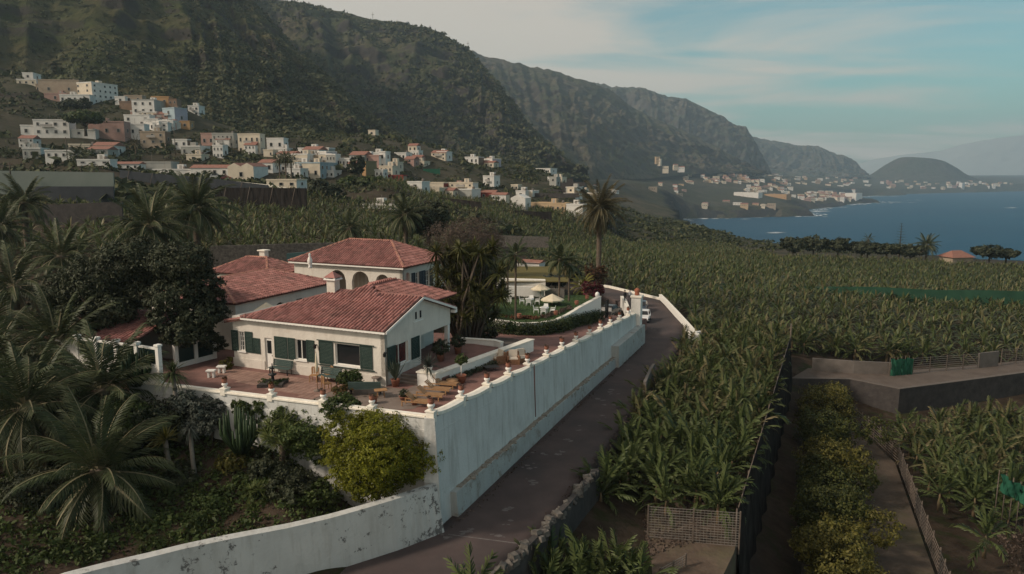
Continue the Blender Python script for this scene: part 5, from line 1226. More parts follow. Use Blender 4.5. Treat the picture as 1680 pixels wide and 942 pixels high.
L_LIME = leafmat('lime_bush_leaf', [(0.085, 0.098, 0.009), (0.14, 0.148, 0.013), (0.21, 0.205, 0.022)], 0.5, 0.3)
L_YEL = leafmat('yellowish_leaf', [(0.060, 0.060, 0.014), (0.105, 0.098, 0.022), (0.155, 0.135, 0.038)], 0.55, 0.25)
L_GREY = leafmat('grey_leaf', [(0.045, 0.055, 0.045), (0.075, 0.085, 0.070), (0.10, 0.11, 0.092)], 0.65, 0.15)
L_BROWN = leafmat('brown_twig', [(0.060, 0.044, 0.036), (0.095, 0.070, 0.056), (0.13, 0.10, 0.082)], 0.9, 0.05)
L_OLIVE = leafmat('sword_leaf', [(0.040, 0.046, 0.014), (0.068, 0.072, 0.022), (0.105, 0.098, 0.034)], 0.5, 0.2)
L_PINK = leafmat('bougainvillea', [(0.11, 0.014, 0.030), (0.16, 0.025, 0.045), (0.07, 0.03, 0.02), (0.05, 0.05, 0.02)], 0.6, 0.3)
L_SCRUB = leafmat('hillside_leaf', [(0.056, 0.064, 0.030), (0.072, 0.078, 0.038), (0.092, 0.090, 0.048)], 0.8, 0.05)
L_SCRUB2 = leafmat('scrub_leaf', [(0.034, 0.044, 0.020), (0.055, 0.064, 0.028), (0.085, 0.086, 0.038)], 0.7, 0.1)
L_CACT = leafmat('cactus_green', [(0.022, 0.040, 0.018), (0.036, 0.056, 0.024)], 0.55, 0.0)
L_LAWN = leafmat('grass_blade', [(0.020, 0.045, 0.010), (0.035, 0.065, 0.016), (0.055, 0.08, 0.022)], 0.6, 0.2)

def blades(pos, dirv, length, width, droop, n_seg, rg, up=(0, 0, 1)):
    """arching blades: arrays pos (n,3), dirv (n,3) unit, length (n,), -> quads (n*n_seg,4,3)"""
    n = len(pos); up = np.array(up, float)
    sidev = np.cross(dirv, up); sidev /= np.linalg.norm(sidev, axis=1, keepdims=True) + 1e-9
    outq = []; prev = None
    for i in range(n_seg + 1):
        s = i / n_seg
        p = pos + dirv * (length * s)[:, None] - up * (droop * length * s ** 2)[:, None]
        wv = (width * (1 - s ** 2.2) * (0.55 + 1.2 * s * (1 - s)) + 0.004)[:, None]
        l, r = p - sidev * wv, p + sidev * wv
        if prev is not None: outq.append(np.stack([prev[0], prev[1], r, l], 1))
        prev = (l, r)
    return np.stack(outq, 1).reshape(-1, 4, 3)
def blade_mesh(name, Q, n_seg):
    """blades as connected strips (one island per blade)"""
    n = len(Q) // n_seg; Q = Q.reshape(n, n_seg, 4, 3)
    V = np.concatenate([Q[:, :1, 0:2], np.stack([Q[:, :, 3], Q[:, :, 2]], 2)], 1)      # n, n_seg+1, 2, 3
    base = np.arange(n)[:, None] * (n_seg + 1) * 2 + np.arange(n_seg)[None, :] * 2
    Fc = np.stack([base, base + 1, base + 3, base + 2], -1).reshape(-1, 4)
    return np_mesh(name, V, Fc)
def rosette(name, n, length, width, droop, emin, emax, seed, mat_, n_seg=3, z0=0.0):
    rg = np.random.default_rng(seed); az = rg.uniform(0, 2 * np.pi, n); el = np.radians(rg.uniform(emin, emax, n))
    d = np.stack([np.cos(az) * np.cos(el), np.sin(az) * np.cos(el), np.sin(el)], -1)
    ln = length * rg.uniform(0.75, 1.1, n)
    me = blade_mesh(name, blades(np.zeros((n, 3)) + (0, 0, z0), d, ln, np.full(n, width), droop * rg.uniform(0.6, 1.4, n), n_seg, rg), n_seg); me.materials.append(mat_)
    return me
M_RACH = pmat('frond_rachis', (0.17, 0.15, 0.085), (0.22, 0.19, 0.115), 4, .7)
# palm fronds of unit length: rachis plus two rows of leaflets
def frond_mesh(k, mat_, droop, nl=30, wid=0.20, lw=0.011, fold=0.55):
    rg = np.random.default_rng(100 + k); s = np.linspace(0.0, 1, 12)
    ang = -droop * s ** 1.6; x = np.concatenate([[0], np.cumsum(np.cos(ang[:-1]) / 11)]); z = np.concatenate([[0], np.cumsum(np.sin(ang[:-1]) / 11)])
    Q = []
    for sd_ in (-1, 1):
        for i in range(nl):
            t = 0.10 + 0.90 * (i + rg.random() * 0.5) / nl
            px, pz = np.interp(t, s, x), np.interp(t, s, z); a = np.interp(t, s, ang)
            ln = wid * (0.35 + 0.65 * math.sin(math.pi * min(1, 0.15 + 0.80 * t))) * rg.uniform(0.85, 1.1)
            fx = 0.55 + 0.5 * t; d = np.array([fx * math.cos(a), sd_ * (1.05 - 0.35 * t), fx * math.sin(a) - fold * rg.uniform(0.4, 1.0)]); d /= np.linalg.norm(d)
            t1 = np.array([math.cos(a), 0, math.sin(a)]) * lw
            p = np.array([px, 0, pz]); m_ = p + d * ln * 0.5; e = p + d * ln + np.array([0, 0, -0.035])
            Q.append([p - t1, p + t1, m_ + t1 * 1.1, m_ - t1 * 1.1]); Q.append([m_ - t1 * 1.1, m_ + t1 * 1.1, e + t1 * .15, e - t1 * .15])
    for i in range(11):
        r0, r1 = 0.016 * (1 - i / 13), 0.016 * (1 - (i + 1) / 13)
        a0, a1 = np.array([x[i], 0, z[i]]), np.array([x[i + 1], 0, z[i + 1]])
        Q.append([a0 + (0, r0, 0.008), a1 + (0, r1, 0.008), a1 + (0, -r1, 0.008), a0 + (0, -r0, 0.008)])
    me = quads('frond', Q); me.materials.append(mat_); me.materials.append(M_RACH)
    for p in list(me.polygons)[-11:]: p.material_index = 1
    return me
def frond_set(mat_, **kw): return [frond_mesh(k, mat_, d, **kw) for k, d in enumerate((0.5, 0.9, 1.25, 1.6))]
FR_G = frond_set(L_PALM); FR_D = frond_set(L_PALMD, wid=0.15); FR_O = frond_set(L_PALMO, wid=0.15, nl=24)
FR_F = frond_set(leafmat('feather_palm_leaf', [(0.026, 0.040, 0.018), (0.045, 0.060, 0.026), (0.065, 0.075, 0.034)], .5, .2, .4), wid=0.28, nl=20, lw=0.022)
FR_Y = frond_set(leafmat('yellow_palm_leaf', [(0.10, 0.10, 0.02), (0.15, 0.14, 0.03), (0.07, 0.08, 0.02)], .5, .25, .4), wid=0.26, nl=20, lw=0.022)
def palm(label, crown, base_z, r, n=44, fronds=FR_G, dead=0, trunk_r=0.30, elev=(-35, 80), name='palm_tree', group=None, dfr=None, bx=0.0, by=0.0, seed=0, shaft=False):
    """crown: position of the heart; fronds are parts"""
    crown = Vector(crown); rg = np.random.default_rng(seed + int(crown.x * 10) % 997)
    t_ = thing(name, label, 'palm', (crown.x + bx, crown.y + by, base_z), 0, group)
    h = crown.z - base_z
    zz = np.linspace(-0.4, h, 9); pts = [(-bx * (z / h) ** 1.3 if z > 0 else 0, -by * (z / h) ** 1.3 if z > 0 else 0, z) for z in zz]
    rad = [trunk_r * (1.25 if i == 0 else 1.05 if i < 3 else 0.95) for i in range(9)]; rad[-1] = trunk_r * 1.25; rad[-2] = trunk_r * 1.2
    if h > 0.3: MB().tube(pts, rad, 9).build('trunk', M_PALMT, t_)
    top = Vector((-bx, -by, h))
    for i in range(n + dead):
        isd = i >= n; u = (i + 0.5) / n if not isd else rg.random()
        el = elev[1] + (elev[0] - elev[1]) * u ** 0.8 + rg.normal(0, 5) if not isd else rg.uniform(-85, elev[0])
        az = i * 2.39996 + rg.normal(0, 0.12)
        k = int(np.clip((0.2 + 0.8 * u) * 3.4 + rg.normal(0, .5), 0, 3)) if not isd else rg.integers(0, 2)
        o = link('frond', ((dfr or FR_D) if isd else fronds)[k], t_)
        o.location = top + Vector((math.cos(az), math.sin(az), 0)) * trunk_r * 0.6 + Vector((0, 0, 0.25 - 0.5 * u))
        L_ = r * rg.uniform(0.88, 1.1) * (0.82 if isd else 1); o.scale = (L_, L_ * rg.uniform(.85, 1.15), L_)
        o.rotation_euler = (rg.normal(0, 0.25), -R(el), az)
    return t_
def palm_px(label, px, py, Y, r, **kw):
    c = at(px, py, Y); bz = kw.pop('bz', None); bx, by = kw.get('bx', 0), kw.get('by', 0)
    return palm(label, c, gz(c.x + bx, c.y + by) if bz is None else bz, r, **kw)

# broadleaf crowns: leaf-sized quads gathered in clumps
def crown_mesh(name, blobs, n, size, mat_, seed=0, clump=0.28, per=26, aspect=0.5, flat=0.0):
    rg = np.random.default_rng(seed); B = np.array(blobs, float); wv = (B[:, 3] * B[:, 4] * B[:, 5]) ** (2 / 3); wv /= wv.sum()
    nc = max(4, n // per); bi = rg.choice(len(B), nc, p=wv)
    d = rg.normal(size=(nc, 3)); d /= np.linalg.norm(d, axis=1, keepdims=True)
    rr = rg.uniform(0.55, 1.0, nc) ** 0.6 * rg.uniform(0.88, 1.08, nc)
    C = B[bi, :3] + d * B[bi, 3:] * rr[:, None]
    C[:, 2] = np.where(d[:, 2] < 0, B[bi, 2] + (C[:, 2] - B[bi, 2]) * (1 - flat), C[:, 2])
    ci = rg.integers(0, nc, n); rad = clump * B[bi, 3:].mean(1)[ci] * rg.uniform(0.6, 1.2, n)
    off = rg.normal(size=(n, 3)); off /= np.linalg.norm(off, axis=1, keepdims=True); off *= (rad * rg.random(n) ** 0.45)[:, None]; off[:, 2] *= 0.75
    P = C[ci] + off
    nd = d[ci] * 0.6 + off / (rad[:, None] + 1e-6) * 0.5 + rg.normal(size=(n, 3)) * 0.55 + (0, 0, 0.25)
    nd /= np.linalg.norm(nd, axis=1, keepdims=True)
    a = np.cross(nd, rg.normal(size=(n, 3))); a /= np.linalg.norm(a, axis=1, keepdims=True) + 1e-9; b = np.cross(nd, a)
    s = (size * rg.uniform(0.6, 1.3, n))[:, None]
    Q = np.stack([P - a * s, P - b * s * aspect, P + a * s, P + b * s * aspect], 1)
    me = quads(name, Q); me.materials.append(mat_); return me
def tree(name, label, base, blobs, n, size, mat_, cat='tree', trunk=0.3, limbs=6, group=None, seed=0, clump=0.28, bark=None, per=26, flat=0.0, aspect=0.5):
    """blobs relative to base"""
    t_ = thing(name, label, cat, tuple(base), 0, group); rg = np.random.default_rng(seed)
    link('crown', crown_mesh('crown', blobs, n, size, mat_, seed, clump, per, aspect, flat), t_)
    if trunk:
        zt = min(b[2] - b[5] * 0.5 for b in blobs); zt = max(zt, 0.3); mb = MB()
        mb.tube([(0, 0, -.4), (rg.normal(0, .1), rg.normal(0, .1), zt * .5), (rg.normal(0, .15), rg.normal(0, .15), zt)], [trunk * 1.3, trunk, trunk * .8], 8)
        for i in range(limbs):
            b = blobs[i % len(blobs)]; e = Vector((b[0] + rg.normal(0, b[3] * .35), b[1] + rg.normal(0, b[4] * .35), b[2] + b[5] * rg.uniform(-.1, .5))); s_ = Vector((0, 0, zt * rg.uniform(.55, 1)))
            mid = s_.lerp(e, .5) + Vector((rg.normal(0, .15), rg.normal(0, .15), rg.uniform(0, .3)))
            mb.tube([s_, mid, e], [trunk * .6, trunk * .38, trunk * .1], 6)
        mb.build('trunk', bark or M_BARK, t_)
    return t_
def bush_px(label, px, py, Y, rx_px, ry_px, n, size, mat_, name='bush', group=None, seed=0, z=None, cat='bush', trunk=0.08, clump=0.3, per=26, nb=5):
    """bush whose visible outline is centred on a pixel at distance Y"""
    c = at(px, py, Y); rx, rz = rx_px * Y / F, ry_px * Y / F; bz = (gz(c.x, c.y) if z is None else z); bz = min(bz, c.z - rz * 0.7); rg = np.random.default_rng(seed + 5)
    hz_ = c.z - bz; blobs = [(0, 0, hz_, rx * .78, rx * .78, rz * .82)]
    for i in range(nb):
        a = 2 * math.pi * i / nb + rg.random(); q = rg.uniform(.35, .6); blobs.append((math.cos(a) * rx * q, math.sin(a) * rx * q, hz_ + rz * rg.uniform(-.35, .4), rx * rg.uniform(.4, .55), rx * rg.uniform(.4, .55), rz * rg.uniform(.4, .6)))
    return tree(name, label, (c.x, c.y, bz), blobs, n, size, mat_, cat, trunk, 6, group, seed, clump, None, per)

# ---- banana plants
def banana_leaf(k):
    """wind-torn leaf: midrib with slanting strips on both sides"""
    rg = np.random.default_rng(40 + k); n = 13; s = np.linspace(0, 1, n + 1)
    droop = (0.45, 0.8, 1.2, 1.6)[k % 4]; ang = -droop * s ** 1.8
    x = np.concatenate([[0], np.cumsum(np.cos(ang[:-1]) / n)]); z = np.concatenate([[0], np.cumsum(np.sin(ang[:-1]) / n)])
    w_ = 0.125 * np.sin(np.pi * np.clip(0.10 + 0.86 * s, 0, 1)) ** 0.55
    W = [(x[i], 0.0, z[i]) for i in range(n + 1)]; Fc = []
    for i in range(1, n):
        for sd_ in (-1, 1):
            if rg.random() < .07: continue
            l = w_[i] * rg.uniform(.6, 1.2); sh = 0.07 + 0.05 * rg.random(); dz = -l * rg.uniform(.15, .9); nar = rg.uniform(.35, .95); o = len(W)
            ca, sa = math.cos(ang[i]), math.sin(ang[i])
            W += [(x[i + 1] + sh * ca, sd_ * l, z[i + 1] + sh * sa + dz), (x[i + 1] + (sh - nar / n) * ca, sd_ * l * .96, z[i + 1] + (sh - nar / n) * sa + dz)]
            Fc.append((i, i + 1, o, o + 1))
    return np.array(W), np.array(Fc)
BL = [banana_leaf(k) for k in range(8)]
BL_ME = []
for V_, F_ in BL: me = np_mesh('leaf', V_, F_); me.materials.append(L_BAN); BL_ME.append(me)
ST_ME = MB().tube([(0, 0, -.3), (0.02, 0, .6), (0, .03, 1.1), (0, 0, 1.6)], [.17, .15, .11, .06], 7).mesh('stem', M_STEM)
def banana_layout(seed):
    rg = np.random.default_rng(seed); n = rg.integers(11, 17); out_ = []
    for i in range(n):
        u = i / (n - 1); el = 78 - 78 * u ** .95 + rg.normal(0, 9); out_.append((int(np.clip(u * 3.2 + rg.normal(0, .5), 0, 3)) + 4 * rg.integers(0, 2), i * 2.4 + rg.normal(0, .3), el, rg.uniform(2.0, 2.9), 1.15 + .5 * (1 - u) + rg.normal(0, .06), rg.normal(0, .35)))
    return out_
def rot_mat(rx, ry, rz):
    return np.array((Matrix.Rotation(rz, 3, 'Z') @ Matrix.Rotation(ry, 3, 'Y') @ Matrix.Rotation(rx, 3, 'X')))
def banana_arrays(seed):
    VV, FF = [], []; o = 0
    for k, az, el, ln, h, tw in banana_layout(seed):
        V_, F_ = BL[k]; p = (V_ * ln) @ rot_mat(tw, -R(el), az).T + (0, 0, h); VV.append(p); FF.append(F_ + o); o += len(p)
    return np.concatenate(VV), np.concatenate(FF)
BP = [banana_arrays(s) for s in range(10)]
BP_ME = []
for V_, F_ in BP: me = np_mesh('leaves', V_, F_); me.materials.append(L_BAN); BP_ME.append(me)
# simpler plants for the far field
def lowres(seed, nseg=3):
    rg = np.random.default_rng(900 + seed); L_ = banana_layout(seed); n = len(L_)
    az = np.array([a[1] for a in L_]); el = np.radians([a[2] for a in L_]); ln = np.array([a[3] for a in L_]); h = np.array([a[4] for a in L_])
    d = np.stack([np.cos(az) * np.cos(el), np.sin(az) * np.cos(el), np.sin(el)], -1); P = np.zeros((n, 3)); P[:, 2] = h
    Q = blades(P, d, ln, rg.uniform(.13, .24, n), rg.uniform(.2, .6, n), nseg, rg)
    Q = Q.reshape(n, nseg, 4, 3); V = np.concatenate([Q[:, :1, 0:2], np.stack([Q[:, :, 3], Q[:, :, 2]], 2)], 1).reshape(-1, 3)
    base = np.arange(n)[:, None] * (nseg + 1) * 2 + np.arange(nseg)[None, :] * 2
    return V, np.stack([base, base + 1, base + 3, base + 2], -1).reshape(-1, 4)
LR = [lowres(s, 3) for s in range(8)]; LR2 = [lowres(s, 2) for s in range(8)]
def plant_mass(name, pts, lib, label, mat_, smin=0.68, smax=1.08):
    VV, FF = [], []; o = 0
    ang = rng.uniform(0, 6.28, len(pts)); sc = rng.uniform(smin, smax, len(pts))
    for i, p in enumerate(pts):
        V_, F_ = lib[i % len(lib)]; c, s = math.cos(ang[i]) * sc[i], math.sin(ang[i]) * sc[i]
        q = np.empty_like(V_); q[:, 0] = V_[:, 0] * c - V_[:, 1] * s + p[0]; q[:, 1] = V_[:, 0] * s + V_[:, 1] * c + p[1]; q[:, 2] = V_[:, 2] * sc[i] + p[2]
        VV.append(q); FF.append(F_ + o); o += len(q)
    ob = link(name, np_mesh(name, np.concatenate(VV), np.concatenate(FF)), None, mat_); return tag(ob, label, kind='stuff')
def fill(poly, step, jit=0.35):
    xs = [p[0] for p in poly]; ys = [p[1] for p in poly]; P = []
    j = 0; y = min(ys)
    while y < max(ys):
        x = min(xs) + (step / 2 if j % 2 else 0)
        while x < max(xs): P.append((x, y)); x += step
        y += step * 0.87; j += 1
    P = np.array(P) + rng.normal(0, jit, (len(P), 2)); return P[inside(P[:, 0], P[:, 1], poly)]
n_banana = [0]
def banana(x, y, z, label, group, parts, s=1.0):
    i = n_banana[0]; n_banana[0] += 1
    t_ = thing('banana_plant', label, 'banana plant', (x, y, z), rng.uniform(0, 6.28), group); t_.scale = (s, s, s * rng.uniform(.92, 1.1))
    link('stem', ST_ME, t_)
    if parts:
        for k, az, el, ln, h, tw in banana_layout(i % 40):
            o = link('leaf', BL_ME[k], t_); o.location = (0, 0, h); o.scale = (ln, ln, ln); o.rotation_euler = (tw, -R(el), az)
    else: link('leaves', BP_ME[i % 10], t_)
# near plots, plant by plant
P1 = fill([(road_rx(42) + .5, 41.2), (road_rx(60) + .2, 60), (road_rx(78) + .2, 78), (road_rx(86) + .5, 86), (screen_x(90) - 1, 90), (screen_x(60) - .9, 60), (screen_x(41.5) - .9, 41.5)], 1.72, .35)
order = sorted(range(len(P1)), key=lambda i: P1[i][1])
for i in order:
    x, y = P1[i]
    if y < 45 and x < 8.5 and rng.random() < .55: continue
    q = (x - road_rx(y)) / (screen_x(y) - road_rx(y)); wh = 'beside the road' if q < .3 else 'along the black screen' if q > .7 else 'in the middle of the plot between road and screen'
    fa = 'nearest the wire fence' if y < 52 else 'halfway up' if y < 68 else 'at the far end'
    banana(x, y, plot_z(y), 'banana plant %s, %s' % (wh, fa), 'bananas between road and screen, %s, %s' % (wh, fa), y < 54, rng.uniform(.66, .98))
for px, py, Y in ((905, 925, 34.5), (945, 905, 35.5), (985, 900, 36), (1015, 895, 36.5), (950, 945, 33.5), (1000, 940, 34), (1035, 925, 35.5), (890, 955, 33), (925, 900, 36.5), (965, 925, 34.5), (1050, 950, 34), (920, 955, 33), (1005, 915, 35.5), (870, 945, 34)):
    p = at(px, py, Y); banana(p.x, p.y, plot_z(Y) - 0.5, 'young banana plant in front of the wire grid fence at the bottom', 'bananas in front of the wire fence', True, rng.uniform(.7, .95))
p = at(772, 950, 29.5); banana(p.x, p.y, p.z - 2.3, 'banana leaf tips poking up at the bottom edge of the road', None, True, .8)
P2 = fill([(39.6, 70), (38.8, 66), (35.5, 57), (32.3, 46), (40, 40), (75, 60), (75, 78), (50, 76), (41, 73)], 1.95, .4)
P2 = [p for p in P2 if abs(p[0] / p[1]) < .745][:150]
for x, y in P2:
    t = to_px((x, y, 72.3))
    if 1560 < t[0] < 1680 and 860 < t[1] < 960 and rng.random() < .6: continue
    fx = np.interp(y, [46, 57, 66, 77], [32.3, 35.5, 38.8, 39.5]); wh = 'next to the rail fence' if x - fx < 5 else 'in the middle of the lower plot' if x - fx < 14 else 'towards the right edge of the lower plot'
    fa = 'below the dark wall' if y > 72 else 'halfway down' if y > 58 else 'nearest the bottom edge'
    banana(x, y, 72.2, 'lower plot banana plant %s, %s' % (wh, fa), 'bananas of the lower plot, %s, %s' % (wh, fa), y < 59, rng.uniform(.68, .98))
BIG = [(24, 92), (38, 98), (75, 101), (110, 104), (160, 108), (205, 130), (180, 240), (92, 247), (96, 270), (98, 326), (45, 322), (10, 300), (2, 240), (3, 190), (9, 152), (17, 137), (25.5, 124), (28.5, 112), (24, 95)]
PB = fill(BIG, 2.0, .5); zb = ground_z(PB[:, 0], PB[:, 1])
vis = np.array([-60 < to_px((p[0], p[1], 78))[0] < 1760 for p in PB]); PB, zb = PB[vis], zb[vis]
left = max(0, 300 - n_banana[0]); od = np.argsort(PB[:, 1] + 0.15 * np.abs(PB[:, 0] - 50)); near = od[:left]; rest = od[left:]
for i in near: banana(PB[i, 0], PB[i, 1], zb[i], 'banana plant on the near edge of the big field', 'bananas on the near edge of the big field', False, rng.uniform(.9, 1.1))
mid = [i for i in rest if PB[i, 1] < 165]; far = [i for i in rest if PB[i, 1] >= 165]
L_BANF = L_BAN
mid_pts = [(PB[i, 0], PB[i, 1], zb[i]) for i in mid]; far_pts = [(PB[i, 0], PB[i, 1], zb[i]) for i in far]
plant_mass('banana_field', mid_pts, LR, 'big banana field spreading from the road towards the sea', L_BAN)
plant_mass('banana_field', far_pts, LR2, 'far strip of the big banana field before the cliff', L_BAN, .75, 1.1)
FIELDS = [([(-45, 104), (-14, 104), (-8, 130), (-12, 190), (-30, 205), (-62, 200), (-82, 172), (-72, 120)], 'banana field behind the villa roofs'),
          ([(-78, 95), (-46, 88), (-40, 112), (-60, 120), (-98, 118)], 'banana terrace left of the two big palms'),
          ([(-100, 133), (-76, 131), (-72, 142), (-100, 146)], 'strip of bananas below the grey screen'),
          ([(-20, 206), (4, 206), (20, 250), (18, 288), (-40, 288), (-45, 230)], 'banana terraces below the ochre building')]
for poly, lab in FIELDS:
    P = fill(poly, 2.5, .45); z_ = ground_z(P[:, 0], P[:, 1]); plant_mass('banana_field', [(P[i, 0], P[i, 1], z_[i]) for i in range(len(P))], LR, lab, L_BAN)

# ---- palms
palm_px('tall feather palm with a round spiky crown above the drive gate', 984, 340, 112, 4.6, n=78, fronds=FR_O, dead=16, trunk_r=.42, elev=(-60, 86), dfr=FR_D, bz=82.0)
palm_px('date palm with drooping fronds behind the brown bare bush', 665, 352, 118, 4.1, n=48, dead=14, trunk_r=.4, elev=(-50, 80))
palm_px('smaller date palm above the rear villa roof', 573, 374, 104, 3.0, n=38, dead=6, trunk_r=.32)
palm_px('big date palm with a tall trunk right of its twin behind the dark trees', 320, 342, 86, 5.0, n=46, dead=6, trunk_r=.42)
palm_px('big date palm left of its twin behind the dark trees', 246, 372, 80, 4.8, n=46, dead=5, trunk_r=.42)
palm_px('date palm in front of the grey screen at the far left', 38, 332, 96, 3.9, n=44, dead=8, trunk_r=.4)
palm_px('date palm cut by the left edge below the grey screen', -2, 372, 88, 4.2, n=40, dead=6, trunk_r=.4)
palm_px('spreading palm above the dark trees at the left', 100, 420, 70, 3.9, n=38, dead=4, trunk_r=.36)
palm_px('palm crown at the left edge beside the dark trees', 22, 470, 62, 4.0, n=38, dead=8, trunk_r=.36)
palm_px('shaggy palm at the left edge with hanging dry fronds', 44, 668, 39, 4.3, n=46, dead=26, trunk_r=.42, elev=(-45, 84))
palm_px('large foreground palm with long pale arching fronds at the bottom left', 163, 772, 36.0, 4.3, n=52, dead=5, trunk_r=.40, elev=(-42, 86))
palm_px('dense palm in front of the white post and rail fence', 168, 640, 42, 4.2, n=48, dead=5, trunk_r=.40)
palm_px('palm half hidden between the dark trees and the dense palm', 92, 560, 48, 3.9, n=40, dead=6, trunk_r=.38)
palm_px('palm crown at the left edge above the shaggy palm', -12, 585, 47, 4.0, n=36, dead=6, trunk_r=.38)
for px, py, Y, r, lab, bp_ in ((846, 418, 71, 1.7, 'slender palm right of the pair on the lawn', (848, 530)), (833, 424, 83, 1.6, 'slender palm behind its neighbour at the lawn corner', (832, 490)), (918, 425, 80, 2.2, 'feathery palm left of the pair by the white parasol', (926, 500)), (934, 432, 82, 1.9, 'thinner feathery palm right of the pair by the white parasol', (931, 500))):
    palm_px(lab, px, py, Y, r, n=16, fronds=FR_F, dead=5, trunk_r=.11, elev=(-30, 75), bz=85.3)
palm_px('short yellowish palm beside the bougainvillea', 956, 470, 94, 1.9, n=22, fronds=FR_Y, trunk_r=.14, bz=84.6, elev=(-25, 80))
for px, py, lab in ((458, 262, 'left of the three thin village palms'), (468, 258, 'tallest of the three thin village palms'), (477, 262, 'right of the three thin village palms')):
    palm_px(lab, px, py, 226, 2.5, n=24, trunk_r=.22, dead=3)
palm_px('small palm standing in the coastal bushes', 1425, 392, 252, 2.3, n=20, trunk_r=.2); palm_px('wide palm at the right end of the coastal bushes', 1521, 402, 246, 4.6, n=40, trunk_r=.3)
palm_px('dark palm beside the white bungalow', 127, 254, 224, 3.6, n=34, trunk_r=.3)
palm_px('dry palm on the slope below the beige house', 222, 236, 280, 3.4, n=24, fronds=FR_O, trunk_r=.25)
# fan palms and rosettes of the lower garden
FAN = [rosette('leaf_fan', 22, 1.0, .05, .15, -15, 60, 200 + k, leafmat('fan_leaf', [(.05, .07, .02), (.08, .10, .03), (.12, .13, .045)], .5, .2), 3) for k in range(3)]
def fan_palm(label, px, py, Y, r, n, bz=None):
    c = at(px, py, Y); z = min(gz(c.x, c.y), c.z - .25) if bz is None else bz; t_ = thing('fan_palm', label, 'palm', (c.x, c.y, z))
    MB().tube([(0, 0, -.3), (0, 0, c.z - z)], [.2, .16], 7).build('trunk', M_PALMT, t_)
    for i in range(n):
        az = i * 2.4; el = R(rng.uniform(-25, 80)); d = Vector((math.cos(az) * math.cos(el), math.sin(az) * math.cos(el), math.sin(el))); e = Vector((0, 0, c.z - z)) + d * r * .55
        o = MB().tube([(0, 0, c.z - z), e], [.03, .02], 4).build('leaf_stalk', L_CACT, t_); q = link('leaf_fan', FAN[i % 3], o); q.location = e; q.scale = (r * .55,) * 3; q.rotation_euler = d.to_track_quat('Z', 'Y').to_euler()
fan_palm('fan palm with broad green leaves behind the lime bush', 462, 712, 39, 1.6, 22); fan_palm('low fan palm on the slope above the peeling wall', 425, 820, 36.2, 1.25, 18)
def rosette_plant(name, label, px, py, Y, length, n, mat_, emin=-5, emax=88, trunk_to=None, width=.05, cat='plant', droop=.25):
    c = at(px, py, Y); t_ = None
    z = min(gz(c.x, c.y), c.z - .1) if trunk_to is None else at(*trunk_to, Y).z
    t_ = thing(name, label, cat, (c.x, c.y, z))
    if c.z - z > .5: MB().tube([(0.15, 0, -.4), (0.05, 0, (c.z - z) * .5), (0, 0, c.z - z)], [.16, .12, .11], 7).build('trunk', pmat('pale_trunk', (.17, .15, .13), (.25, .22, .19), 4, .9), t_)
    o = link('crown', rosette('crown', n, length, width, droop, emin, emax, int(px), mat_, 3), t_); o.location = (0, 0, c.z - z)
rosette_plant('yucca', 'spiky yucca with green blades left of the thin pale trunk', 268, 712, 40, 1.5, 90, leafmat('yucca_leaf', [(.035, .05, .028), (.06, .075, .04), (.09, .10, .055)], .5, .1))
rosette_plant('yucca', 'striped yellow agave below the spiky yucca', 272, 722, 38.5, 1.2, 60, L_YEL)
rosette_plant('screw_pine', 'small tree with a mop of narrow leaves in front of the parapet', 284, 612, 41.5, 1.35, 170, leafmat('mop_leaf', [(.03, .045, .018), (.05, .065, .026), (.07, .085, .034)], .5, .15), -30, 88, (291, 720), .035, 'tree', .5)
rosette_plant('screw_pine', 'thin pale trunk with a dry grey tuft on the garden slope', 311, 702, 38.2, .75, 110, L_GREY, -60, 80, (322, 806), .03, 'tree', .5)
for px, py, lab in ((640, 668, 'dry round tuft in a pot by the parapet corner'),):
    pass
def candelabra(label, px, py, Y, w_px, h_px, n, base=None):
    c = at(px, py + h_px / 2, Y); z = c.z; t_ = thing('candelabra_cactus', label, 'cactus', (c.x, c.y, z)); rg = np.random.default_rng(int(px)); k = Y / F
    for i in range(n):
        a = rg.uniform(0, 6.28); rr = w_px * .5 * k * math.sqrt(rg.random()); x, y = rr * math.cos(a), rr * math.sin(a); h = h_px * k * rg.uniform(.7, 1.05) * (1 - .25 * (rr / (w_px * .5 * k)) ** 2)
        MB().tube([(x * .25, y * .25, 0), (x * .85, y * .85, h * .45), (x, y, h * .6), (x * 1.02, y * 1.02, h)], [.07, .085, .09, .05], 6).build('arm', L_CACT, t_)
candelabra('green candelabra cactus with many upright arms on the garden slope', 396, 703, 39.4, 66, 84, 34)
candelabra('dense candelabra cactus hedge beside the white post and rail fence', 226, 598, 43.5, 66, 68, 60)
# bushes of the garden
bush_px('round lime green bush against the terrace corner', 616, 746, 36.6, 106, 92, 54000, .075, L_LIME, seed=3, clump=.15, per=26, nb=8, trunk=.12)
bush_px('dark feathery bush behind the lime bush', 505, 712, 39.6, 56, 56, 9000, .11, L_MID, seed=4, nb=7)
bush_px('small round bush topping the parapet', 433, 672, 40.8, 23, 28, 3500, .09, L_MID, seed=5)
bush_px('grey green shrub below the parapet on the left', 342, 680, 41.2, 42, 38, 5000, .10, L_GREY, seed=6)
bush_px('dark shrub under the lime bush', 480, 800, 37.2, 60, 40, 5000, .10, L_DARK, seed=7)
bush_px('green bush beside the large foreground palm', 340, 838, 36.0, 70, 34, 6500, .10, L_MID, seed=8)
bush_px('yellow tipped succulent clump on the garden slope', 380, 760, 38.6, 34, 18, 2200, .08, L_YEL, seed=9)
bush_px('green bush on the slope under the fan palm', 398, 792, 37.6, 30, 22, 2400, .09, L_MID, seed=10)
bush_px('dry reddish brushwood on top of the peeling wall', 420, 862, 35.6, 46, 18, 2600, .10, L_BROWN, seed=12)
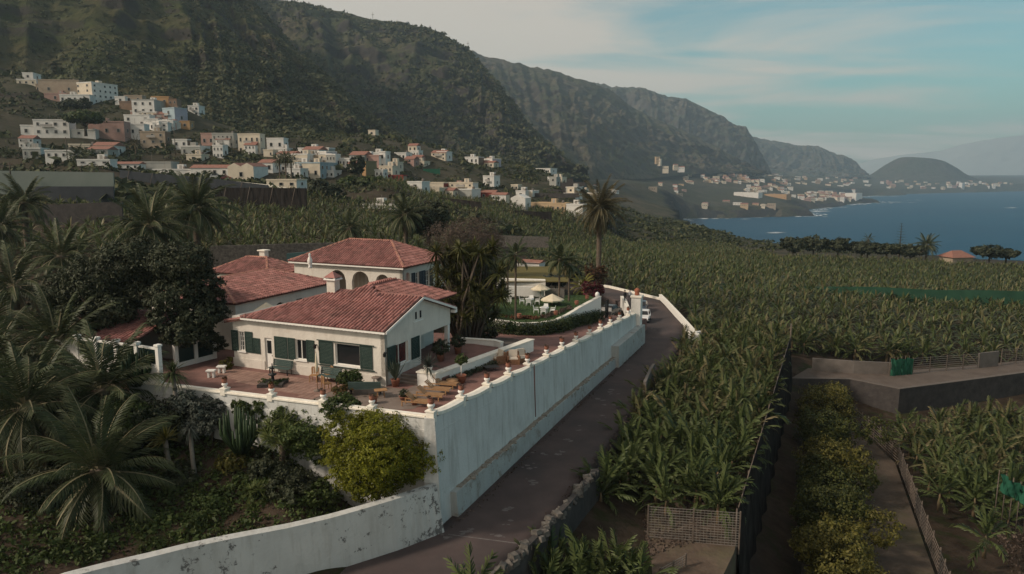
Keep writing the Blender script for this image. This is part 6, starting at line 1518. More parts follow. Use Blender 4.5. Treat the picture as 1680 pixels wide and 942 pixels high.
bush_px('dark bush at the left edge between the palms', 60, 620, 44, 70, 60, 6000, .14, L_DARK, seed=13)
bush_px('dark undergrowth below the dense palm', 250, 690, 41, 70, 44, 6000, .12, L_DARK, seed=14)
bush_px('dark bush behind the glass panelled fence', 340, 562, 52, 34, 20, 2500, .12, L_DARK, seed=15, z=86.4)
bush_px('small green bush beside the white stools', 372, 598, 49.0, 14, 14, 1300, .08, L_YEL, seed=16, z=86.5)
for i, (px, py, Y, rx, ry, n, m_, lab) in enumerate(((560, 668, 39.2, 40, 26, 3600, L_MID, 'pale green bush hiding the parapet beside the lime bush'), (470, 690, 39.8, 34, 34, 3600, L_MID, 'upright green shrub against the parapet'), (400, 668, 41.0, 24, 20, 2000, L_MID, 'small shrub against the parapet above the cactus'),
        (305, 665, 41.4, 30, 34, 3000, L_GREY, 'grey shrub behind the mop leaved tree'), (205, 690, 40.2, 48, 40, 4600, L_MID, 'green shrub behind the large foreground palm'), (300, 780, 38.0, 40, 26, 3200, L_DARK, 'dark shrub beside the thin pale trunk'), (440, 770, 38.2, 44, 30, 3600, L_DARK, 'dark shrub below the fan palm'), (520, 812, 36.6, 36, 22, 2600, L_MID, 'low green shrub on top of the peeling wall'),
        (255, 850, 35.2, 46, 24, 3200, L_MID, 'green undergrowth right of the large foreground palm'), (60, 800, 36.0, 70, 40, 5000, L_DARK, 'dark undergrowth below the shaggy palm'), (30, 880, 34.4, 60, 26, 3600, L_DARK, 'dark undergrowth in the bottom left corner'), (110, 690, 40.5, 60, 40, 5000, L_DARK, 'dark shrub between the left palms'))):
    bush_px(lab, px, py, Y, rx, ry, n, .10, m_, seed=120 + i, nb=6)
# trees
def tree_px(name, label, base_px, Y, blobs_px, n, size, mat_, bz=None, **kw):
    b = at(base_px[0], base_px[1], Y); z = b.z if bz is None else bz; k = Y / F; bl = []
    for (px, py, rx, ry, *dy) in blobs_px:
        c = at(px, py, Y + (dy[0] if dy else 0)); bl.append((c.x - b.x, c.y - b.y, c.z - z, rx * k, rx * k * .9, ry * k))
    return tree(name, label, (b.x, b.y, z), bl, n, size, mat_, **kw)
tree_px('dark_tree', 'large dark spreading tree above the left outbuilding', (213, 575), 51.5, [(165, 455, 56, 38), (115, 480, 40, 34), (205, 430, 50, 34), (185, 505, 44, 30, -1), (130, 525, 36, 30, -1), (160, 540, 26, 20, -1), (235, 420, 44, 30, 2), (100, 505, 26, 26), (235, 475, 36, 30)], 38000, .12, L_DARK, bz=86.0, trunk=.36, limbs=14, seed=21, clump=.26, per=40)
tree_px('dark_tree', 'large dark tree reaching over the side house roof', (312, 585), 51, [(295, 430, 54, 32), (255, 440, 40, 32, 2), (340, 470, 32, 28), (285, 485, 44, 28, -1), (330, 515, 34, 26, -1), (300, 545, 34, 22, -1.5), (352, 510, 24, 22), (265, 525, 26, 20, -1), (335, 550, 24, 18, -1)], 38000, .12, L_DARK, bz=86.0, trunk=.34, limbs=14, seed=22, clump=.26, per=40)
tree_px('round_tree', 'dark round tree right of the date palm', (703, 395), 122, [(700, 362, 34, 28), (718, 355, 22, 22)], 5000, .30, L_DARK, trunk=.3, seed=23)
tree_px('bare_bush', 'wide leafless brown bush behind the rear house', (765, 425), 104, [(735, 392, 40, 26), (775, 384, 46, 28), (800, 400, 30, 24), (760, 410, 44, 18)], 15000, .22, L_BROWN, trunk=.2, limbs=14, seed=24, aspect=.12, clump=.35)
tree_px('umbrella_pine', 'umbrella pine with a flat dome crown beside the white village house', (141, 222), 296, [(139, 194, 28, 11), (126, 198, 14, 8), (154, 198, 14, 8)], 6500, .55, L_MID, trunk=.5, limbs=8, seed=25, flat=.6)
tree_px('round_tree', 'dark round tree beside the black screen wall', (533, 330), 203, [(526, 312, 18, 18), (544, 316, 17, 15), (512, 322, 12, 10)], 5000, .5, L_DARK, trunk=.4, seed=26)
tree_px('round_tree', 'dark tree left of the ochre block', (588, 288), 262, [(586, 268, 12, 15), (578, 275, 9, 9)], 2600, .6, L_DARK, trunk=.3, seed=27)
tree_px('round_tree', 'broad dark tree below the blue shaded cream house', (590, 305), 245, [(575, 300, 22, 9), (610, 300, 24, 9), (640, 304, 18, 7)], 5000, .6, L_MID, trunk=.3, seed=28)
tree_px('round_tree', 'dark bush clump below the tall white apartments', (130, 172), 352, [(118, 172, 16, 7), (138, 170, 10, 7), (95, 178, 16, 7)], 3000, .9, L_DARK, trunk=.3, seed=29)
# sword-leaved branching tree by the villa gable
dt_b = at(768, 556, 60.5); dtree = thing('giant_yucca', 'big branching tree with sword leaf tufts beside the villa gable', 'tree', (dt_b.x, dt_b.y, 86.0))
ROS = [rosette('tuft', 60, .95, .05, .35, -35, 85, 300 + k, L_OLIVE, 3) for k in range(4)]
rgd = np.random.default_rng(5); mb = MB()
for i in range(120):
    px = 770 + rgd.normal(0, 32); py = rgd.uniform(405, 530)
    lim = 54 if py < 500 else 42
    px = float(np.clip(px, 770 - lim, 770 + lim)); e = at(px, py, 60.5 + rgd.normal(0, 1.3)); e = e - dtree.location; s0 = Vector((rgd.normal(0, .45), rgd.normal(0, .45), 0)); h = e.z
    m1 = Vector((s0.x * 1.3 + e.x * .25, s0.y * 1.3 + e.y * .25, h * .45)); mb.tube([s0 - Vector((0, 0, .3)), m1, e], [.24 if i < 12 else .1, .13, .05], 6)
    o = link('tuft', ROS[i % 4], dtree); o.location = e; o.scale = (rgd.uniform(1.0, 1.5),) * 3; o.rotation_euler = (rgd.normal(0, .35), rgd.normal(0, .35), rgd.uniform(0, 6))
mb.build('trunk', M_BARK, dtree)
# coastal bushes and pine
for i, (px, py, rx, ry, lab) in enumerate(((1302, 402, 24, 13, 'leftmost dark bush of the coastal clump'), (1336, 399, 26, 15, 'rounded second dark bush of the coastal clump'), (1375, 402, 26, 13, 'third dark bush of the coastal clump'), (1415, 406, 26, 11, 'dark bush under the small coastal palm'), (1455, 408, 26, 10, 'dark bush left of the coastal conifer'), (1495, 411, 28, 11, 'dark bush right of the coastal conifer'), (1625, 412, 28, 11, 'dark bush right of the red coastal roof'), (1652, 416, 22, 8, 'low bush at the right end of the coast'))):
    bush_px(lab, px, py, 250 + 4 * math.sin(i), rx, ry, 3200, .55, L_DARK, seed=40 + i, trunk=.3, group='bushes on the cliff edge')
c = at(1475, 420, 256); ar = thing('conifer', 'tiered conifer rising from the coastal bushes', 'tree', (c.x, c.y, gz(c.x, c.y))); h = at(1475, 366, 256).z - ar.location.z
MB().tube([(0, 0, 0), (0, 0, h)], [.3, .05], 6).build('trunk', M_BARK, ar)
Q = []
for k in range(10):
    zc_ = h * (.35 + .63 * k / 9); rr = (1 - k / 10) * 3.0 + .3
    for a in np.linspace(0, 6.28, 9)[:-1] + k:
        p0 = np.array([0, 0, zc_]); d = np.array([math.cos(a), math.sin(a), .15]); s_ = np.array([-math.sin(a), math.cos(a), 0]) * .28; Q.append([p0 - s_ * .3, p0 + s_ * .3, p0 + d * rr + s_, p0 + d * rr - s_])
link('branches', quads('branches', Q), ar, L_DARK)
# shrub row beside the black screen
for i, (px, py, r_, lab) in enumerate(((1352, 700, 3.9, 'farthest and tallest shrub of the row beside the black screen'), (1346, 745, 3.6, 'second shrub from the far end of the row beside the screen'), (1354, 800, 3.5, 'third shrub from the far end of the row'), (1352, 845, 3.3, 'middle shrub of the row in the shade of the screen'), (1364, 890, 3.4, 'shrub of the row where the bare path widens'), (1368, 950, 3.3, 'second nearest shrub of the row'), (1384, 1010, 3.2, 'nearest shrub of the row at the bottom edge'))):
    b = atz(px, py, 72.42); rg = np.random.default_rng(60 + i)
    bl = [(0, 0, r_ * .72, r_ * .75, r_ * .75, r_ * .6)] + [(rg.normal(0, r_ * .45), rg.normal(0, r_ * .45), r_ * rg.uniform(.5, 1.05), r_ * .45, r_ * .45, r_ * .4) for _ in range(6)]
    tree('shrub', lab, (b.x, b.y, 72.4), bl, 11000, .12, L_YEL if i in (0, 5, 6, 2) else leafmat('shrub_leaf', [(.035, .045, .012), (.06, .07, .018), (.10, .10, .03)], .55, .25), 'shrub', .12, 6, 'shrub row by the black screen', 60 + i, .26)
# uncountable scrub: hillside, village slopes and garden ground cover
def scrub(name, P, per, rad, size, label, mat_, flat=.7):
    P = np.asarray(P); n = len(P); R_ = np.asarray(rad)[:, None] if hasattr(rad, '__len__') else rad
    C = np.repeat(P, per, 0); rr = np.repeat(np.broadcast_to(np.asarray(rad, float), (n,)), per)
    off = rng.normal(size=(n * per, 3)); off /= np.linalg.norm(off, axis=1, keepdims=True); off *= (rr * rng.random(n * per) ** .4)[:, None]; off[:, 2] = np.abs(off[:, 2]) * flat
    nd = off / (rr[:, None] + 1e-6) + rng.normal(size=off.shape) * .5 + (0, 0, .3); nd /= np.linalg.norm(nd, axis=1, keepdims=True)
    a = np.cross(nd, rng.normal(size=off.shape)); a /= np.linalg.norm(a, axis=1, keepdims=True) + 1e-9; b = np.cross(nd, a); s = (size * rr / np.mean(rr) * rng.uniform(.6, 1.3, n * per))[:, None]
    Q = np.stack([C + off - a * s, C + off - b * s * .6, C + off + a * s, C + off + b * s * .6], 1)
    return tag(link(name, quads(name, Q), None, mat_), label, kind='stuff')
def on_spur(key, n, vmax=1.0, seed=0):
    V = SPUR[key]; nr, nu_ = V.shape[:2]; r = rng.uniform(0, (nr - 2) * vmax, n); c = rng.uniform(0, nu_ - 2, n); ri, ci = r.astype(int), c.astype(int); fr_, fc = (r - ri)[:, None], (c - ci)[:, None]
    P = V[ri, ci] * (1 - fr_) * (1 - fc) + V[ri + 1, ci] * fr_ * (1 - fc) + V[ri, ci + 1] * (1 - fr_) * fc + V[ri + 1, ci + 1] * fr_ * fc
    keep = fbm(P[:, 0] / 60 + seed, P[:, 2] / 40, 3) > rng.uniform(.25, .7, n); return P[keep]
vis_ = lambda P: P[[(-80 < q[0] < 1760 and -60 < q[1]) for q in (to_px(p) for p in P)]]
PA = vis_(on_spur('A', 60000)); scrub('hillside_scrub', PA, 5, np.clip(rng.lognormal(.30, .4, len(PA)), .7, 3.6), .92, 'low scrub covering the green hillside above the village', L_SCRUB)
PBs = vis_(on_spur('B', 9000, 1, 3)); scrub('hillside_scrub', PBs, 6, rng.uniform(2.5, 6, len(PBs)), 2.6, 'scrub on the darker mountain spur', L_SCRUB)
px_ = rng.uniform(-.85, .32, 26000); py_ = np.exp(rng.uniform(math.log(135), math.log(700), 26000)); GX = np.stack([px_ * py_, py_], -1)
ok = ~np.any([inside(GX[:, 0], GX[:, 1], f[0]) for f in FIELDS] + [inside(GX[:, 0], GX[:, 1], BIG)], axis=0); ok &= fbm(GX[:, 0] / 26, GX[:, 1] / 26, 3) > rng.uniform(.3, .66, len(GX))
for a in VILLAGE:
    c = at((a[0] + a[2]) / 2, a[4], a[5]); hw = (a[2] - a[0]) * a[5] / F / 2 + 2; ok &= ~((np.abs(GX[:, 0] - c.x) < hw) & (GX[:, 1] > c.y - 3) & (GX[:, 1] < c.y + 14))
GX = GX[ok]; gzz = ground_z(GX[:, 0], GX[:, 1]); scrub('slope_scrub', np.column_stack([GX, gzz]), 10, np.clip(rng.lognormal(.35, .5, len(GX)), .6, 4.2), .64, 'bushes scattered over the village slopes and terraces', L_SCRUB2)
P = [atz(rng.uniform(-60, 720), rng.uniform(690, 960), 82.5) for _ in range(2600)]; P = [(p.x, p.y, gz(p.x, p.y)) for p in P if p.y > 30 and p.y < 43 and to_px((p.x, p.y, gz(p.x, p.y)))[1] < 880 - .18 * (to_px((p.x, p.y, 82))[0] - 390)]
scrub('ground_cover', P, 22, rng.uniform(.25, .75, len(P)), .10, 'low green and dry ground cover on the garden slope', L_MID, .5)
P = [(x, y, gz(x, y)) for x, y in zip(rng.uniform(-50, -14, 500), rng.uniform(56, 100, 500)) if (Vector((x, y, 0)) - HO).xy.dot(HX.xy) < -24 or (Vector((x, y, 0)) - HO).xy.dot(HY.xy) > 30]
scrub('ground_cover', P, 22, rng.uniform(.5, 1.5, len(P)), .26, 'dark undergrowth behind the villa', L_DARK, .7)
P = [(x, y, gz(x, y)) for x, y in zip(rng.uniform(20, 200, 700), rng.uniform(325, 470, 700)) if not inside([x], [y], SEA)[0]]
scrub('ground_cover', P, 14, rng.uniform(.8, 2.4, len(P)), .7, 'scrub on the near sea cliff', L_SCRUB2, .6)
# dry leaf litter in the banana plots
P = fill([(5, 37), (12, 40), (13, 47), (6, 47)], .35, .1); Q = [(x, y, plot_z(y) + .02) for x, y in P]; scrub('leaf_litter', Q, 5, np.full(len(Q), .22), .10, 'dry brown leaf litter on the banana plot soil', L_BROWN, .35)
P = fill([(36, 46), (52, 44), (52, 62), (42, 62)], .5, .15); Q = [(x, y, gz(x, y) + .02) for x, y in P]; scrub('leaf_litter', Q, 5, np.full(len(Q), .28), .12, 'dry leaf litter between the lower bananas', L_BROWN, .35)

Pr = [W0 + WD * sv_ + WN * (5.6 + rng.normal(0, .18)) for sv_ in rng.uniform(0, WL, 260)] + [W0 + WD * sv_ + WN * (1.0 + abs(rng.normal(0, .1))) for sv_ in rng.uniform(0, WL, 200)]
scrub('roadside_litter', [(p.x, p.y, road_z(p.y) + .01) for p in Pr], 5, rng.uniform(.08, .3, len(Pr)), .05, 'dry leaves and grit along the edges of the lane', L_BROWN, .25)

# ================================================================== VILLAGE
VC = {CRE: (0.66, 0.58, 0.46), WHI: (0.72, 0.70, 0.66), TAN: (0.36, 0.29, 0.22), PNK: (0.42, 0.27, 0.23), GRY: (0.38, 0.38, 0.35), BLU: (0.36, 0.45, 0.49), ORA: (0.42, 0.26, 0.13), OCH: (0.52, 0.38, 0.24), OLV: (0.20, 0.19, 0.11), LIL: (0.36, 0.38, 0.46), BRN: (0.24, 0.16, 0.11), RED: (0.26, 0.055, 0.045)}
VMAT = {k: pmat('render_' + k, c, tuple(x * .82 for x in c), .35, .9, c3=tuple(x * .7 for x in c), scale3=.6, f3=(.56, .74)) for k, c in VC.items()}
M_VROOF = pmat('village_roof', (0.22, 0.10, 0.075), (0.29, 0.15, 0.115), 1.5, .9); M_FLAT = pmat('flat_roof', (0.34, 0.28, 0.24), (0.42, 0.36, 0.31), .4, .9)
M_FRAME = pmat('window_frame', (.30, .28, .26), (.38, .36, .33), 2, .7)
def win_mesh():
    """unit window: frame ring proud of the wall, dark pane set back in it, sill"""
    mb = MB()
    mb.box(-.5, -.40, -.07, .02, 0, 1); mb.box(.40, .5, -.07, .02, 0, 1); mb.box(-.40, .40, -.07, .02, .92, 1); mb.box(-.56, .56, -.12, .02, -.07, .0)
    nf = len(mb.f); mb.box(-.40, .40, -.03, .02, .001, .92); me = mb.mesh('window'); me.materials.append(M_FRAME); me.materials.append(M_GLASS)
    for p in me.polygons: p.material_index = 1 if p.index >= nf else 0
    return me
WIN = win_mesh()
def building(px0, pxc, px1, top, base, Y, cl, cr, roof, wl, wr, label, cat, group=None, bury=5.0, name=None):
    c = at(pxc, base, Y); H = at(pxc, top, Y).z - c.z; bear = math.atan2(c.x, c.y); a = R(24 if pxc - px0 > px1 - pxc else 52)
    k = math.hypot(c.x, c.y) / F
    WLf = max(1.5, (pxc - px0) * k / math.cos(a)); WRt = max(2.5, (px1 - pxc) * k / math.sin(a)); WRt = max(WRt, min(6.0, WLf * .5))
    t_ = thing(name or cat.replace(' ', '_'), label, cat, tuple(c), -bear - a if False else -bear - a, group)
    # local frame: corner at origin, left face along -x (outward -y), right face along +y (outward +x)
    flat = roof == 'flat'; h = H - (.45 if flat else 0) if roof in ('flat',) else H * (.74 if roof in ('gable', 'gableside') else .80)
    MB().box(-WLf, -.003, 0.004, WRt, -bury, h).build('walls', VMAT[cr], t_)
    MB().box(-WLf - .001, .0, -.10, .0, -bury, h).build('front_wall', VMAT[cl], t_)
    if flat:
        mb = MB(); mb.box(-WLf - .12, .12, -.22, .08, h, H); mb.box(-WLf - .12, .12, WRt - .12, WRt + .1, h, H); mb.box(-WLf - .12, -WLf + .1, .081, WRt - .121, h, H); mb.box(-.1, .12, .081, WRt - .121, h, H); mb.build('parapet', VMAT[cl if WLf > WRt else cr], t_)
        MB().box(-WLf + .101, -.101, .082, WRt - .122, h, h + .06).build('roof', M_FLAT, t_)
    elif roof in ('gable', 'twin'):
        if roof == 'gable':
            m_ = WRt / 2; mb = MB().add([(-WLf - .25, -.35, h - .08), (.25, -.35, h - .08), (.25, m_, H), (-WLf - .25, m_, H), (.25, WRt + .3, h - .08), (-WLf - .25, WRt + .3, h - .08)], [(0, 1, 2, 3), (3, 2, 4, 5), (0, 3, 5), (1, 4, 2), (5, 4, 1, 0)]); mb.build('roof', M_VROOF, t_)
        else:
            for q in (0, 1):
                xa, xb = -WLf + WLf * q / 2, -WLf + WLf * (q + 1) / 2; xm = (xa + xb) / 2
                MB().add([(xa, -.10, h), (xb, -.10, h), (xm, -.10, H - .1), (xa, .1, h), (xb, .1, h), (xm, .1, H - .1)], [(0, 1, 2), (5, 4, 3), (0, 2, 5, 3), (1, 4, 5, 2)]).build('gable', VMAT[cl], t_)
                MB().add([(xa - .1, .101, h), (xm, .101, H), (xb + .1, .101, h), (xa - .1, WRt + .2, h), (xm, WRt + .2, H), (xb + .1, WRt + .2, h)], [(0, 1, 4, 3), (1, 2, 5, 4), (0, 2, 1), (3, 4, 5), (0, 3, 5, 2)]).build('roof', M_VROOF, t_)
    else:
        m_ = -WLf / 2; MB().add([(-WLf - .1, -.12, h), (.1, -.12, h), (m_, -.12, H), (-WLf - .1, WRt + .1, h), (.1, WRt + .1, h), (m_, WRt + .1, H)], [(0, 1, 2), (5, 4, 3), (0, 2, 5, 3), (1, 4, 5, 2), (0, 3, 4, 1)]).build('roof', VMAT[cl], t_)
    if flat and WLf > 4 and WRt > 3.4:
        if random.random() < .45:
            x_ = -WLf * random.uniform(.35, .7); rr_ = MB().box(x_ - 1.1, x_ + 1.1, WRt * .5, WRt * .5 + min(2.0, WRt * .4), h + .061, H + 1.5).build('roof_room', VMAT[cl], t_); MB().box(x_ - .4, x_ + .4, WRt * .5 - .04, WRt * .5, h + .1, H + 1.2).build('door', M_FRAME, rr_)
        if random.random() < .4: MB().lathe([(.55, 0), (.6, .1), (.6, 1.1), (.3, 1.3)], 8, (-WLf * random.uniform(.15, .3), WRt * .55, h + .06)).build('water_tank', M_CONC, t_)
        if random.random() < .5: xx = -WLf * random.uniform(.2, .8); MB().tube([(xx, WRt * .3, h), (xx, WRt * .3, H + 2.4)], .05, 4).build('aerial', M_METAL, t_)
    if wl[1] >= 2 and WLf > 5:
        zb_ = h * (1 + .18) / wl[1]; xb_ = -WLf * random.uniform(.45, .6); bw_ = min(4.5, WLf * .35); bl_ = MB().box(xb_ - bw_ / 2, xb_ + bw_ / 2, -1.1, -.101, zb_ - .15, zb_).build('balcony', VMAT[cl], t_); MB().box(xb_ - bw_ / 2, xb_ + bw_ / 2, -1.1, -1.04, zb_, zb_ + .9).build('railing', M_FRAME, bl_)
    for (cols, rows), face in ((wl, 0), (wr, 1)):
        Wd = WLf if face == 0 else WRt
        for r_ in range(rows):
            for q in range(cols):
                u = Wd * (q + .5) / cols + random.uniform(-.12, .12); ww = min(1.25, Wd / cols * .36) * random.uniform(.8, 1.15); wh = min(1.45, h / rows * .40); z = h * (r_ + .34) / rows
                if random.random() < .10: continue
                o = link('window', WIN, t_); o.scale = (ww, 1, wh)
                if face == 0: o.location = (-u, -.125, z)
                else: o.location = (.02, u, z); o.rotation_euler = (0, 0, math.pi / 2)
    return t_
for a in VILLAGE: building(*a)
rv = np.random.default_rng(31)
for (x0, x1, y0, y1), n, lab, grp in (((185, 330, 178, 232), 12, 'small house filling the rows of the upper village', 'infill houses of the upper village'), ((320, 480, 236, 268), 7, 'small house on the slope above the twin gabled house', 'houses above the twin gables'), ((480, 660, 256, 296), 15, 'small house in the middle cluster around the blue shaded cream house', 'infill houses of the middle cluster'), ((655, 830, 256, 276), 9, 'small house along the foot of the slope', 'houses along the slope foot'), ((690, 870, 306, 332), 8, 'small house in the row above the banana terraces', 'houses above the banana terraces'), ((850, 1060, 284, 330), 16, 'small pale farmhouse on the dark terraces left of the bay', 'farmhouses left of the bay'), ((40, 190, 232, 262), 5, 'small white house among bushes above the grey screen', 'houses above the grey screen')):
    for i in range(n):
        px, py = rv.uniform(x0, x1), rv.uniform(y0, y1); p = ground_hit(px, py, 190, 1600); k = F / p.y; wd = rv.uniform(5, 10) * k; ht = rv.uniform(2.8, 6) * k; c_ = [WHI, WHI, CRE, WHI, PNK, GRY, CRE][rv.integers(0, 7)]
        building(px - wd * .65, px, px + wd * .35, py - ht, py, p.y, c_, c_ if rv.random() < .6 else WHI, 'flat' if rv.random() < .7 else 'gable', (rv.integers(1, 4), 1 if ht / k < 4.4 else 2), (1, 1), lab, 'house', grp)
# ---- far towns: small houses one by one, standing on the plain
TOWN_COL = [WHI, WHI, CRE, CRE, WHI, TAN, PNK, CRE, OCH]
FAR = [((1076, 1118, 264, 284), 5, 2050, 'pale house stepped up the slope above the bay', 'houses above the bay', 12), ((1120, 1200, 288, 302), 26, None, 'pinkish house of the first hamlet on the plain', 'hamlet on the plain', 9), ((1205, 1290, 286, 302), 34, None, 'cream house of the hamlet below the brown spur', 'hamlet below the spur', 8),
       ((1225, 1300, 303, 318), 34, None, 'small house of the town edge above the orange hall', 'houses above the orange hall', 8), ((1300, 1414, 316, 331), 72, None, 'pale house of the seaside town on the dark point', 'seaside town houses', 9), ((1285, 1432, 287, 306), 46, None, 'tiny white house scattered on the far plain', 'houses on the far plain', 9),
       ((1445, 1640, 299, 311), 56, None, 'pale block of the far resort below the cone', 'far resort blocks', 12), ((1120, 1280, 330, 342), 9, None, 'low white building near the black shore', 'low buildings near the shore', 7), ((1060, 1140, 303, 322), 8, None, 'small farmhouse on the terraced plain', 'farmhouses on the plain', 7), ((1640, 1690, 301, 306), 5, None, 'low white strip of buildings at the right horizon', 'buildings at the right horizon', 8)]
rt = np.random.default_rng(77)
for (x0, x1, y0, y1), n, Y, lab, grp, hgt in FAR:
    for i in range(n):
        px, py = rt.uniform(x0, x1), rt.uniform(y0, y1)
        if (x0, y0) == (1300, 316): py = 331 - (331 - 316) * rt.random() * (1 - .35 * abs(px - 1350) / 60)
        p = ground_hit(px, py, 650) if Y is None else at(px, py, Y)
        if p.y > 8000 or p.z < 3: continue
        h = hgt * rt.uniform(.45, 1.15); wd, dp = rt.uniform(9, 24) * (p.y / 2600) ** .4, rt.uniform(7, 14)
        cN = TOWN_COL[rt.integers(0, 9)]; t_ = thing('town_house', lab, 'house', (p.x, p.y, p.z), rt.uniform(-.6, .3), grp)
        MB().box(-wd / 2, wd / 2, 0, dp, -8, h).build('walls', VMAT[cN], t_)
        if rt.random() < .4: MB().add([(-wd / 2 - .4, -.4, h), (wd / 2 + .4, -.4, h), (wd / 2 + .4, dp + .4, h), (-wd / 2 - .4, dp + .4, h), (-wd / 2, dp / 2, h + 2.4), (wd / 2, dp / 2, h + 2.4)], [(0, 1, 5, 4), (2, 3, 4, 5), (0, 4, 3), (1, 2, 5), (3, 2, 1, 0)]).build('roof', M_VROOF, t_)
        else: MB().box(-wd / 2 - .2, wd / 2 + .2, -.2, dp + .2, h, h + .5).build('roof', VMAT[cN], t_)
        for k in range(int(wd / 4)): MB().box(-wd / 2 + 1 + k * 4, -wd / 2 + 2.6 + k * 4, -.05, .0, h * .35, h * .6).build('window', M_GLASS, t_)
for px0, pxc, px1, y0, y1, cl, lab in ((1258, 1290, 1297, 319, 328, ORA, 'long orange hall at the edge of the seaside town'), (1207, 1244, 1250, 316, 326, WHI, 'white framed villa on the plain before the town'), (1389, 1404, 1412, 317, 330, WHI, 'square white block at the tip of the seaside town'), (1574, 1578, 1581, 300, 310, WHI, 'taller pale tower of the far resort')):
    p = ground_hit(pxc, y1, 650); building(px0, pxc, px1, y0, y1, p.y, cl, cl, 'flat', (6, 1) if px1 - px0 > 20 else (3, 3), (0, 0), lab, 'building')
c = at(1580, 425, 240); t_ = thing('house', 'low red tiled roof among the coastal bushes', 'house', (c.x, c.y, c.z), .2); MB().box(-4, 4, 0, 6, -5, .6).build('walls', VMAT[TAN], t_); MB().add([(-4.6, -.6, .5), (4.6, -.6, .5), (4.6, 6.6, .5), (-4.6, 6.6, .5), (-1.8, 3, 2.6), (1.8, 3, 2.6)], [(0, 1, 5, 4), (2, 3, 4, 5), (0, 4, 3), (1, 2, 5), (3, 2, 1, 0)]).build('roof', M_VROOF, t_)
# masts on the skyline
for px, py, Y, hpx, lab in ((612, 36, 1308, 14, 'thin mast on the skyline of the dark spur, left one'), (706, 52, 1290, 10, 'thin mast on the skyline of the dark spur, middle one'), (768, 92, 1240, 22, 'tallest mast where the skyline drops')):
    b = at(px, py + 6, Y); m_ = thing('mast', lab, 'mast', tuple(b)); MB().tube([(0, 0, -5), (0, 0, (hpx + 6) * Y / F)], [.5, .3], 5).build('pole', M_METAL, m_); MB().box(-2, 2, -.3, .3, (hpx + 2) * Y / F, (hpx + 2) * Y / F + .6).build('crossarm', M_METAL, m_)
# power poles in the village
for px, py, Y, hpx, lab in ((112, 275, 226, 48, 'thin dark pole beside the white bungalow'), (288, 250, 268, 40, 'pole below the small white and brown house'), (17, 285, 148, 18, 'short post on the grey screen')):
    b = at(px, py, Y); m_ = thing('power_pole', lab, 'pole', tuple(b)); MB().tube([(0, 0, -1), (0, 0, hpx * Y / F)], [.14, .10], 6).build('pole', M_BARK, m_); MB().box(-.7, .7, -.06, .06, hpx * Y / F - .5, hpx * Y / F - .35).build('crossarm', M_BARK, m_)
# screens and terrace walls of the middle distance
M_GSCR = pmat('grey_screen', (0.13, 0.16, 0.145), (0.16, 0.185, 0.17), .25, .8); M_NETB = pmat('blue_black_net', (0.028, 0.033, 0.04), (0.045, 0.05, 0.058), .5, .85)
def px_wall(name, label, pts, m, th=.3, cat='wall', posts=0):
    """pts: (px, top, bottom, Y)"""
    T = [at(p[0], p[1], p[3]) for p in pts]; B = [at(p[0], p[2], p[3]) for p in pts]; t_ = thing(name, label, cat, tuple(B[0])); vs = []
    for a, b in zip(T, B): vs += [(b.x, b.y, b.z - 1.5), (a.x, a.y, a.z), (a.x, a.y + th, a.z), (b.x, b.y + th, b.z - 1.5)]
    n = len(pts); fs = [(i * 4 + k, (i + 1) * 4 + k, (i + 1) * 4 + (k + 1) % 4, i * 4 + (k + 1) % 4) for i in range(n - 1) for k in range(4)] + [(0, 1, 2, 3), (n * 4 - 1, n * 4 - 2, n * 4 - 3, n * 4 - 4)]
    MB().add(vs, fs).build('face', m, t_, True)
    for i in range(posts):
        q = (i + .5) / posts * (n - 1); k = min(int(q), n - 2); a = T[k].lerp(T[k + 1], q - k); b = B[k].lerp(B[k + 1], q - k); MB().tube([(b.x - .6, b.y - 1.2, b.z - .5), (a.x, a.y - .1, a.z + .2)], .09, 5).build('prop', M_WOODG, t_, True)
px_wall('windbreak_screen', 'long pale grey windbreak screen at the far left', [(-260, 276, 312, 150), (60, 281, 306, 150), (186, 283, 305, 150)], M_GSCR, cat='screen')
px_wall('windbreak_screen', 'dark blue netting below the pale grey screen', [(50, 306, 325, 149), (186, 306, 322, 149)], M_NETB, cat='screen')
px_wall('windbreak_screen', 'black screen below the sloping street on the left', [(196, 279, 306, 205), (240, 284, 306, 204), (330, 291, 312, 202), (440, 304, 316, 198)], M_NETB, cat='screen', posts=4)
px_wall('windbreak_screen', 'black screen wall with slanted props below the low cream building', [(352, 308, 336, 172), (430, 308, 335, 170), (503, 309, 333, 168)], M_NET, cat='screen', posts=4)
px_wall('street_wall', 'pale wall edging the sloping village street', [(230, 284, 287, 216), (330, 292, 294.5, 214), (440, 303, 306, 210), (470, 308, 311, 208)], M_CAP)
px_wall('terrace_wall', 'dark basalt terrace wall behind the left palms', [(70, 336, 356, 124), (150, 333, 352, 124), (200, 331, 348, 124)], M_DARKWALL)
px_wall('terrace_wall', 'dark wall crossing the middle of the banana terraces', [(590, 316, 330, 236), (660, 318, 331, 234), (760, 328, 338, 226), (790, 332, 341, 224)], M_NET)
px_wall('terrace_wall', 'dark band of netting below the ochre building', [(800, 344, 352, 262), (905, 348, 358, 258)], M_NET)
px_wall('terrace_wall', 'black band beside the brown bare bush', [(812, 386, 394, 168), (900, 389, 396, 166)], M_STONE)
px_wall('terrace_wall', 'dark stone wall behind the rear villa roof', [(345, 404, 420, 92), (480, 400, 412, 93), (640, 396, 408, 95)], M_STONE)
px_wall('green_net', 'blue green net low behind the rear villa roof', [(470, 416, 430, 84), (548, 410, 424, 85)], pmat('teal_net', (.05, .10, .10), (.07, .13, .13), 1, .8), cat='netting')
px_wall('green_net', 'small teal net on the terraces below the slope houses', [(694, 277, 286, 350), (722, 277, 286, 350)], M_GNET, cat='netting')
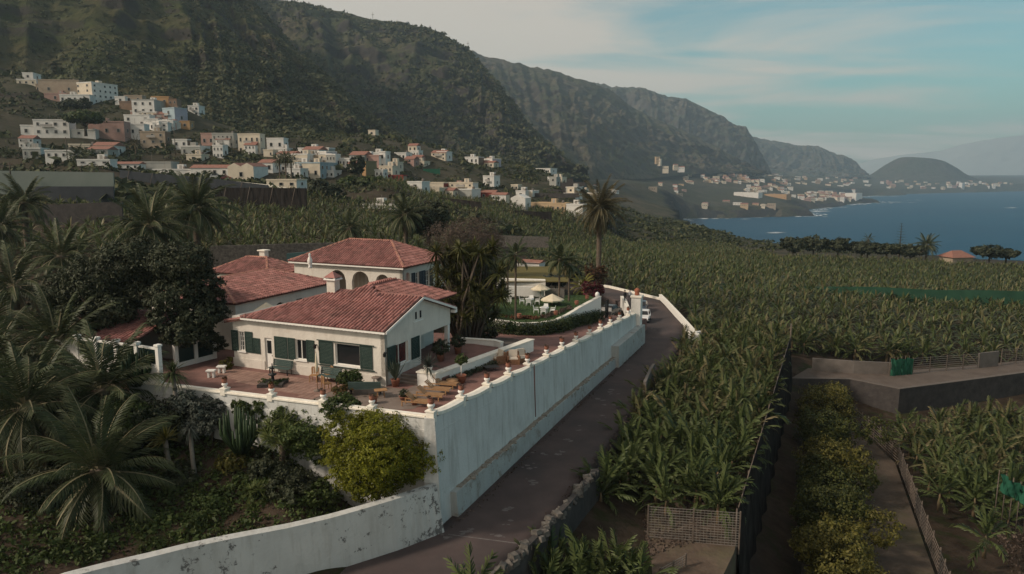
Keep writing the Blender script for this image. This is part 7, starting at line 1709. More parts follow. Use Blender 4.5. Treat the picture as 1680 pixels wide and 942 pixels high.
for i, (y, x0, x1) in enumerate(((292, 840, 940), (298, 850, 960), (304, 830, 955), (310, 840, 960), (316, 850, 950))):
    px_wall('terrace_wall', ('topmost', 'second', 'middle', 'fourth', 'lowest')[i] + ' dark stone terrace line left of the tall palm', [(x0, y, y + 2, 430 - i * 22), ((x0 + x1) / 2, y + 1.5, y + 3.5, 425 - i * 22), (x1, y + 1, y + 3, 420 - i * 22)], M_DARKWALL)

# ================================================================== LAWN GARDEN
gwp = [atz(782, 521, 86.1), atz(820, 526, 86.0), atz(855, 531, 85.9), atz(885, 530, 85.75), atz(910, 526, 85.6), atz(930, 517, 85.5), atz(945, 508, 85.5)]
cw = wall_line('curved_wall', 'low curved white wall edging the lawn along the drive', gwp, 0.0, .32, M_WHITE, 1.3, cap=M_CAP)
gw2 = [atz(945, 508, 85.5), atz(960, 500, 85.6), atz(975, 492, 85.7), atz(984, 487, 85.8)]
wall_line('curved_wall', 'rising white end of the curved wall at the gate', gw2, 0.05, .35, M_WHITE, 3.2, cap=M_CAP)
lp = [(p.x, p.y + .3) for p in gwp + gw2[1:]] + [(9.2, 86.2), (6.5, 86), (3.5, 84.3), (-2.2, 84.6), (-6, 82), (-6, 76)]
lawn = sheet('lawn', lp, lambda x, y: 85.5, pmat('lawn_grass', (0.030, 0.060, 0.014), (0.045, 0.078, 0.020), 2.5, .95, .03, 20), 2.0, 1.5); tag(lawn, 'short green lawn behind the curved wall', kind='structure')
G = [atz(rng.uniform(790, 960), rng.uniform(478, 522), 85.5) for _ in range(5000)]; G = np.array([(p.x, p.y, 85.5) for p in G if inside([p.x], [p.y], lp)[0]])
me = blade_mesh('grass', blades(G, np.tile((0, 0, 1.0), (len(G), 1)) + rng.normal(0, .3, (len(G), 3)), np.full(len(G), .10), np.full(len(G), .02), np.full(len(G), .1), 1, rng), 1); tag(link('grass', me, None, L_LAWN), 'short grass blades on the lawn', kind='stuff')
px_wall('garden_wall', 'straight white wall at the back of the lawn', [(812, 469, 490, 84.6), (850, 470, 490, 84.4), (893, 472, 490, 84.2)], M_WHITE, .3)
px_wall('garden_wall', 'grey grid screen behind the parasols', [(894, 473, 490, 84.1), (926, 474, 492, 83.9)], M_METAL, .1)
yl = sheet('dry_lawn', [(p.x, p.y) for p in (at(820, 462, 97), at(935, 466, 97), at(930, 432, 122), at(840, 430, 122))], lambda x, y: float(np.interp(y, [96, 123], [85.6, 84.4])), pmat('dry_grass', (0.105, 0.085, 0.022), (0.14, 0.115, 0.035), .6, .95), 3, .1); tag(yl, 'yellow dry lawn behind the back wall', kind='structure')
px_wall('garden_wall', 'pale gravel strip wall in front of the dry lawn', [(815, 458, 466, 97.5), (895, 460, 468, 97)], M_CAP, 1.2)
building(845, 885, 893, 428, 440, 128, WHI, WHI, 'gable', (0, 0), (0, 0), 'small pale roofed hut beyond the dry lawn', 'hut')
# hedge in front of the curved wall, flower beds
P = resample([Vector((p.x + .1, p.y - .9, 0)) for p in gwp + gw2], 90); P = [(p.x + rng.normal(0, .16), p.y + rng.normal(0, .16), terr_z(p.x, p.y) + dz_) for p in P for dz_ in (.05, .05, .55, .55)]
hd = thing('hedge', 'clipped green hedge along the foot of the curved wall', 'hedge', P[0]); PP = np.array(P) - np.array(P[0])
hq = scrub('hedge_leaves', PP, 40, np.full(len(PP), .62), .09, None, leafmat('hedge_leaf', [(.022, .036, .012), (.04, .058, .018), (.075, .085, .025)], .55, .2), 1.5); del hq['kind']; hq.parent = hd
def flower_bed(label, pts, mat_, n, r=.35, h=.8):
    P = resample(pts, n); b = P[0].copy(); t_ = thing('flower_bed', label, 'flowers', tuple(b)); q = scrub('blooms', [(p.x - b.x + rng.normal(0, .2), p.y - b.y + rng.normal(0, .2), p.z - b.z) for p in P], 34, np.full(n, r), .09, None, mat_, h); del q['kind']; q.parent = t_
flower_bed('reddish brown flower bed inside the curved wall', [atz(838, 521, 85.6), atz(885, 522, 85.6)], leafmat('rust_bloom', [(.14, .05, .03), (.20, .075, .04), (.09, .05, .025)], .7, .1), 26)
flower_bed('yellow flowering bush at the left end of the curved wall', [atz(785, 517, 85.7), atz(818, 520, 85.7)], leafmat('yellow_bloom', [(.22, .17, .02), (.12, .11, .02), (.05, .06, .015)], .7, .1), 22, .45)
flower_bed('green and brown bed under the second parasol', [atz(892, 521, 85.6), atz(935, 505, 85.6)], L_BROWN, 24)
flower_bed('dark low hedge at the foot of the back wall', [atz(808, 489, 85.5), atz(885, 491, 85.5)], L_DARK, 34, .4)
bush_px('pink bougainvillea spilling over the gate wall', 972, 478, 88.5, 22, 20, 3000, .14, L_PINK, seed=80, z=84, nb=6); bush_px('brown red creeper under the tall palm', 978, 452, 106, 20, 24, 3000, .16, leafmat('red_brown_leaf', [(.06, .03, .02), (.10, .05, .03), (.06, .05, .02)], .7, .15), seed=81, z=82)
bush_px('green bush below the yellowish palm', 950, 492, 93, 20, 14, 2400, .12, L_MID, seed=82, z=84.5); bush_px('grey green mesh screened bush behind the lawn', 912, 460, 104, 24, 14, 2200, .18, L_GREY, seed=83, z=84)
for px, py, Y, rx, ry, lab in ((800, 548, 63.5, 22, 12, 'dark low shrub beside the branching tree trunk'), (779, 555, 62, 14, 10, 'dark shrub at the foot of the branching tree')): bush_px(lab, px, py, Y, rx, ry, 2600, .10, L_DARK, seed=int(px), z=86.2)
# hedge strip along the planter wall
P = [hl(3.2 + 1.6 * q + rng.normal(0, .1), 2.2 + 9.0 * q, .05) for q in np.linspace(0, 1, 70)]; b = P[0].copy(); t_ = thing('hedge', 'low dark hedge along the planter wall', 'hedge', tuple(b)); q = scrub('hedge_leaves', [(p.x - b.x, p.y - b.y, p.z - b.z) for p in P], 36, np.full(70, .34), .07, None, L_DARK, .9); del q['kind']; q.parent = t_

# ================================================================== FURNITURE AND SMALL THINGS
M_TERR = pmat('terracotta_pot', (0.22, 0.085, 0.055), (0.30, 0.13, 0.085), 6, .85); M_TEAK = pmat('teak', (0.30, 0.16, 0.075), (0.40, 0.235, 0.12), 4, .7, stretch=(1, 5, 1)); M_WICK = pmat('wicker', (0.20, 0.10, 0.055), (0.29, 0.155, 0.09), 14, .8, .01, 30)
M_CUSH = pmat('cream_cushion', (0.66, 0.58, 0.48), (0.56, 0.48, 0.40), 2, .9); M_BENCH = pmat('bench_paint', (0.055, 0.085, 0.080), (0.075, 0.11, 0.10), 5, .55); M_PLAST = pmat('white_plastic', (0.80, 0.80, 0.78), (0.74, 0.74, 0.72), 3, .45); M_CANV = pmat('cream_canvas', (0.62, 0.54, 0.40), (0.70, 0.62, 0.48), 2, .85); M_IRON = pmat('black_iron', (0.02, 0.02, 0.022), (0.03, 0.03, 0.03), 3, .5)
POT = MB().lathe([(.02, 0), (.15, 0), (.17, .05), (.24, .22), (.26, .34), (.20, .40), (.24, .44), (.24, .48), (.2, .47), (.02, .44)], 12).mesh('pot_body', M_TERR)
POTW = MB().lathe([(.10, 0), (.14, .04), (.10, .10), (.20, .2), (.23, .30), (.18, .36), (.02, .36)], 12).mesh('pot_foot', M_WHITE)
PTOP = [crown_mesh('potted_plant', [(0, 0, .50, .2, .2, .14)], 160, .05, m_, 90 + i, .5, 10) for i, m_ in enumerate((L_BROWN, leafmat('pot_red', [(.10, .03, .02), (.07, .04, .02), (.05, .05, .02)], .7, .1)))]
def pot(label, loc, s=.8, group=None, plant=True, base=False):
    t_ = thing('flower_pot', label, 'pot', tuple(loc), 0, group); t_.scale = (s, s, s)
    dz = 0
    if base: link('pot_foot', POTW, t_); dz = .3
    o = link('pot_body', POT, t_); o.location = (0, 0, dz); o.scale = (.8, .8, .8) if base else (1, 1, 1)
    if plant: o2 = link('potted_plant', PTOP[int(abs(loc[0]) * 7) % 2], t_); o2.location = (0, 0, dz - (.08 if base else 0))
    return t_
ordn = ['at the near corner', 'second from the near corner', 'third from the near corner', 'fourth from the near corner', 'fifth from the near corner', 'sixth from the near corner', 'middle one', 'sixth from the gate pillar', 'fifth from the gate pillar', 'fourth from the gate pillar', 'third from the gate pillar', 'second from the gate pillar', 'nearest the gate pillar']
for i, s in enumerate(POST_S):
    p = W0 + WD * s - WN * .17; pot('urn pot with a dry plant on the long road wall, ' + ordn[i], (p.x, p.y, wall_top(s) + .27), .86 if i % 3 else .95, 'pots on the road wall', True, True)
for i, s in enumerate(FP_S):
    p = FW + FD * s - FN * .16; pot('urn pot on the front parapet, ' + ('leftmost', 'second from the left', 'third from the left', 'nearest the lime bush')[i], (p.x, p.y, 87.42), .8, 'pots on the front parapet', True, True)
for px, py, z, lab in ((852, 522, 86.1, 'terracotta pot on the curved lawn wall'), (912, 517, 85.75, 'larger terracotta pot on the curved lawn wall'), (946, 500, 85.75, 'terracotta pot on the rising end of the curved wall, lower one'), (963, 491, 85.9, 'terracotta pot on the rising end of the curved wall, upper one')): pot(lab, atz(px, py, z), .95, 'pots on the lawn wall', False)
def seat(name, label, cat, loc, rz, builder, group=None): t_ = thing(name, label, cat, tuple(loc), rz, group); builder(t_); return t_
def bench_parts(t_, L_=1.7):
    for x in (-L_ / 2 + .1, L_ / 2 - .1):
        MB().box(x - .03, x + .03, -.24, -.18, 0, .42).build('leg', M_IRON, t_); MB().tube([(x, .2, 0), (x, .2, .42), (x, .3, .9)], .03, 5).build('leg', M_IRON, t_)
    for j in range(5): MB().box(-L_ / 2, L_ / 2, -.26 + j * .105, -.175 + j * .105, .42, .455).build('seat_slat', M_BENCH, t_)
    for j in range(4): MB().box(-L_ / 2, L_ / 2, .22 + j * .027, .25 + j * .027, .50 + j * .11, .60 + j * .11).build('back_slat', M_BENCH, t_)
FACE = HR                                                       # furniture facing the camera side of the villa
seat('garden_bench', 'dark green bench against the villa wall near the white door', 'bench', hl(-9.4 + 1.2, -.45), HR, bench_parts); seat('garden_bench', 'dark green bench half hidden by the planter between the windows', 'bench', hl(-3.9, -.75), HR, bench_parts); seat('garden_bench', 'dark green bench turned sideways in front of the planter', 'bench', atz(600, 648, 86.5), HR + R(205), lambda t: bench_parts(t, 2.0))
def lounger(t_):
    for x in (-.9, .7):
        for y in (-.27, .27): MB().box(x - .03, x + .03, y - .03, y + .03, 0, .3).build('leg', M_TEAK, t_)
    for y in (-.3, .27): MB().box(-.95, .95, y, y + .04, .26, .33).build('side_rail', M_TEAK, t_)
    for j in range(12): MB().box(-.2 + j * .095, -.2 + j * .095 + .07, -.3, .31, .335, .36).build('seat_slat', M_TEAK, t_)
    for j in range(7):
        a = R(42); u = .09 * j; MB().hull8([(-.24 - u * math.cos(a), -.28, .345 + u * math.sin(a)), (-.24 - (u + .07) * math.cos(a), -.28, .345 + (u + .07) * math.sin(a)), (-.24 - (u + .07) * math.cos(a), .29, .345 + (u + .07) * math.sin(a)), (-.24 - u * math.cos(a), .29, .345 + u * math.sin(a))], [(-.24 - u * math.cos(a) + .015, -.28, .365 + u * math.sin(a)), (-.24 - (u + .07) * math.cos(a) + .015, -.28, .365 + (u + .07) * math.sin(a)), (-.24 - (u + .07) * math.cos(a) + .015, .29, .365 + (u + .07) * math.sin(a)), (-.24 - u * math.cos(a) + .015, .29, .365 + u * math.sin(a))]).build('back_slat', M_TEAK, t_)
for px, py, lab in ((686, 666, 'nearest teak sun lounger to the parapet corner'), (704, 655, 'second teak sun lounger from the parapet corner'), (716, 645, 'third teak sun lounger from the parapet corner'), (728, 636, 'farthest teak sun lounger beside the planter wall')): seat('sun_lounger', lab, 'sun lounger', atz(px, py, 86.51), R(-14), lounger, 'teak loungers on the terrace')
def small_table(t_, r=.35, h=.5, m=None, rect=False):
    m = m or M_TEAK
    (MB().bbox(-r, r, -r * .7, r * .7, h - .05, h) if rect else MB().lathe([(r, h - .05), (r + .01, h - .03), (r, h)], 14)).build('table_top', m, t_)
    for a in range(4): x, y = r * .7 * math.cos(a * 1.571 + .785), r * .6 * math.sin(a * 1.571 + .785); MB().tube([(x * 1.1, y * 1.1, 0), (x, y, h - .052)], .022, 5).build('leg', m, t_)
seat('side_table', 'small wooden side table beside the sideways bench', 'table', atz(625, 652, 86.5), .3, lambda t: small_table(t, .38, .5, M_TEAK, True)); seat('side_table', 'round pedestal table by the villa corner', 'table', atz(618, 634, 86.5), 0, lambda t: small_table(t, .32, .62, M_PATIO)); seat('coffee_table', 'low black iron table in front of the wicker armchairs', 'table', atz(806, 610, 86.4), .4, lambda t: small_table(t, .5, .4, M_IRON, True))
seat('coffee_table', 'low teak table between the loungers and the pots', 'table', atz(742, 632, 86.51), 0, lambda t: small_table(t, .4, .38, M_TEAK))
def armchair(t_):
    MB().bbox(-.45, .45, -.4, .4, .0, .38).build('seat_base', M_WICK, t_); MB().bbox(-.45, .45, .25, .42, .385, .85, .05).build('backrest', M_WICK, t_)
    for x in (-.45, .33): MB().bbox(x, x + .12, -.4, .245, .385, .62, .04).build('armrest', M_WICK, t_)
    MB().bbox(-.31, .31, -.38, .2, .385, .50, .05).build('seat_cushion', M_CUSH, t_); MB().hull8([(-.31, .08, .505), (.31, .08, .505), (.31, .23, .505), (-.31, .23, .505)], [(-.31, .16, .98), (.31, .16, .98), (.31, .26, .98), (-.31, .26, .98)]).build('back_cushion', M_CUSH, t_)
for px, py, rz, lab in ((818, 600, -1.0, 'wicker armchair with cream cushions nearest the planter wall'), (856, 596, .5, 'wicker armchair with a tall cream back near the road wall'), (842, 600, .1, 'wicker armchair between its two cushioned neighbours')): p = atz(px, py, 86.3); seat('wicker_armchair', lab, 'armchair', (p.x, p.y, terr_z(p.x, p.y)), rz, armchair, 'wicker seating group')
def wood_chair(t_):
    for x in (-.24, .24): MB().box(x - .025, x + .025, -.24, -.19, 0, .42).build('leg', M_TEAK, t_); MB().box(x - .025, x + .025, .2, .25, 0, .9).build('leg', M_TEAK, t_)
    MB().box(-.26, .26, -.25, .195, .42, .46).build('seat', M_TEAK, t_)
    for j in range(4): MB().box(-.21 + j * .11, -.14 + j * .11, .205, .23, .48, .88).build('back_slat', M_TEAK, t_)
    MB().box(-.215, .215, .2, .24, .885, .95).build('top_rail', M_TEAK, t_)
for px, py, rz, lab in ((516, 626, .3, 'wooden chair left of the closed parasol'), (540, 624, -.5, 'wooden chair right of the closed parasol'), (536, 640, 2.6, 'yellowish wooden chair before the planter')): seat('wooden_chair', lab, 'chair', atz(px, py, 86.51), HR + rz, wood_chair, 'wooden chairs by the closed parasol')
pz = atz(521, 642, 86.5); t_ = thing('closed_parasol', 'closed cream parasol on a dark pole before the villa wall', 'parasol', tuple(pz)); MB().tube([(0, 0, 0), (0, 0, 2.55)], .025, 6).build('pole', M_TEAK, t_); MB().lathe([(.035, 1.25), (.11, 1.3), (.10, 1.7), (.06, 2.2), (.028, 2.5)], 8).build('canopy', M_CANV, t_); MB().lathe([(.25, 0), (.25, .07), (.05, .1), (.05, .2)], 10).build('base', M_PATIO, t_)
def parasol(label, px, py, Y, r, bz):
    c = at(px, py, Y); t_ = thing('garden_parasol', label, 'parasol', (c.x, c.y, bz)); h = c.z - bz
    MB().tube([(0, 0, 0), (0, 0, h)], .03, 6).build('pole', M_TEAK, t_); n = 8; vs = [(0, 0, h)] + [(r * math.cos(2 * math.pi * k / n), r * math.sin(2 * math.pi * k / n), h - .62) for k in range(n)] + [(r * math.cos(2 * math.pi * k / n), r * math.sin(2 * math.pi * k / n), h - .75) for k in range(n)]
    MB().add(vs, [(0, 1 + k, 1 + (k + 1) % n) for k in range(n)] + [(1 + k, 9 + k, 9 + (k + 1) % n, 1 + (k + 1) % n) for k in range(n)]).build('canopy', M_CANV, t_)
    for k in range(n): MB().tube([(0, 0, h - .35), (r * .97 * math.cos(2 * math.pi * k / n), r * .97 * math.sin(2 * math.pi * k / n), h - .64)], .012, 4).build('rib', M_TEAK, t_)
parasol('open cream parasol nearer to the drive on the lawn', 906, 482, 79.5, 1.35, 85.5); parasol('open cream parasol farther back on the lawn', 887, 465, 83.4, 1.15, 85.5); parasol('cream parasol standing in the courtyard behind the front villa', 437, 496, 54, 1.0, 86.5)
def plastic_chair(t_):
    for x in (-.24, .24):
        for y in (-.22, .24): MB().tube([(x * 1.1, y * 1.1, 0), (x, y, .43)], .025, 5).build('leg', M_PLAST, t_)
    MB().bbox(-.27, .27, -.25, .27, .43, .47).build('seat', M_PLAST, t_); MB().hull8([(-.26, .22, .475), (.26, .22, .475), (.26, .26, .475), (-.26, .26, .475)], [(-.22, .32, .9), (.22, .32, .9), (.22, .35, .9), (-.22, .35, .9)]).build('backrest', M_PLAST, t_)
    for x in (-.28, .25): MB().box(x, x + .04, -.22, .24, .62, .66).build('armrest', M_PLAST, t_)
for (tx, ty), nm in (((869, 500), 'back'), ((893, 515), 'front')):
    c = atz(tx, ty, 85.5); seat('garden_table', 'white plastic table of the %s group on the lawn' % nm, 'table', c, 0, lambda t: small_table(t, .5, .7, M_PLAST))
    for i, a in enumerate((0.2, 1.7, 3.3, 4.8)):
        seat('garden_chair', 'white plastic chair at the %s lawn table, on its %s' % (nm, ('far side', 'right', 'near side', 'left')[i]), 'chair', (c.x + .85 * math.sin(a), c.y + .85 * math.cos(a), 85.5), -a, plastic_chair, 'white chairs at the %s lawn table' % nm)
sg = atz(832, 499, 85.5); t_ = thing('garden_sign', 'small white board standing on the lawn', 'sign', tuple(sg)); MB().box(-.5, .5, -.03, .03, .25, .8).build('board', M_WHITE, t_); [MB().box(x, x + .05, -.02, .02, 0, .249).build('leg', M_WHITE, t_) for x in (-.4, .35)]
# planters and potted plants of the terrace
def planter(label, loc, plantmesh, s=1.0, potm=M_TERR, z=.45, r=.3):
    t_ = thing('potted_plant', label, 'potted plant', tuple(loc)); MB().lathe([(r * .7, 0), (r, z), (r * 1.08, z + .03), (r * .9, z + .03), (r * .85, z - .03)], 12).build('pot', potm, t_); o = link('foliage', plantmesh, t_); o.location = (0, 0, z - .02); o.scale = (s, s, s)
AGAVE = rosette('foliage', 26, 1.0, .07, -.05, 55, 88, 401, leafmat('aloe', [(.06, .08, .055), (.10, .12, .085)], .5, .05), 3); PALMLET = rosette('foliage', 80, .9, .03, .4, 0, 85, 402, L_GREY, 3); TOPI = crown_mesh('foliage', [(0, 0, 1.1, .42, .42, .34)], 900, .07, L_MID, 403, .3, 20); BALL = crown_mesh('foliage', [(0, 0, .45, .5, .5, .5)], 1200, .07, L_DARK, 404, .3, 20); TUFT = rosette('foliage', 90, .35, .02, .3, 10, 88, 405, L_YEL, 2)
planter('tall grey green aloe in a pot at the villa corner', atz(649, 634, 86.5), AGAVE, 1.5); planter('shaggy grey potted palm on the planter wall end', hl(2.4, 1.3, .95), PALMLET, 1.55, M_WHITE, .3, .3); planter('round topped standard tree in a terracotta pot on the terrace', atz(757, 628, 86.5), TOPI, 1.0, M_TERR, .5, .34); planter('small standard tree in a pale basin by the drive', at(838, 568, 62.0), TOPI, 1.15, M_CONC, .5, .55)
planter('dark clipped ball plant on the porch, left one', hl(.9, 5.6, .42), BALL, 1.2, M_TERR, .5); planter('dark clipped ball plant on the porch, right one', hl(1.0, 8.0, .42), BALL, 1.05, M_TERR, .5); planter('dry round tuft plant by the loungers', atz(680, 664, 86.5), TUFT, .9, M_TERR, .3, .22); planter('small pot with dark leaves on the grey patio', atz(613, 662, 86.5), TUFT, .9, M_TERR, .4, .24); planter('cluster of dark succulents beside the nearest lounger', atz(663, 656, 86.5), BALL, .55, M_TERR, .2, .3)
MB_ = MB().tube([(0, 0, 0), (0, 0, .95)], .035, 6)
for px, py in ((757, 628),): t_ = thing('plant_stake', 'white trunk stake of the terracotta standard tree', 'stake', tuple(atz(px, py, 86.5) + Vector((0, 0, .47)))); MB_.build('stake', M_WHITE, t_)
bush_px('leafy planter bush before the front bench', 574, 622, 43.6, 26, 20, 3600, .07, L_MID, seed=95, z=86.5); bush_px('flowering low plants at the foot of the planter', 560, 640, 42.6, 22, 9, 1800, .06, leafmat('orange_flowers', [(.16, .07, .03), (.09, .07, .025), (.05, .06, .02)], .7, .1), seed=96, z=86.5)
# fountain: star shaped bed with a dark tiered jet
fo = atz(448, 632, 86.5); t_ = thing('fountain', 'dark tiered fountain in a pointed stone edged bed', 'fountain', tuple(fo)); MB().prism([(1.15 * (1 if k % 2 else .62) * math.cos(k * .785), .95 * (1 if k % 2 else .62) * math.sin(k * .785)) for k in range(8)], 0, .22).build('basin', M_DARKWALL, t_); MB().lathe([(.22, .22), (.12, .3), (.09, .6), (.26, .7), (.28, .75), (.08, .78), (.06, 1.05), (.15, 1.12), (.05, 1.2), (.03, 1.45)], 10).build('column', M_IRON, t_); q = scrub('bed_plants', [(rng.uniform(-.8, .8), rng.uniform(-.6, .6), .22) for _ in range(26)], 20, np.full(26, .2), .06, None, L_MID, .7); del q['kind']; q.parent = t_
for px, py, lab in ((364, 612, 'white stone stool nearer the villa corner'), (347, 619, 'white stone stool at the terrace edge')): s_ = thing('stone_stool', lab, 'stool', tuple(atz(px, py, 86.5))); MB().bbox(-.3, .3, -.2, .2, .42, .52).build('seat', M_WHITE, s_); MB().box(-.22, -.1, -.14, .14, 0, .42).build('leg', M_WHITE, s_); MB().box(.1, .22, -.14, .14, 0, .42).build('leg', M_WHITE, s_)
bp = atz(826, 560, 86.0); t_ = thing('round_bed', 'low round pale stone bed on the drive', 'planter', (bp.x, bp.y, terr_z(bp.x, bp.y))); MB().lathe([(1.5, 0), (1.5, .3), (1.35, .33), (1.3, .2), (.05, .2)], 22).build('rim', M_CONC, t_)
fgp = at(980, 486, 86.5); t_ = thing('gate_ornament', 'white scrolled gate pier with a ball at the end of the lawn wall', 'pier', (fgp.x, fgp.y, 83.0)); zt = at(982, 492, 86.5).z - 83; MB().box(-.35, .35, -.35, .35, 0, zt).build('pier', M_WHITE, t_); MB().lathe([(.36, 0), (.30, .15), (.16, .3), (.26, .5), (.28, .7), (.2, .9), (.05, .98)], 10, (0, 0, zt)).build('ornament', M_WHITE, t_)
gt = at(993, 503, 87); t_ = thing('iron_gate', 'dark open iron gate leaf beside the white pier', 'gate', (gt.x, gt.y, terr_z(gt.x, gt.y) - .3), R(70))
for k in range(9): MB().tube([(k * .22, 0, 0), (k * .22, 0, 2.4)], .03, 5).build('bar', M_IRON, t_)
for z in (.2, 1.3, 2.25): MB().box(0, 1.77, -.025, .025, z, z + .06).build('rail', M_IRON, t_)

# ---- cars
def car(label, loc, rz, m, L_=3.7, W_=1.6, H_=1.5, group=None, simple=False):
    t_ = thing('car', label, 'car', tuple(loc), rz, group); hw = W_ / 2
    prof = [(-L_ / 2, .35, .0), (-L_ / 2, .78, .0), (-L_ * .46, .86, .03), (-L_ * .40, H_ * .88, .14), (-L_ * .28, H_, .20), (L_ * .05, H_, .20), (L_ * .20, .98, .08), (L_ * .22, .93, .05), (L_ * .44, .80, .05), (L_ / 2, .66, .07), (L_ / 2, .35, .05)]
    vs = [(x, s * (hw - i), z) for s in (-1, 1) for x, z, i in prof]; n = len(prof); fs = [(k, k + 1, n + k + 1, n + k) for k in range(n - 1)] + [tuple(range(n))[::-1], tuple(range(n, 2 * n)), (0, n, 2 * n - 1, n - 1)]
    body = MB().add(vs, fs).build('body', m, t_)
    g_ = lambda pts, nm: MB().add(pts, [tuple(range(len(pts)))]).build(nm, M_GLASS, body)
    e = .012
    MB().hull8([(L_ * .075 + .02, -hw + .28, H_ - .06), (L_ * .195 + .02, -hw + .16, 1.02), (L_ * .195 + .02, hw - .16, 1.02), (L_ * .075 + .02, hw - .28, H_ - .06)], [(L_ * .075 + .04, -hw + .28, H_ - .045), (L_ * .195 + .04, -hw + .16, 1.035), (L_ * .195 + .04, hw - .16, 1.035), (L_ * .075 + .04, hw - .28, H_ - .045)]).build('windscreen', M_GLASS, body)
    for s in (-1, 1):
        MB().hull8([(-L_ * .36, s * (hw - .10), .93), (L_ * .15, s * (hw - .08), .96), (L_ * .03, s * (hw - .20), H_ - .08), (-L_ * .30, s * (hw - .20), H_ - .08)], [(-L_ * .36, s * (hw - .05), .93), (L_ * .15, s * (hw - .05), .96), (L_ * .03, s * (hw - .16), H_ - .08), (-L_ * .30, s * (hw - .16), H_ - .08)]).build('side_window', M_GLASS, body)
        MB().bbox(L_ / 2 - .08, L_ / 2 + .012, s * (hw - .30) - .13, s * (hw - .30) + .13, .56, .70).build('headlight', M_PLAST, body); MB().bbox(L_ * .16, L_ * .22, s * (hw + .08) - .08, s * (hw + .08) + .08, .95, 1.07).build('mirror', m, body)
        for x in (-L_ * .32, L_ * .31):
            w_ = thing_part = MB().tube([(x, s * (hw - .20), .30), (x, s * (hw + .012), .30)], .30, 16).build('wheel', pmat('tyre', (.02, .02, .02), (.03, .03, .03), 5, .9), t_); MB().tube([(x, s * (hw + .0), .30), (x, s * (hw + .022), .30)], .18, 12).build('rim', M_METAL, w_)
    MB().box(L_ / 2 - .02, L_ / 2 + .02, -hw + .08, hw - .08, .32, .50).build('bumper', M_IRON, body); MB().box(L_ / 2 + .021, L_ / 2 + .026, -.26, .26, .38, .48).build('number_plate', M_PLAST, body)
    return t_
def paint(name, c): return pmat(name, c, tuple(x * .95 for x in c), 1, .25, spec=.6)
p = atz(1056, 527, 80.1); p.z = road_z(p.y) + .004; car('small white car parked on the road beyond the gate pillar', p, R(-106), paint('white_car', (.72, .72, .72)))
p = atz(1052, 511, 80.0); p.z = road_z(p.y) + .004; car('dark blue car parked behind the white car', p, R(-106), paint('blue_car', (.03, .045, .07)), 4.0)
p = at(1003, 490, 100); p.z = road_z(p.y) + .3; car('dark car standing in the drive behind the gate', p, R(60), paint('black_car', (.03, .028, .03)), 4.2, 1.75)
for px, py, c, lab in ((356, 292, (.4, .42, .42), 'silver car parked on the sloping village street'), (370, 294, (.20, .03, .025), 'red car parked on the sloping village street')): b = at(px, py + 1, 226); car(lab, b, R(4), paint('car_%d' % px, c), 4.0, 1.7)
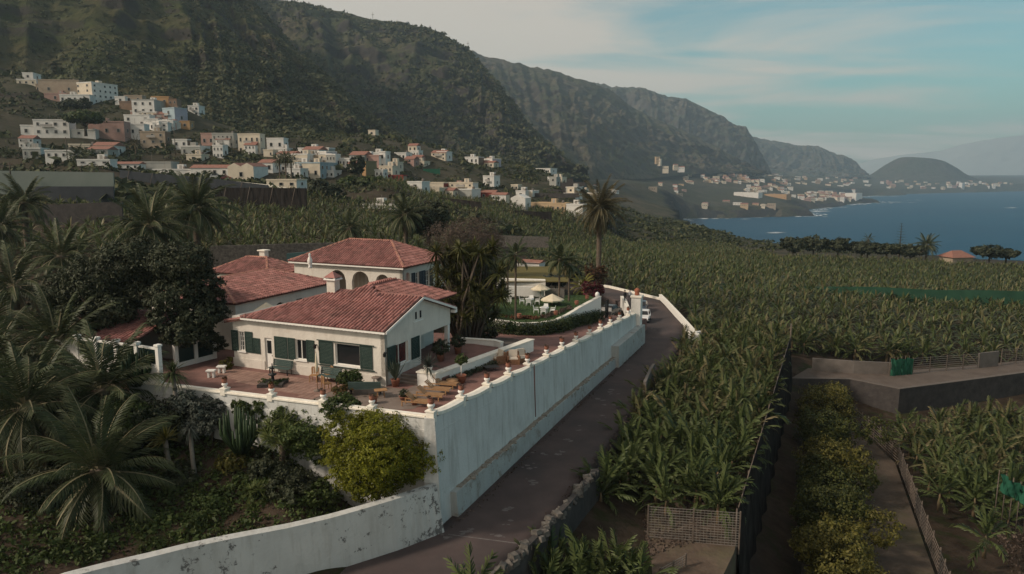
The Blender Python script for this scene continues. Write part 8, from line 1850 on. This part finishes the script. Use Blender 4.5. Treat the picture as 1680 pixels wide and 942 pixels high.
# ---- two people by the gate
def person(label, loc, rz, top, legs, hair, step=.12):
    t_ = thing('person', label, 'person', tuple(loc), rz)
    V = [(0, 0, .95), (0, 0, 1.15), (0, .0, 1.38), (0, 0, 1.50), (0, .02, 1.62), (0, .02, 1.72), (.09, 0, .90), (.10, step, .50), (.10, step * .6, .06), (.10, step * .6 - .14, .03), (-.09, 0, .90), (-.10, -step * .4, .50), (-.10, -step, .06), (-.10, -step - .14, .03), (.19, 0, 1.38), (.25, .03, 1.10), (.24, -.08, .86), (.24, -.10, .78), (-.19, 0, 1.38), (-.25, .02, 1.10), (-.24, -.08, .86), (-.24, -.10, .78)]
    E = [(0, 1), (1, 2), (2, 3), (3, 4), (4, 5), (0, 6), (6, 7), (7, 8), (8, 9), (0, 10), (10, 11), (11, 12), (12, 13), (2, 14), (14, 15), (15, 16), (16, 17), (2, 18), (18, 19), (19, 20), (20, 21)]
    rd = [.14, .13, .15, .055, .095, .075, .09, .065, .045, .04, .09, .065, .045, .04, .07, .05, .038, .04, .07, .05, .038, .04]
    me = bpy.data.meshes.new('body'); me.from_pydata(V, E, []); o = link('body', me, t_); sk = o.modifiers.new('skin', 'SKIN'); sk.use_smooth_shade = True
    for i, sv_ in enumerate(me.skin_vertices[0].data if me.skin_vertices else []): sv_.radius = (rd[i], rd[i] * .85)
    if me.skin_vertices: me.skin_vertices[0].data[0].use_root = True
    o.modifiers.new('sub', 'SUBSURF').levels = 1; o.modifiers['sub'].render_levels = 1
    m, tr, b = nodes_of('figure'); g_ = tr.nodes.new('ShaderNodeTexCoord'); sp = tr.nodes.new('ShaderNodeSeparateXYZ'); tr.links.new(g_.outputs['Object'], sp.inputs[0]); rp = tr.nodes.new('ShaderNodeValToRGB'); mr = tr.nodes.new('ShaderNodeMapRange'); mr.inputs[2].default_value = 1.8; tr.links.new(sp.outputs['Z'], mr.inputs[0]); tr.links.new(mr.outputs[0], rp.inputs[0]); rp.color_ramp.interpolation = 'CONSTANT'
    el = rp.color_ramp.elements; el[0].position = 0; el[0].color = (.02, .02, .02, 1); el[1].position = .05; el[1].color = (*legs, 1)
    for pos, c in ((.54, top), (.83, (.38, .22, .15)), (.93, hair)): q = el.new(pos); q.color = (*c, 1)
    tr.links.new(rp.outputs[0], b.inputs['Base Color']); b.inputs['Roughness'].default_value = .8; me.materials.append(m)
    MB().lathe([(.09, 0), (.112, .05), (.105, .12), (.06, .165), (.01, .18)], 10, (0, .03, 1.63)).build('hair', pmat('hair_dark', (.02, .015, .012), (.03, .022, .018), 8, .7), t_)
for px, py, lab, tp, lg, rz in ((1025, 497, 'person in dark clothes standing left of another by the gate', (.02, .02, .024), (.025, .025, .03), .6), (1033, 496, 'person with a pale top standing right of another by the gate', (.30, .31, .33), (.02, .02, .025), -.5)):
    p = at(px, py, 97); p.z = terr_z(p.x, p.y) + .02 if False else p.z; person(lab, p, rz, tp, lg, (.02, .015, .012))

# ---- the air: even pale haze over the whole place
HZ = MB().box(-3800, 9200, -60, 9600, -9, 800)
hm = bpy.data.materials.new('haze_air'); hm.use_nodes = True; ht = hm.node_tree; ht.nodes.clear()
ho = ht.nodes.new('ShaderNodeOutputMaterial'); hv = ht.nodes.new('ShaderNodeVolumePrincipled')
hv.inputs['Color'].default_value = (0.66, 0.85, 1.0, 1); hv.inputs['Density'].default_value = 0.00012; hv.inputs['Anisotropy'].default_value = 0.2
ht.links.new(hv.outputs[0], ho.inputs['Volume'])
hz = HZ.build('haze', hm); tag(hz, 'pale bluish air over the bay and the mountains', kind='stuff')
